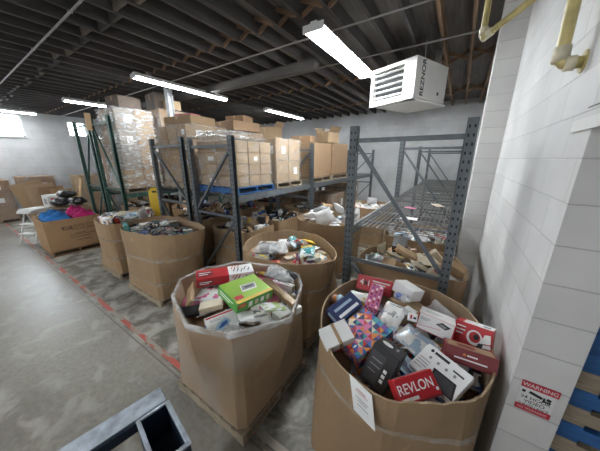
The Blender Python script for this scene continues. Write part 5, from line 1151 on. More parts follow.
# ------------------------------------------------------------------ bulk boxes
def inter(poly, c, a):
    dx, dy = math.cos(a), math.sin(a); best = None
    for i in range(len(poly)):
        x1, y1 = poly[i][0] - c[0], poly[i][1] - c[1]; x2, y2 = poly[(i + 1) % len(poly)][0] - c[0], poly[(i + 1) % len(poly)][1] - c[1]
        ex, ey = x2 - x1, y2 - y1; den = dx * ey - dy * ex
        if abs(den) < 1e-9: continue
        t = (x1 * ey - y1 * ex) / den; u = (x1 * dy - y1 * dx) / den
        if t > 0 and -1e-6 <= u <= 1 + 1e-6 and (best is None or t > best): best = t
    return best or .5
class Shell:
    def __init__(s, rim, z, base, b, seed=0, wrapped=False):
        s.z, s.b = z, b
        if not wrapped:
            rim = [q for i in range(len(rim)) for q in ((rim[i][0] * .8 + rim[(i + 1) % len(rim)][0] * .2, rim[i][1] * .8 + rim[(i + 1) % len(rim)][1] * .2), (rim[i][0] * .2 + rim[(i + 1) % len(rim)][0] * .8, rim[i][1] * .2 + rim[(i + 1) % len(rim)][1] * .8))]
        x0, x1, y0, y1 = base; k = .06
        bp = [(x0 + k, y0), (x1 - k, y0), (x1, y0 + k), (x1, y1 - k), (x1 - k, y1), (x0 + k, y1), (x0, y1 - k), (x0, y0 + k)]
        s.c = (sum(p[0] for p in rim) / len(rim), sum(p[1] for p in rim) / len(rim))
        A = [math.atan2(p[1] - s.c[1], p[0] - s.c[0]) for p in rim] + [math.atan2(p[1] - s.c[1], p[0] - s.c[0]) for p in bp] + [-PI + 2 * PI * i / 20 for i in range(20)]
        A = sorted(A); s.A = [a for i, a in enumerate(A) if i == 0 or a - A[i - 1] > .025]
        s.rt = [inter(rim, s.c, a) for a in s.A]; s.rb = [inter(bp, s.c, a) for a in s.A]
        rr = random.Random(seed); s.wave = [rr.uniform(-.008, .008) for a in s.A]; s.ph = rr.uniform(0, 6)
    def ring(s, f, off=0., dz=0.):
        """f = 0 at the floor of the box, 1 at its rim; off moves the ring outwards"""
        e = f * f * (3 - 2 * f) * .6 + f * .4
        out = []
        for a, t, b, wv in zip(s.A, s.rt, s.rb, s.wave):
            r = b + (t - b) * e + off + .012 * math.sin(3 * a + s.ph + f * 4) * (1 - f) * f * 3
            out.append((s.c[0] + r * math.cos(a), s.c[1] + r * math.sin(a), s.b + (s.z - s.b) * f + dz + wv * f))
        return out
    def mesh(s, fs, off, mb=None, mi=0, flip=False):
        mb = mb or MB(); n = len(s.A); V = []
        for f, o, dz in [(q if isinstance(q, tuple) else (q, off, 0)) for q in fs]: V += s.ring(f, o, dz)
        F = [[r * n + i, r * n + (i + 1) % n, (r + 1) * n + (i + 1) % n, (r + 1) * n + i] for r in range(len(fs) - 1) for i in range(n)]
        if flip: F = [f[::-1] for f in F]
        mb.add(V, F, mi); return mb
SH = {}
def bulk_box(key, label, mat=None, film=False, strap=True):
    B = BOXES[key]; s = SH[key] = Shell(B['rim'], B['z'], B['base'], B['b'], sum(map(ord, key)), film)
    cx, cy = s.c
    t = thing('bulk_box', label, 'bulk box', (cx, cy, B['b']), group='open cardboard bulk boxes')
    L = (-cx, -cy, -B['b'])
    fs = [0, .12, .25, .4, .55, .7, .82, .92, 1.0]
    mb = s.mesh(fs, 0); s.mesh([(1.0, 0, 0), (1.0, -.012, 0)], 0, mb, 1); s.mesh(fs[4:], -.012, mb, 1, True)
    n = len(s.A)
    mb.poly([(p[0], p[1], p[2] + .004) for p in s.ring(0)])
    mb.build('body', [mat or KRAFT, KRAFT_IN], t, L)
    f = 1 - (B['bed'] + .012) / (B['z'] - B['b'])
    MB().poly(s.ring(f, -.016)).build('fill_bed', KRAFT_DARK, t, L)  # flat bed standing in for the unseen goods beneath the heap
    if film:
        m = s.mesh([.0, .15, .3, .45, .6, .75, .88, (.97, .006, 0), (1.0, .006, .006), (1.0, -.006, .008), (1.0, -.016, .001), (.985, -.03, 0), (.955, -.034, 0)], .006)
        m.build('stretch_film', WRAP, t, L, smooth=True)
        s.mesh([(.965, .009, 0), (1.0, .009, .011), (1.0, -.008, .013), (1.0, -.022, .001)], .0).build('rolled_film_edge', EDGE, t, L, smooth=True)
    elif strap:
        for f0, f1 in strap if isinstance(strap, list) else ((.30, .345), (.62, .66)):
            s.mesh([(f0, .003, 0), ((f0 + f1) / 2, .004, 0), (f1, .003, 0)], 0).build('film_band', FILM('clear_band', .25, .6, 8, (1, 1, 1), (.75, .7, .62)), t, L, smooth=True)
    return t
PH = {'front': 'the box with the paper notice', 'wrapped': 'the film-wrapped box', 'aisle': 'the aisle box of magazines', 'braced': 'the box behind the frame', 'media': 'the round box', 'corner': 'the box beside the round one', 'rackfront': 'the box under the blue pallet', 'racksecond': 'the second box under the rack', 'rackthird': 'the third box under the rack', 'bags': 'the aisle box of bags', 'far': 'the farthest aisle box', 'deckfar': 'the box under the wire deck', 'greenfront': 'the box under the green rack', 'greenback': 'the rear box under green rack', 'dim': 'the box beside the column', 'rearnear': 'the nearest box under rear rack', 'rearmid': 'the middle box under rear rack', 'rearfar': 'the farthest box under rear rack'}
bulk_box('wrapped', 'octagonal brown bulk box wrapped in stretch film, nearest the red line', film=True)
t = bulk_box('front', 'big brown bulk box nearest the white wall with a paper notice on its side', strap=[(.74, .78)])
# paper notice taped on its side
cx, cy = SH['front'].c
nt = MB(); n0, n1 = Vector((-.355, 1.095, 1.165)), Vector((-.205, 1.045, 1.155)); dn = Vector((.03, .004, -.30)); out = Vector((-.2, -.9, .1)).normalized() * .012
a, b, c2, d = n0 + out, n1 + out, n1 + dn + out * 1.5 + Vector((.01, 0, .06)), n0 + dn * .8 + out * 1.2 + Vector((.02, 0, -.01))
back = -out.normalized() * .002
nt.add([a, b, c2, d, a + back, b + back, c2 + back, d + back], [[3, 2, 1, 0], [4, 5, 6, 7], [0, 1, 5, 4], [1, 2, 6, 5], [2, 3, 7, 6], [3, 0, 4, 7]])
no = nt.build('paper_notice', PAPER, t, (-cx, -cy, -0.0)); no['label'] = 'white paper notice with a few printed lines'
ink = MB()
def onp(u, v): return a.lerp(b, u).lerp(d.lerp(c2, u), v) + out.normalized() * .0015
for v, u0, u1, th, mi in ((.2, .3, .7, .03, 1), (.27, .22, .78, .02, 1), (.45, .22, .78, .022, 0), (.53, .3, .7, .022, 0), (.66, .25, .75, .022, 0)):
    ink.poly([onp(u0, v + th), onp(u1, v + th), onp(u1, v), onp(u0, v)], mi)
ink.build('printed_lines', [M('grey_ink', (.25, .25, .26), .7, var=0), M('faded_red_ink', (.5, .16, .14), .7, var=0)], no)
bulk_box('aisle', 'brown bulk box of magazines and bags in the aisle between the two grey racks')
bulk_box('braced', 'brown bulk box of cartons directly behind the nearest grey rack frame')
bulk_box('media', 'round brown bulk box of discs and books by the red line', strap=[(.22, .25), (.58, .62)])
bulk_box('corner', 'brown bulk box standing between the round one and the carton of clothes', strap=[(.30, .33), (.66, .70)])
bulk_box('rackfront', 'brown bulk box under the rack, below the blue pallet')
bulk_box('racksecond', 'brown bulk box under the rack, second behind the grey post')
bulk_box('rackthird', 'brown bulk box under the rack, third behind the grey post')
bulk_box('bags', 'brown bulk box heaped with plastic bags, behind the one of magazines')
bulk_box('far', 'brown bulk box farthest along the aisle toward the back wall')
bulk_box('deckfar', 'brown bulk box under the wire deck, behind the braced one')
bulk_box('greenfront', 'brown bulk box under the green rack, nearer one')
bulk_box('greenback', 'brown bulk box under the green rack, farther one')
bulk_box('dim', 'brown bulk box with dark clutter beside the grey steel column')
bulk_box('rearnear', 'brown bulk box nearest, under the rack behind the blue pallet')
bulk_box('rearmid', 'brown bulk box in the middle under the rack behind the blue pallet')
bulk_box('rearfar', 'brown bulk box farthest under the rack behind the blue pallet')
for key in BOXES:
    B = BOXES[key]; x0, x1, y0, y1 = B['base']
    if B['b'] < .05: continue
    e = .02
    pallet((x0 + x1) / 2, (y0 + y1) / 2, 0, x1 - x0 + e, y1 - y0 + e, 'wooden pallet beneath ' + PH[key], PINE)

# ------------------------------------------------------------------ goods in the boxes
COL = {'red': (.50, .02, .03), 'white': (.86, .86, .85), 'blue': (.04, .13, .42), 'navy': (.02, .035, .12), 'black': (.018, .018, .02), 'green': (.10, .36, .07), 'yellow': (.72, .50, .06), 'orange': (.70, .22, .04),
       'pink': (.66, .16, .32), 'purple': (.20, .08, .30), 'brown': (.38, .25, .14), 'grey': (.30, .31, .32), 'teal': (.05, .32, .34), 'cream': (.68, .60, .45), 'maroon': (.20, .025, .03), 'pale blue': (.42, .56, .68), 'silver': (.52, .53, .54), 'pale green': (.45, .62, .25)}
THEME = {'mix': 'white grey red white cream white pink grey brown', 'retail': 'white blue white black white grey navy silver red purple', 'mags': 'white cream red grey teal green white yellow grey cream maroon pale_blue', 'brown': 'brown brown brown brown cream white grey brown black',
         'media': 'black white navy black white grey white grey black teal', 'white': 'white white cream red white pale_blue grey white', 'dark': 'black black navy grey black black white brown black maroon', 'bags': 'white white pale_blue white silver brown white'}
def mesh_pillow(w, d, h, seed, crumple=.25, n=9):
    r = random.Random(seed); mb = MB(); V = []; ph = [r.uniform(0, 6) for _ in range(8)]
    for side in (1, -1):
        for i in range(n):
            for j in range(n):
                u, v = -1 + 2 * i / (n - 1), -1 + 2 * j / (n - 1)
                q = max(0, (1 - u * u) * (1 - v * v)) ** .42
                wob = crumple * (math.sin(3.1 * u + ph[0] + 2 * v) * .5 + math.sin(5.3 * v + ph[1] - 3 * u) * .35 + math.sin(8 * u + 7 * v + ph[2]) * .3)
                z = side * h / 2 * q * max(.15, 1 + (wob if side > 0 else wob * .3) - .25)
                e = 1 - .05 * (1 + math.sin(4 * v + ph[3])) * (abs(u) > .9)
                V.append((u * w / 2 * e, v * d / 2 * (1 - .05 * (1 + math.sin(4 * u + ph[4])) * (abs(v) > .9)), z))
    F = []
    for s in (0, 1):
        for i in range(n - 1):
            for j in range(n - 1):
                o = s * n * n; q = [o + i * n + j, o + (i + 1) * n + j, o + (i + 1) * n + j + 1, o + i * n + j + 1]
                F.append(q if s == 0 else q[::-1])
    mb.add(V, F); return mb
KN = {'carton': ('carton', 'carton'), 'book': ('book', 'book'), 'case': ('disc_case', 'case'), 'pouch': ('pouch', 'packet'), 'bag': ('plastic_bag', 'bag'), 'bottle': ('bottle', 'bottle'), 'blister': ('blister_pack', 'packet')}
KW = {'carton': 'carton', 'book': 'book', 'case': 'case', 'pouch': 'packet', 'bag': 'plastic bag', 'bottle': 'bottle', 'blister': 'blister pack'}
def make_item(kind, dm, loc, rot, cn, seed, name=None, hk=None):
    r = random.Random(seed); w, d, h = dm; col = COL[cn]
    acc = COL[r.choice([k for k in ('white', 'red', 'blue', 'yellow', 'black', 'teal', 'orange', 'grey') if k != cn])]; acc2 = COL[r.choice(('white', 'black', 'navy', 'cream', 'grey'))]
    nm = name or KN[kind][0]
    if name and kind == 'pouch' and hk != 'clearbag':
        sp = {'pinkbag': ('white', 'pink'), 'whitepouch': ('white', 'grey'), 'palegreen': ('pale green', 'white'), 'yellowpack': ('white', 'yellow'), 'paperpack': ('white', 'grey'), 'bluepack': ('pale blue', 'white')}[hk]
        m = PRINT(COL[sp[0]], COL['white'], COL[sp[1]], seed % 7, 3, .25)
        o = mesh_pillow(w, d, h * 1.02, seed, .28).build(nm, m, None, loc, rot, smooth=True)
        for s in (-1, 1): MB().box((s * (w / 2 - .004), 0, 0), (.016, d * .93, .003)).build('seal_strip', M('poly_clear_seal', (.7, .7, .7), .3), o)
        return o
    if kind == 'carton':
        m = M('kraft_small_%d' % (seed % 3), [(.42, .28, .16), (.36, .235, .13), (.48, .34, .21)][seed % 3], .8, var=.06) if cn == 'brown' else M('carton_' + cn, col, .45, var=.05)
        o = MB().box((0, 0, 0), dm, ch=.003).build(nm, m, None, loc, rot)
        if cn == 'brown':
            MB().box((0, 0, h / 2 + .0006), (w * .98, .048, .001)).box((-w / 2 - .0006, 0, h * .3), (.001, .048, h * .35)).build('tape_strip', TAPE, o)
            if r.random() < .5: MB().box((w * .2, -d * .3, h / 2 + .001), (w * .35, d * .28, .001)).build('shipping_label', PAPER, o)
        else:
            pm = PRINT(col, acc, acc2, seed % 7)
            mb = MB(); mb.box((0, 0, h / 2 + .0008), (w * .86, d * .8, .001)); mb.box((0, -d / 2 - .0008, 0), (w * .86, .001, h * .7)); mb.box((w / 2 + .0008, 0, 0), (.001, d * .8, h * .7))
            mb.build('printed_panel', pm, o)
    elif kind == 'book':
        pm = PRINT(col, acc, acc2, seed % 7, 2.2)
        t = min(.004, h * .2)
        o = MB().box((0, 0, h / 2 - t / 2), (w, d, t)).box((0, 0, -h / 2 + t / 2), (w, d, t)).box((0, d / 2 - t / 2, 0), (w, t, h - 2 * t)).build(nm, pm, None, loc, rot)
        MB().box((0, -.002, 0), (w - .008, d - .012, h - 2 * t - .0004)).build('page_block', PAGES, o)
    elif kind == 'case':
        o = MB().box((0, 0, 0), dm, ch=.002).build(nm, M('case_' + cn, col, .3, var=.05), None, loc, rot)
        MB().box((0, .004, h / 2 + .0006), (w * .95, d * .9, .001)).box((0, -d / 2 - .0006, 0), (w * .95, .001, h * .8)).build('cover_sheet', PRINT(acc2, col, acc, seed % 7, 2.6, .25), o)
    elif kind in ('pouch', 'bag'):
        clear = cn in ('silver', 'clear') or (kind == 'bag' and seed % 3 == 0)
        m = FILM('bag_clear', .28, .8, 9, (1, 1, 1)) if clear else (PRINT(col, acc, acc2, seed % 7, 2.4, .3) if seed % 2 and kind == 'pouch' else M('poly_' + cn, col, .32, var=.12, scale=12, bump=.3))
        o = mesh_pillow(w, d, h * 1.02, seed, .45 if kind == 'bag' else .28).build(nm, m, None, loc, rot, smooth=True)
        if clear:
            mesh_pillow(w * .8, d * .75, h * .7, seed + 1, .3, 7).build('contents', M('poly_' + r.choice(('white', 'grey', 'pale blue')), (.6, .6, .6), .6), o, smooth=True)
        elif kind == 'pouch':
            for s in (-1, 1): MB().box((s * (w / 2 - .004), 0, 0), (.016, d * .93, .003)).build('seal_strip', m, o)
    elif kind == 'bottle':
        R, m = w / 2, M('bottle_' + cn, col, .2, var=.03)
        o = MB().tube([(0, 0, -h / 2), (0, 0, -h / 2 + .006), (0, 0, h * .2), (0, 0, h * .33), (0, 0, h * .38)], [R * .9, R, R, R * .5, R * .38], 14).build(nm, m, None, loc, rot, smooth=False)
        MB().tube([(0, 0, h * .38), (0, 0, h / 2)], R * .44, 12).build('cap', M('bottle_cap_' + ('white' if cn != 'white' else 'blue'), COL['white'] if cn != 'white' else COL['blue'], .4), o)
        MB().tube([(0, 0, -h * .32), (0, 0, h * .1)], R * 1.012, 14, cap=False).build('paper_label', PRINT(acc, col, acc2, seed % 7), o)
    else:
        o = MB().box((0, 0, -h / 2 + .002), (w, d, .004)).build(nm, PRINT(col, acc, acc2, seed % 7), None, loc, rot)
        mesh_pillow(w * .6, d * .7, h * 1.4, seed, .1, 7).build('clear_dome', CLEARP, o, loc=(0, 0, -h / 2 + .004), smooth=True)
    return o
HERO = {
 'bigbag': ('bag', 'silver', 'plastic_bag', 'big clear bag of white foam at the left of the aisle box of magazines'),
 'longred': ('carton', 'red', 'gift_carton', 'long red carton with a white scribbled end, in the film-wrapped bulk box'),
 'redsmall': ('carton', 'red', 'carton', 'small red carton below the long red and white one'),
 'green': ('carton', 'green', 'appliance_carton', 'bright green carton with a grey appliance pictured on its lid'),
 'pinkbag': ('pouch', 'pink', 'pouch', 'white and pink printed packet beside the long red carton'),
 'woodflap': ('carton', 'brown', 'cardboard_strip', 'tan cardboard strip leaning on the inner wall of the film-wrapped box'),
 'blackcase': ('carton', 'black', 'carton', 'flat black carton at the near rim of the film-wrapped box'),
 'creambox': ('carton', 'cream', 'carton', 'cream carton lying between the black case and the green carton'),
 'whitebook': ('book', 'white', 'book', 'white book with a blue drawing at the near rim of the film-wrapped box'),
 'clearbag': ('bag', 'silver', 'plastic_bag', 'clear crinkled bag at the near corner of the film-wrapped box'),
 'whitepouch': ('pouch', 'white', 'pouch', 'whitish packet below the near edge of the bright green carton'),
 'palegreen': ('pouch', 'pale green', 'pouch', 'pale green and white packet by the right rim of the film-wrapped box'),
 'clearwrap': ('bag', 'silver', 'plastic_bag', 'clear bag over a black item, far rim of the film-wrapped box'),
 'stick': ('carton', 'brown', 'cardboard_tube', 'long tan cardboard bar under the clear bag in the film-wrapped box'),
 'whitebox': ('carton', 'white', 'carton', 'white carton along the right wall of the film-wrapped box'),
 'fourred': ('carton', 'red', 'carton', 'red carton printed with a large 4, at the back of the front box'),
 'greywhite': ('carton', 'white', 'carton', 'plain greyish white carton right of the red one printed 4'),
 'navy': ('carton', 'navy', 'carton', 'navy blue carton with two white stripes beside the blue-capped bottle'),
 'bluebottle': ('bottle', 'pale blue', 'bottle', 'pale blue bottle lying beside the navy striped carton'),
 'yellowpack': ('pouch', 'yellow', 'pouch', 'clear and yellow packet below the red carton printed 4'),
 'pinkbox': ('carton', 'pink', 'carton', 'narrow pink patterned carton leaning under the red carton printed 4'),
 'gift': ('carton', 'blue', 'gift_box', 'box wrapped in bright triangle patterned paper, red, orange and blue'),
 'whitetape': ('carton', 'white', 'carton', 'white carton with a tan band by the rim above the paper notice'),
 'blackbox': ('carton', 'black', 'appliance_carton', 'upright black appliance carton with a white oval on top'),
 'paperpack': ('pouch', 'white', 'pouch', 'clear packet of white printed papers beside the patterned box'),
 'slimbox': ('carton', 'white', 'carton', 'slim white carton with red marks, left of the telephone carton'),
 'phonebox': ('carton', 'white', 'phone_carton', 'white carton with red edges and a black telephone pictured'),
 'redwhite': ('carton', 'red', 'carton', 'red carton with black and white artwork nearest the white wall'),
 'maroon': ('carton', 'maroon', 'carton', 'long maroon carton with white lettering by the rim nearest the white wall'),
 'orangebox': ('carton', 'orange', 'carton', 'orange carton peeking out under the telephone carton'),
 'bluepack': ('pouch', 'blue', 'pouch', 'blue and clear packet left of the orange carton'),
 'clearblue': ('blister', 'pale blue', 'blister_pack', 'clear blue blister pack right of the upright black carton'),
 'tablet': ('carton', 'white', 'device_carton', 'large flat white carton with a black device pictured on it'),
 'lipred': ('carton', 'red', 'carton', 'red carton with big white lettering at the near rim of the front box'),
 'brownopen': ('carton', 'brown', 'carton', 'plain brown carton behind the telephone carton'),
 'clearbottle': ('bottle', 'silver', 'bottle', 'clear bottle lying against the plain brown carton'),
}
W_, K_, G_ = PAPER, INK, M('art_grey', (.28, .28, .30), .5, var=0)
INKC = {k: M('ink_' + k, v, .45, var=0) for k, v in COL.items()}
def squig(a, u0, v0, n, m, s=.12):
    r = random.Random(int(u0 * 100) + n)
    for i in range(n):
        u = u0 + i * s * 1.1; v = v0 + r.uniform(-.3, .3); a.quad([(u, v - .35), (u + s * .3, v - .35), (u + s, v + .35), (u + s * .7, v + .35)], m)
def hero_art(key, o, dm):
    w, d, h = dm
    def A(f): return Art(dm, f)
    if key == 'longred':
        for f in ('front', 'top'):
            a = A(f); a.rect(.1, -1, 1, 1, W_); squig(a, .25, 0, 5, K_); squig(a, .2, .3, 3, INKC['red'], .1); a.rect(-.95, -.5, -.45, .5, INKC['maroon']); a.lines(-.9, .1, -.5, 2, .4, W_, .14); a.done(o)
    elif key == 'green':
        a = A('top'); lg = M('art_lime', (.30, .52, .06), .4, var=.05)
        a.rect(-1, -1, 1, 1, lg); a.quad([(-.35, -.25), (.45, -.30), (.62, .25), (-.2, .35)], W_); a.quad([(-.28, -.12), (.42, -.18), (.55, .2), (-.15, .27)], G_); a.quad([(-.1, 0), (.35, -.03), (.4, .08), (-.05, .12)], K_)
        a.rect(-1, -1, 1, -.78, INKC['yellow']); a.rect(-.9, -.72, -.5, -.4, INKC['red']); a.done(o)
        a = A('front'); a.rect(-1, -1, 1, 1, INKC['green']); a.rect(-.95, -.1, -.55, .7, INKC['red']); a.rect(-.9, .1, -.6, .5, INKC['orange'])
        for i in range(4): a.rect(-.4 + i * .33, -.6, -.2 + i * .33, .5, W_ if i % 2 == 0 else INKC['cream'])
        a.done(o)
        a = A('left'); a.rect(-1, -1, 1, 1, INKC['green']); a.lines(-.8, .2, .6, 2, .5, W_, .2); a.done(o)
    elif key == 'whitebook':
        a = A('top'); a.rect(-.95, -.95, .95, .95, W_); a.rect(-.9, .75, .9, .9, INKC['red']); a.quad([(-.6, -.5), (.1, -.7), (.6, -.1), (.3, .4), (-.2, .1)], INKC['pale blue']); a.quad([(-.3, -.45), (.3, -.4), (.4, .1), (0, 0)], INKC['blue']); a.lines(-.7, .5, .3, 2, .14, G_, .05); a.done(o)
    elif key == 'fourred':
        a = A('front'); a.lines(-.1, .45, .9, 2, .35, W_, .16); a.rect(-.1, -.75, .9, -.55, INKC['maroon']); a.rect(-.1, -.15, .85, .0, INKC['maroon']); a.disc(-.48, .05, .1, .3, K_); a.done(o)
        a.text(o, '4', -.72, .05, .085, W_); a.text(o, '1', -.3, .05, .085, W_)
        a = A('top'); a.lines(-.7, .2, .7, 2, .6, W_, .18); a.done(o)
    elif key == 'navy':
        a = A('top'); a.rect(-.8, -.72, .75, -.38, W_); a.rect(-.8, .1, .6, .42, INKC['pale blue']); a.done(o)
        a = A('left'); a.rect(-.7, -.5, .7, .5, INKC['pale blue']); a.done(o)
    elif key == 'pinkbox':
        for f in ('top', 'front', 'left'):
            a = A(f)
            for i in range(7):
                for j in range(3): a.disc(-.85 + i * .28, -.6 + j * .6, .1, .2, [W_, INKC['purple'], INKC['maroon']][(i + j) % 3], 6)
            a.done(o)
    elif key == 'gift':
        r = random.Random(4)
        cs = [INKC[k] for k in ('red', 'orange', 'navy', 'blue', 'orange', 'pink', 'teal', 'purple', 'red', 'cream')]
        for f, nu, nv in (('top', 8, 7), ('front', 8, 3), ('left', 7, 3), ('right', 7, 3)):
            a = A(f); a.rect(-1, -1, 1, 1, INKC['navy']); a.k += 1; k0 = a.k
            for i in range(nu):
                for j in range(nv):
                    u0, u1, v0, v1 = -1 + 2 * i / nu, -1 + 2 * (i + 1) / nu, -1 + 2 * j / nv, -1 + 2 * (j + 1) / nv
                    a.k = k0; a.quad([(u0, v0), (u1, v0), (u1, v1)] if (i + j) % 2 else [(u0, v0), (u1, v0), (u0, v1)], r.choice(cs)); a.k = k0
                    if r.random() < .7: a.quad([(u0, v0), (u1, v1), (u0, v1)] if (i + j) % 2 else [(u1, v0), (u1, v1), (u0, v1)], r.choice(cs))
            a.done(o, 'wrapping_paper')
        a = A('top'); a.k = 8; a.disc(-.72, -.45, .14, .17, INKC['blue']); a.disc(-.72, -.45, .1, .05, W_); a.done(o, 'round_sticker')
    elif key == 'whitetape':
        a = A('top'); a.rect(-.12, -1, .12, 1, INKC['brown']); a.done(o)
        a = A('front'); a.rect(-.12, -1, .12, 1, INKC['brown']); a.done(o)
    elif key == 'blackbox':
        a = A('top'); a.disc(-.3, .1, .42, .3, W_, 18); a.rect(.35, .0, .55, .5, G_); a.done(o)
        a = A('front'); dg = M('art_dark', (.05, .05, .055), .4, var=0); a.rect(-.85, -.85, .2, .7, dg)
        for i in range(3): a.rect(.35, -.55 + i * .27, .6, -.37 + i * .27, W_)
        a.lines(-.7, .3, .1, 3, .3, G_, .05); a.done(o)
        a = A('right'); a.lines(-.6, .5, .5, 4, .3, G_, .05); a.done(o)
    elif key == 'slimbox':
        for f in ('top', 'front', 'left', 'right'):
            a = A(f); a.rect(-.6, -.5, -.2, .5, INKC['red']); a.rect(.1, -.4, .7, .1, K_); a.done(o)
    elif key == 'phonebox':
        a = A('front'); a.rect(-1, -1, -.94, 1, INKC['red']); a.rect(-1, -1, 1, -.93, INKC['red']); a.rect(.94, -1, 1, 1, INKC['red']); a.quad([(.0, .35), (.55, .1), (.8, .55), (.3, .8)], K_); a.quad([(.1, .4), (.5, .22), (.62, .45), (.3, .62)], G_)
        a.quad([(-.9, -.5), (.3, -.1), (.35, -.14), (-.85, -.56)], INKC['pink']); a.lines(-.85, .5, -.3, 2, .2, G_, .07); a.done(o)
        a = A('top'); a.rect(-1, -1, 1, -.9, INKC['red']); a.lines(-.7, .1, .3, 2, .35, G_, .1); a.done(o)
    elif key == 'redwhite':
        a = A('front'); a.disc(.1, .0, .42, .62, W_, 16); a.disc(.12, .05, .3, .45, INKC['red'], 16); a.disc(.2, .1, .15, .25, K_, 10); a.quad([(.2, -.9), (.9, -.7), (.75, -.2), (.35, -.3)], K_); a.quad([(.4, -.3), (.95, -.1), (.9, .6), (.6, .5)], W_); a.quad([(.55, -.6), (.98, -.5), (.95, -.2), (.6, -.3)], W_)
        a.lines(-.9, .6, -.4, 3, .3, W_, .1); a.done(o)
        a = A('top'); a.rect(-1, -1, 1, 1, W_); a.rect(.4, -.5, .8, .3, G_); a.rect(-1, -1, -.6, 1, INKC['red']); a.done(o)
    elif key == 'maroon':
        a = A('front'); a.disc(-.25, .35, .06, .16, INKC['orange']); a.lines(-.15, .25, .25, 1, .2, W_, .18); a.rect(-.62, -.3, .62, -.12, W_); a.done(o)
        a = A('top'); a.rect(-.9, -.8, .9, .8, INKC['brown']); a.rect(-.5, -.5, .2, .4, INKC['maroon']); a.done(o)
    elif key == 'tablet':
        a = A('top'); a.quad([(-.05, -.98), (.98, -.98), (.75, -.05), (-.2, -.1)], K_); a.quad([(.02, -.88), (.88, -.88), (.68, -.15), (-.1, -.2)], M('art_dark', (.05, .05, .055), .4, var=0))
        a.rect(-.55, .62, .1, .8, K_); a.disc(-.68, .7, .07, .11, K_); a.rect(.35, .45, .8, .55, K_)
        for i in range(4): a.disc(-.55 + i * .36, .25, .06, .1, G_)
        a.lines(-.9, -.1, -.4, 4, .2, G_, .05); a.done(o)
        a = A('front'); a.lines(-.8, 0, .5, 1, .3, G_, .3); a.done(o)
    elif key == 'lipred':
        a = A('front'); a.rect(-.9, -.75, -.1, -.5, W_); a.disc(.88, -.45, .07, .14, W_); a.rect(-1, -1, 1, -.85, INKC['maroon']); a.done(o)
        lettering(o, 'REVLON', a.P(-.08, .1, .001), Matrix((a.u, a.v, a.n)).transposed().to_euler(), .067, W_, .88, .012)
        a = A('top'); a.lines(-.8, .1, .4, 1, .2, W_, .4); a.done(o)
    elif key == 'paperpack':
        r = random.Random(2)
        for i in range(5): MB().box((-.12 + i * .06, r.uniform(-.03, .03), .012 + i * .0015), (.09, .13, .001), Euler((0, 0, r.uniform(-.3, .3))).to_matrix()).build('printed_slip', PAPER if i % 2 == 0 else M('ink_pale blue', COL['pale blue']), o)
    elif key == 'clearwrap':
        mesh_pillow(.15, .14, .10, 3, .3, 7).build('black_item', BLACK, o, loc=(.10, .02, .0), smooth=True)
    elif key == 'palegreen':
        pass
RECORD = {}
ITEM_GROUP = {}
HEROCOL = {k: v[1] for k, v in HERO.items()}
YAW = math.radians(33.2)
for bkey, rows in ITEMS.items():
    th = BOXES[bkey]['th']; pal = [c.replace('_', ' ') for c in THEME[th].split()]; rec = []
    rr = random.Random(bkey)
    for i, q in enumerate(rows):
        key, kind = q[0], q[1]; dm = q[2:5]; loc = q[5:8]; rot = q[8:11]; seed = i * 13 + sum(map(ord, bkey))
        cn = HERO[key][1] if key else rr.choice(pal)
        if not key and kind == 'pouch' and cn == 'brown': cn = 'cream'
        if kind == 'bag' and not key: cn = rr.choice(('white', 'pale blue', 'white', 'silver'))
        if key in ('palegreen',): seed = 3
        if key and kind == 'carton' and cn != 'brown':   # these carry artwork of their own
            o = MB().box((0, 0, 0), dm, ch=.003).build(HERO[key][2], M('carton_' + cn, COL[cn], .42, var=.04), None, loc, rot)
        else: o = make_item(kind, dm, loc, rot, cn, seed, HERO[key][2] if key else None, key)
        if key: hero_art(key, o, dm)
        rec.append((o, key, kind, cn, Vector(loc), dm))
    RECORD[bkey] = rec
def zone(v, c, r):
    x, y = v.x - c[0], v.y - c[1]
    a = (x * math.cos(YAW) + y * math.sin(YAW)) / r; f = (-x * math.sin(YAW) + y * math.cos(YAW)) / r
    if abs(a) < .33 and abs(f) < .33: return 'in the middle of'
    s = ('near' if f < -.33 else 'far' if f > .33 else ''); e = ('left' if a < -.33 else 'right' if a > .33 else '')
    return 'at the %s rim of' % ' '.join(k for k in (s, e) if k)
def ordw(i): return ('first', 'second', 'third', 'fourth', 'fifth', 'sixth', 'seventh', 'eighth', 'ninth', 'tenth', 'eleventh', 'twelfth')[i]
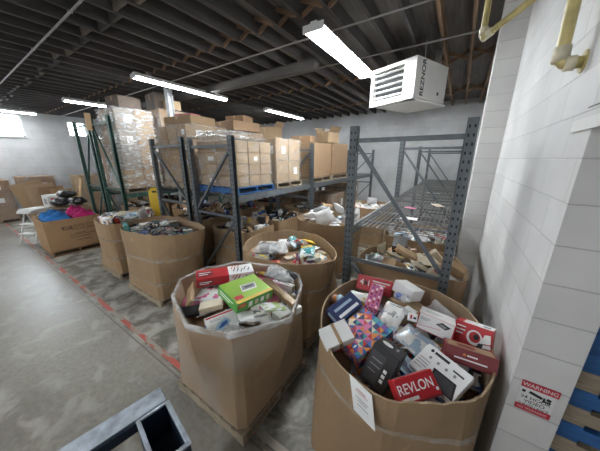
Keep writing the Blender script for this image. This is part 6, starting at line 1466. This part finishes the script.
for bkey, rec in RECORD.items():
    c = SH[bkey].c; ph = PH[bkey]; grp = 'goods heaped in ' + ph
    lab = []
    for (o, key, kind, cn, v, dm) in rec:
        sz = ''
        L = max(dm)
        if kind == 'carton': sz = 'long ' if L > .24 else 'small ' if L < .18 else ''
        elif kind == 'book': sz = 'thick ' if dm[2] > .035 else 'thin ' if dm[2] < .025 else ''
        elif kind == 'pouch': sz = 'big ' if L > .28 else 'small ' if L < .23 else ''
        z = zone(v, c, .6)
        lab.append([sz + cn + ' ' + KW[kind], z])
    def text(i): return '%s %s %s' % (lab[i][0], lab[i][1], ph)
    T = [HERO[r[1]][3] if r[1] else text(i) for i, r in enumerate(rec)]
    from collections import Counter
    base = Counter(cn + ' ' + KW[k] for (_, _, k, cn, _, _) in rec)
    cnt = Counter(T)
    for i, r in enumerate(rec):      # look-alikes: say what lies beside them
        if cnt[T[i]] > 1:
            ns = sorted((k for k in range(len(rec)) if k != i and T[k] != T[i]), key=lambda k: (rec[k][4] - r[4]).length)
            for k in ns[:10]:
                n2 = '%s %s, beside a %s' % (lab[i][0], lab[i][1].replace(' of', ''), rec[k][3] + ' ' + KW[rec[k][2]]) + ', in ' + ph
                if len(n2.split()) <= 14 and n2 not in T:
                    lab[i].append(n2); break
    for i, r in enumerate(rec):
        if cnt[T[i]] > 1 and len(lab[i]) > 2: T[i] = lab[i][2]
    cnt = Counter(T)
    for t_, n in cnt.items():
        if n > 1:
            ii = sorted((i for i in range(len(rec)) if T[i] == t_), key=lambda i: -rec[i][4].z)
            for j, i in enumerate(ii): T[i] = '%s, %s' % (t_, ('topmost', 'lower', 'lowest')[j] if n <= 3 else ('topmost' if j == 0 else ordw(j) + ' down'))
    for i, r in enumerate(rec): tag(r[0], T[i], KN[r[2]][1], grp)

# ------------------------------------------------------------------ palletised loads on the racks
def load(x0, x1, y0, y1, z0, z1, nx, ny, nz, mats, phrase, pal=None, wrap=WRAP, seed=0, jit=.006, top=None, palmat=None, cartonname='kraft carton'):
    r = random.Random(seed); zb = z0
    if pal:
        pallet((x0 + x1) / 2, (y0 + y1) / 2, z0, x1 - x0, y1 - y0, pal, palmat or PINE); zb = z0 + .118
    g = 'cartons stacked in ' + phrase
    w, d, h = (x1 - x0 - .06) / nx, (y1 - y0 - .06) / ny, (z1 - zb) / nz
    layer = {0: 'top'}
    for k in range(nz):
        lv = 'bottom' if k == 0 else 'top' if k == nz - 1 else ordw(k)
        for i in range(nx):
            for j in range(ny):
                if 0 < i < nx - 1 and 0 < j < ny - 1: continue
                m = r.choice(mats)
                o = MB().box((0, 0, 0), (w - .012, d - .012, h - .004), ch=.006).build('carton', m, None, (x0 + .03 + w * (i + .5) + r.uniform(-jit, jit) * .5, y0 + .03 + d * (j + .5) + r.uniform(-jit, jit) * .5, zb + h * (k + .5) + .0005), (0, 0, 0))
                MB().box((0, 0, h / 2 - .0015), (.05, d - .014, .001)).box((0, -d / 2 + .0055, h * .34), (.05, .001, h * .3)).build('tape_strip', TAPE, o)
                if r.random() < .35: MB().box((w * .2, -d / 2 + .005, 0), (w * .3, .001, h * .35)).box((w / 2 - .005, d * .1, 0), (.001, d * .3, h * .35)).build('shipping_label', PAPER, o)
                rowd = ('front' if j == 0 else 'rear' if j == ny - 1 else 'middle') if ny > 1 else ''
                cold = ('left' if i == 0 else 'right' if i == nx - 1 else 'centre') if nx > 1 else ''
                tag(o, '%s, %s layer%s, %s, of %s' % (cartonname, lv, ' up' if 0 < k < nz - 1 else '', (rowd + ' ' + cold).strip() or 'single', phrase), 'carton', g)
    if wrap:
        mb = MB(); n = 40; e = .012; fs = 9; V = []
        for q in range(fs + 1):
            z = zb + .002 + (z1 - zb + .013) * q / fs
            for i in range(n):
                a = 2 * PI * (i + .5) / n; ca, sa = math.cos(a), math.sin(a); s = 1 / max(abs(ca), abs(sa))
                px = (x0 + x1) / 2 + ((x1 - x0) / 2 + e + r.uniform(0, .012)) * max(-1, min(1, ca * s)); py = (y0 + y1) / 2 + ((y1 - y0) / 2 + e + r.uniform(0, .012)) * max(-1, min(1, sa * s))
                V.append((px, py, z + r.uniform(-.004, .004)))
        F = [[q * n + i, q * n + (i + 1) % n, (q + 1) * n + (i + 1) % n, (q + 1) * n + i] for q in range(fs) for i in range(n)]
        F.append([fs * n + i for i in range(n)])
        mb.add(V, F)
        tag(mb.build('stretch_wrap', wrap, smooth=False), 'clear stretch wrap around ' + phrase, 'plastic wrap', 'stretch wrap around loads')
K3 = [KRAFT, KRAFT_PALE, M('kraft_warm', (.34, .22, .12), .8, var=.08)]
KD = [KRAFT_DARK, M('kraft_brownish', (.30, .19, .11), .8, var=.1)]
KP = [KRAFT_PALE, M('kraft_cream', (.38, .27, .16), .8, var=.08)]
load(-4.02, -2.98, 2.68, 3.62, 1.812, 2.68, 2, 3, 4, KP, 'the blue pallet load', 'blue painted pallet on the rack behind the grey post', WRAPM, 1, palmat=BLUEP)
load(-4.0, -2.98, 3.72, 4.62, 1.812, 2.78, 2, 2, 2, KP, 'the pale load right of the blue pallet', 'bare wooden pallet on the rack beside the blue one', WRAPM, 2)
load(-5.32, -4.32, 2.72, 3.75, 1.812, 3.02, 3, 2, 4, K3, 'the wrapped load behind the blue pallet', 'wooden pallet behind the blue pallet load', WRAPM, 3)
load(-5.32, -4.32, 3.85, 4.92, 1.812, 3.0, 2, 2, 4, K3 + KD, 'the second load behind the blue pallet', 'wooden pallet under the second load behind the blue one', WRAPM, 4)
load(-8.26, -7.24, 2.72, 3.7, 1.512, 3.62, 2, 2, 4, [KRAFT_PALE, M('kraft_greyish', (.34, .30, .26), .8, var=.08)], 'the silver wrapped stack', 'wooden pallet under the silver wrapped stack', FILM('silver_film', .10, .8, 6, (1, 1, 3)), 5)
load(-8.26, -7.24, 3.85, 4.9, 1.512, 3.75, 2, 2, 4, K3, 'the tall brown stack behind the green posts', 'wooden pallet under the tall brown stack', WRAP, 6)
load(-9.56, -8.6, 2.9, 3.9, 1.512, 3.0, 2, 2, 3, KD + K3, 'the green rack stack nearest the window', 'wooden pallet on the green rack nearest the window', WRAP, 7)
# big closed brown bulk boxes on the second bay of the middle rack
def closed_box(x0, x1, y0, y1, z0, z1, label):
    pallet((x0 + x1) / 2, (y0 + y1) / 2, z0, x1 - x0, y1 - y0, 'wooden pallet under the ' + label.split(',')[0], PINE)
    w, d, h = x1 - x0, y1 - y0, z1 - z0 - .12
    t = thing('bulk_box', label, 'bulk box', ((x0 + x1) / 2, (y0 + y1) / 2, z0 + .1185), group='brown bulk boxes on the middle rack')
    MB().box((0, 0, h / 2), (w - .02, d - .02, h), ch=.02).build('body', M('kraft_orange', (.30, .19, .105), .8, var=.08), t)
    for sy in (-1, 1): MB().box((0, sy * (d * .25 - .003), h + .004), (w - .03, d * .5 - .02, .006)).build('flap', KRAFT, t)
    return t
closed_box(-3.98, -3.0, 5.15, 6.2, 1.812, 2.78, 'nearer brown bulk box on the rack beyond the pale load, flaps shut')
closed_box(-3.98, -3.0, 6.3, 7.38, 1.812, 2.82, 'farther brown bulk box on the rack beyond the pale load, flaps shut')
closed_box(-5.3, -4.32, 5.15, 6.25, 1.812, 2.85, 'brown bulk box on the rear rack behind the pale load, flaps shut')
def loose(x, y, z, w, d, h, mat, label, rz=0, flaps=False, name='carton', open_top=False, group=None):
    o = MB().box((0, 0, h / 2), (w, d, h), ch=.006).build(name, mat, None, (x, y, z), (0, 0, rz))
    MB().box((0, 0, h + .0008), (.05, d * .99, .0012)).box((0, -d / 2 - .0008, h * .8), (.05, .0012, h * .35)).build('tape_strip', TAPE, o)
    if flaps:
        for s in (-1, 1): MB().box((s * (w / 2 + .05), 0, h + .06), (.006, d * .95, .16), Euler((0, s * .6, 0)).to_matrix()).build('flap', mat, o)
    return tag(o, label, 'carton', group or 'loose cartons on top of the loads')
loose(-4.85, 3.2, 3.04, .8, .62, .17, KRAFT, 'wide brown carton on top of the wrapped load behind the blue pallet', .1)
loose(-4.9, 3.2, 3.213, .4, .3, .07, M('pink_lid', (.55, .16, .2), .6), 'pink lidded flat carton topmost behind the blue pallet load', .3)
loose(-4.75, 4.3, 3.02, .95, .8, .20, M('kraft_brownish', (.30, .19, .11)), 'big brown carton on the second load behind the blue pallet', -.05)
loose(-4.6, 4.35, 3.222, .5, .4, .14, KRAFT_DARK, 'small dark carton topmost on the second load behind the blue pallet', .2)
loose(-4.7, 5.55, 2.86, .6, .5, .38, KRAFT_PALE, 'pale carton with open flaps on the rear bulk box', .2, True)
loose(-3.55, 5.6, 2.80, .55, .4, .16, KRAFT_DARK, 'flat dark carton on the nearer brown bulk box', .15)
loose(-3.4, 6.7, 2.845, .5, .45, .30, KRAFT_PALE, 'pale carton with open flaps on the farther brown bulk box', -.3, True)
loose(-3.75, 7.05, 2.845, .3, .3, .45, M('kraft_greyish', (.42, .38, .33)), 'tall greyish carton on the farther brown bulk box')
loose(-7.7, 3.2, 3.64, .6, .55, .30, M('kraft_shaded', (.13, .10, .08), .8, var=.1), 'carton with painted shade on top of the silver wrapped stack', .1)  # shade of the upper zone painted into this kraft colour
loose(-7.9, 4.3, 3.78, .6, .6, .45, M('kraft_shaded', (.13, .10, .08), .8), 'brown carton with painted shade on the tall stack behind the green posts', -.1)  # same kraft with the shade painted in
loose(-7.39, 4.35, 3.78, .26, .4, .25, KRAFT_PALE, 'small pale carton on the edge of the tall brown stack')
o = tag(MB().box((0, 0, .2), (.30, .012, .42)).build('cardboard_sheet', M('tan_card', (.62, .42, .24), .8), None, (-8.25, 2.52, 3.12), (0, .12, .1)), 'tan cardboard sheet fixed to the top of a green post', 'cardboard')
for i, (dx, dz, sx) in enumerate(((-.25, 0, .35), (.1, 0, .4), (-.1, .14, .4))):
    rr = [.05, .12, .125, .11, .06]
    o = tag(mesh_pillow(.8, .55, .09, 40 + i, .5, 11).build('bundle', FILM('bag_clear', .28, .8, 9, (1, 1, 1)), None, (-3.5 + dx * .3, 3.15 + dx * 1.7, 2.742 + dz * .6), (0, 0, .2 * i), smooth=True), ('crumpled clear plastic sheeting lying on the near side of the blue pallet load', 'crumpled clear plastic sheeting lying on the far side of the blue pallet load', 'clear plastic bundle uppermost on the blue pallet load')[i], 'plastic sheet', 'plastic sheeting on the blue pallet load')

# scraps on the empty wire deck
for i, (x, y, w, d, cn, lab) in enumerate(((-.45, 3.35, .22, .16, 'white', 'white paper scrap lying on the empty wire deck nearest the frame'), (-.55, 4.1, .12, .2, 'pink', 'pink scrap lying on the empty wire deck'), (-.2, 4.6, .3, .14, 'cream', 'cream card lying on the empty wire deck beyond the pink scrap'), (-.4, 6.2, .3, .2, 'grey', 'grey film scrap on the second bay of the empty wire deck'))):
    tag(mesh_pillow(w, d, .02, 70 + i, .4, 6).build('paper_scrap', M('poly_' + cn, COL[cn], .5), None, (x, y, 1.632), (0, 0, i), smooth=True), lab, 'paper', 'scraps on the empty wire deck')

# ------------------------------------------------------------------ far left: carton of clothes and stored cardboard
def mail_carton():
    x0, x1, y0, y1, z0, z1 = -9.2, -8.14, 1.16, 2.25, .12, .92
    pallet(-8.67, 1.705, 0, 1.04, 1.06, 'wooden pallet under the printed carton of clothes', KRAFT_DARK)
    t = thing('clothes_carton', 'large brown printed carton holding blue and pink clothes', 'carton', ((x0 + x1) / 2, (y0 + y1) / 2, z0))
    m = M('mail_kraft', (.37, .225, .115), .75, var=.06); w, d, h = x1 - x0, y1 - y0, z1 - z0; k = .012
    mb = MB().box((0, 0, .006), (w, d, .012))
    for s in (-1, 1): mb.box((s * (w / 2 - k / 2), 0, h / 2), (k, d, h)); mb.box((0, s * (d / 2 - k / 2), h / 2), (w - 2 * k, k, h))
    mb.build('body', m, t)
    MB().box((0, 0, h - .18), (w - .03, d - .03, .01)).build('fill_bed', KRAFT_DARK, t)  # same kind of stand-in bed, here under the garments
    a = Art((w, d, h), 'right'); a.c += Vector((0, 0, h / 2))
    DB = M('print_brown', (.10, .05, .03), .7, var=0)
    a.quad([(-.42, .30), (-.08, .30), (-.12, .52), (-.46, .52)], DB); a.quad([(-.40, .36), (-.2, .42), (-.12, .48), (-.34, .47)], m); a.rect(-.36, .33, -.15, .35, m)
    a.lines(-.25, -.12, .75, 2, .15, DB, .035); a.lines(.0, -.5, .55, 1, .15, DB, .035); a.rect(-.05, -.02, .35, .015, DB)
    a.done(t)
    rt = Matrix((a.u, a.v, a.n)).transposed().to_euler()
    lettering(t, 'UNITED STATES', a.P(.42, .49, .001), rt, .082, DB, 1.0); lettering(t, 'POSTAL SERVICE', a.P(.42, .29, .001), rt, .082, DB, .95)
mail_carton()
for i, (x, y, w, d, h, cn, rz, lab) in enumerate(((-8.78, 1.44, .34, .46, .34, (.03, .20, .52), 0, 'blue garment heaped at the near end of the printed carton'), (-8.38, 1.46, .40, .50, .30, (.02, .16, .46), .05, 'darker blue garment folded at the front edge of the printed carton'),
        (-8.78, 1.96, .34, .46, .38, (.55, .015, .17), 0, 'pink garment heaped at the far end of the printed carton'), (-8.38, 1.98, .40, .46, .32, (.48, .01, .14), -.05, 'deep pink garment by the front edge of the printed carton'), (-9.07, 1.7, .2, .9, .24, (.05, .05, .08), 0, 'dark garment behind the blue and pink ones'))):
    o = mesh_pillow(w, d, h, 90 + i, .6, 13).build('garment', M('cloth_%d' % i, cn, .85, var=.25, scale=9, bump=.4), None, (x, y, .92), (0, 0, rz), smooth=True); tag(o, lab, 'clothing', 'clothes in the printed carton')
def flat(x, y, z, w, d, h, rot, mat, lab, name='cardboard_sheet', cat='cardboard', g='flattened cardboard by the far wall'):
    o = MB().box((0, 0, h / 2), (w, d, h), ch=.004).build(name, mat, None, (x, y, z), rot)
    MB().box((0, -d / 2 - .001, h / 2), (w * .98, .002, .012)).build('crease', KRAFT_DARK, o)
    return tag(o, lab, cat, g)
load(-15.4, -14.3, .5, 1.55, 0, 1.6, 1, 1, 3, KD, 'the brown stack under the window', 'wooden pallet of the brown stack under the window', WRAP, 11)
load(-15.3, -14.2, 1.75, 2.8, 0, 1.7, 1, 1, 2, KD + [KRAFT], 'the stack beside the window one', 'wooden pallet of the stack right of the window one', WRAP, 12)
load(-14.6, -13.4, 3.3, 4.5, 0, 1.7, 2, 2, 3, KD + [KRAFT], 'the dark stack before the wall', 'wooden pallet of the dark stack before the wall', WRAP, 13)
load(-14.0, -12.9, 5.0, 6.1, 0, 1.8, 2, 2, 3, KD + [KRAFT], 'the deep stack behind the green posts', 'wooden pallet of the deep stack behind the green posts', WRAP, 14)
load(-5.3, -4.32, 6.4, 7.35, 0, 1.65, 2, 2, 3, KD + [KRAFT], 'the low stack behind the rack', 'wooden pallet of the low stack behind the rack', WRAP, 15)
load(-6.8, -5.7, 5.9, 7.0, 0, 1.6, 2, 2, 3, KD + [KRAFT], 'the low stack beyond the column', 'wooden pallet of the low stack beyond the column', WRAP, 16)
load(-3.95, -3.0, 6.4, 7.35, 0, 1.35, 2, 2, 2, KD, 'the dark stack under the rack', 'wooden pallet of the dark stack under the rack', WRAP, 18)
load(-3.95, -3.0, 7.6, 8.6, 0, 1.6, 2, 2, 3, KD + [KRAFT], 'the low stack at the rack end', 'wooden pallet of the low stack at the rack end', WRAP, 17)
for i in range(5):
    flat(-13.95 + i * .10, 2.2 + i * .16, .0, .9 - .08 * i, .025, 1.55 - .12 * i, (.0, -.22 + .1 * i, 1.35 + .1 * i), [KRAFT, KRAFT_PALE, KRAFT_DARK, KRAFT, KRAFT_PALE][i], 'flattened cardboard sheet leaning by the far wall, %s from the aisle' % ordw(4 - i))
flat(-13.2, 3.0, .0, .10, .06, 1.75, (.0, .35, .4), M('raw_timber', (.52, .36, .2), .8), 'pale timber board leaning on the flattened cardboard', 'timber_board', 'board')
# pallet with a low carton, a microwave carton and black sacks on it
pallet(-11.4, 2.35, 0, 1.5, 1.1, 'wooden pallet under the white appliance carton and black sacks', PINE)
loose(-11.75, 2.2, .119, .68, .9, .68, KRAFT, 'low brown carton under the white appliance carton', 0, group='stored goods by the far wall')
loose(-11.0, 2.35, .119, .72, .95, .70, KRAFT_PALE, 'low pale carton under the black sacks', 0, group='stored goods by the far wall')
o = MB().box((0, 0, .19), (.55, .6, .38), ch=.008).build('appliance_carton', WHITE, None, (-11.72, 2.2, .802), (0, 0, .1)); tag(o, 'white appliance carton with a dark picture, by the black sacks', 'carton')
a = Art((.55, .6, .38), 'right'); a.c += Vector((0, 0, .19)); a.rect(-1, -1, 1, 1, PAPER); a.rect(.0, -.6, .7, .3, M('art_dark', (.05, .05, .055))); a.rect(-.8, .3, -.1, .6, INKC['red']); a.done(o)
a = Art((.55, .6, .38), 'front'); a.c += Vector((0, 0, .19)); a.rect(-.5, -.6, .5, .4, G_); a.done(o)
for i, (x, y, z, w, rz) in enumerate(((-11.05, 2.1, .97, .5, .1), (-10.95, 2.55, .97, .55, .1), (-11.0, 2.33, 1.23, .5, 1.6))):
    tag(mesh_pillow(w, .42, .30, 120 + i, .5, 11).build('sack', M('poly_black', (.02, .02, .022), .4, bump=.3, scale=12), None, (x, y, z), (0, 0, rz), smooth=True), ('black sack nearer the aisle on the low pale carton', 'black sack farther from the aisle on the low pale carton', 'black sack lying on top of the two others')[i], 'sack', 'black sacks on the low carton')
# folding step stool with white boards on it
def stool():
    t = thing('step_stool', 'white metal step stool standing behind the printed carton of clothes', 'step stool', (-10.35, 1.32, 0), (0, 0, .5))
    for sx in (-1, 1):
        MB().tube([(sx * .24, -.30, 0), (sx * .22, .0, .86)], .016, 8).build('leg', WHITE, t); MB().tube([(sx * .24, .30, 0), (sx * .22, .03, .86)], .016, 8).build('leg', WHITE, t)
    for z, y in ((.28, -.2), (.55, -.11)): MB().box((0, y, z), (.46, .16, .025)).build('tread', WHITE, t)
    MB().box((0, .0, .873), (.5, .34, .025)).build('platform', WHITE, t)
    MB().tube([(-.23, .22, .28), (.23, .22, .28)], .011, 8).build('cross_bar', WHITE, t)
stool()
for i in range(3): tag(MB().box((0, 0, .02), (.56 - .04 * i, .42, .038), ch=.004).build('foam_board', M('foam_white', (.80, .80, .78), .8, var=.03), None, (-10.3 + .04 * i, 1.34 + .03 * i, .887 + .0385 * i), (0, 0, .25 + .12 * i)), ('white foam board lying lowest on the step stool', 'white foam board in the middle of the pile on the step stool', 'white foam board lying uppermost on the step stool')[i], 'board', 'white boards on the step stool')
# loose goods on the tops of the dark boxes, a yellow panel
o = MB().prism([(-.15, 0), (.15, 0), (.13, 1.62), (.06, 1.70), (-.06, 1.70), (-.13, 1.62)], -.012, .012).build('plastic_board', M('panel_yellow', (.75, .52, .03), .45, var=.05), None, (-6.28, 2.93, 0), (PI / 2, 0, .9)); tag(o, 'tall yellow plastic board standing upright behind the bulk boxes by the red line', 'board')
MB().box((0, 1.60, 0), (.1, .04, .026)).build('hand_hole', HOLE, o)

# ------------------------------------------------------------------ wall end: warning sign, stacked pallets
def sign():
    y = 1.549
    t = thing('warning_sign', 'red and white video surveillance warning sign on the end of the white wall', 'sign', (.545, y, 1.20), (0, 0, 0))
    t.location = SIGN[0]; W, H = SIGN[1], SIGN[2]
    hs = .036
    RS = M('sign_red', (.50, .03, .05), .35, var=.05); WS = M('sign_white', (.70, .70, .69), .35, var=.03)
    R = Euler((PI / 2, 0, 0))
    MB().box((0, -.0015, 0), (W, .003, H)).build('sign_panel', WS, t)
    MB().box((.004, -.0025, H / 2 + .012), (W * 1.04, .005, .042)).build('red_header', RS, t)
    MB().box((0, -.0025, -H / 2 + .018), (W, .005, .036)).build('red_footer', RS, t)
    lettering(t, 'WARNING', (.004, -.0056, H / 2 + .012), R, .034, WS, .86, .012)
    lettering(t, '24 HOUR', (0, -.0036, H * .06), R, .028, INK, 1.05, .01)
    lettering(t, 'VIDEO', (0, -.0036, -H * .10), R, .028, INK, 1.05, .01)
    lettering(t, 'SURVEILLANCE', (0, -.0036, -H * .255), R, .023, INK, .80, .01)
    lettering(t, 'NO TRESPASSING', (0, -.0056, -H / 2 + .018), R, .018, WS, .85)
    m = MB()
    m.box((-.005, -.0045, H * .27), (.055, .003, .015), Euler((0, .25, 0)).to_matrix()).box((.048, -.0045, H * .25), (.016, .003, .015), Euler((0, .25, 0)).to_matrix()).box((.03, -.0045, H * .19), (.008, .003, .028)).box((.045, -.0045, H * .15), (.026, .003, .008)).box((-.055, -.0045, H * .29), (.014, .003, .014))
    m.build('camera_symbol', INK, t)
sign()
zz = 0.0; k = 0; BLUES = (1, 3, 5, 7, 9, 11, 12, 13)
while zz < 1.62:
    nm = ('bottom', 'second', 'third', 'fourth', 'fifth', 'sixth', 'seventh', 'eighth', 'ninth', 'tenth', 'eleventh', 'twelfth', 'thirteenth', 'fourteenth')[k]
    pallet(1.24, 2.12, zz, 1.06, .9, '%s pallet, %s from the floor, stacked beyond the wall end with the sign' % (('blue' if k in BLUES else 'bare wood'), nm), BLUEP if k in BLUES else PINE, group='pallets stacked beyond the wall end'); zz += .1185; k += 1

# ------------------------------------------------------------------ utility cart in the foreground
def cart():
    DK = M('cart_navy', (.018, .035, .062), .5, var=.15, scale=20); TOPM = M('cart_scuffed', (.34, .38, .43), .55, var=.35, scale=14)
    t = thing('utility_cart', 'navy plastic utility cart with scuffed handle rim and pocket, in the near corner', 'cart', CART[0], (0, 0, CART[1]))
    # local frame: x across the cart (0 at its right side), y along it (0 at the pocket end), z up from the floor
    zt = CART[2]; W = .44
    P = MB(); x0, x1, y0, y1, z0, z1, th = -.335, 0, -.17, 0, zt - .24, zt - .004, .014
    for (cx, cy, sx, sy) in (((x0 + x1) / 2, y0 + th / 2, x1 - x0, th), ((x0 + x1) / 2, y1 - th / 2, x1 - x0, th), (x0 + th / 2, (y0 + y1) / 2, th, y1 - y0), (x1 - th / 2, (y0 + y1) / 2, th, y1 - y0)):
        P.box((cx, cy, (z0 + z1) / 2), (sx, sy, z1 - z0), ch=.006)
    P.box(((x0 + x1) / 2, (y0 + y1) / 2, z0 + .007), (x1 - x0 - .01, y1 - y0 - .01, .014))
    P.build('pocket', DK, t)
    Q = MB()
    for (cx, cy, sx, sy) in (((x0 + x1) / 2, -.008, x1 - x0, .026), ((x0 + x1) / 2, y0 + .008, x1 - x0, .022), (x0 + .006, y0 / 2, .02, .17), (-.008, y0 / 2, .026, .17)): Q.box((cx, cy, zt), (sx, sy, .014), ch=.005)
    Q.build('pocket_rim', TOPM, t)
    for x, wd in ((-.405, .135), (-.03, .06)):
        yy = (0, -1.0) if x < -.1 else (-.172, -1.0)
        MB().box((x, sum(yy) / 2, zt - .045), (wd, yy[0] - yy[1], .085), ch=.012).build('side_rail', DK, t)
        MB().box((x, sum(yy) / 2, zt + .002), (wd - .012, yy[0] - yy[1] - .012, .009), ch=.004).build('rail_top', TOPM, t)
    MB().box((-.2, -.40, zt - .06), (.30, .05, .09), ch=.01).build('cross_rail', DK, t)
    MB().box((-.215, -.72, zt - .12), (.42, .60, .03), ch=.01).build('top_tray', DK, t)
    MB().box((-.215, -.70, .22), (.42, .62, .05), ch=.01).build('bottom_tray', DK, t)
    for sx in (-.40, -.03):
        for sy in (-.45, -.95):
            MB().box((sx, sy, .17 + (zt - .25) / 2), (.05, .06, zt - .25), ch=.008).build('post', DK, t)
            c = MB().tube([(sx - .015, sy, .06), (sx + .015, sy, .06)], .06, 16).build('caster', BLACK, t)
            MB().box((sx, sy, .155), (.05, .05, .09)).build('caster_fork', GALV, c)
cart()
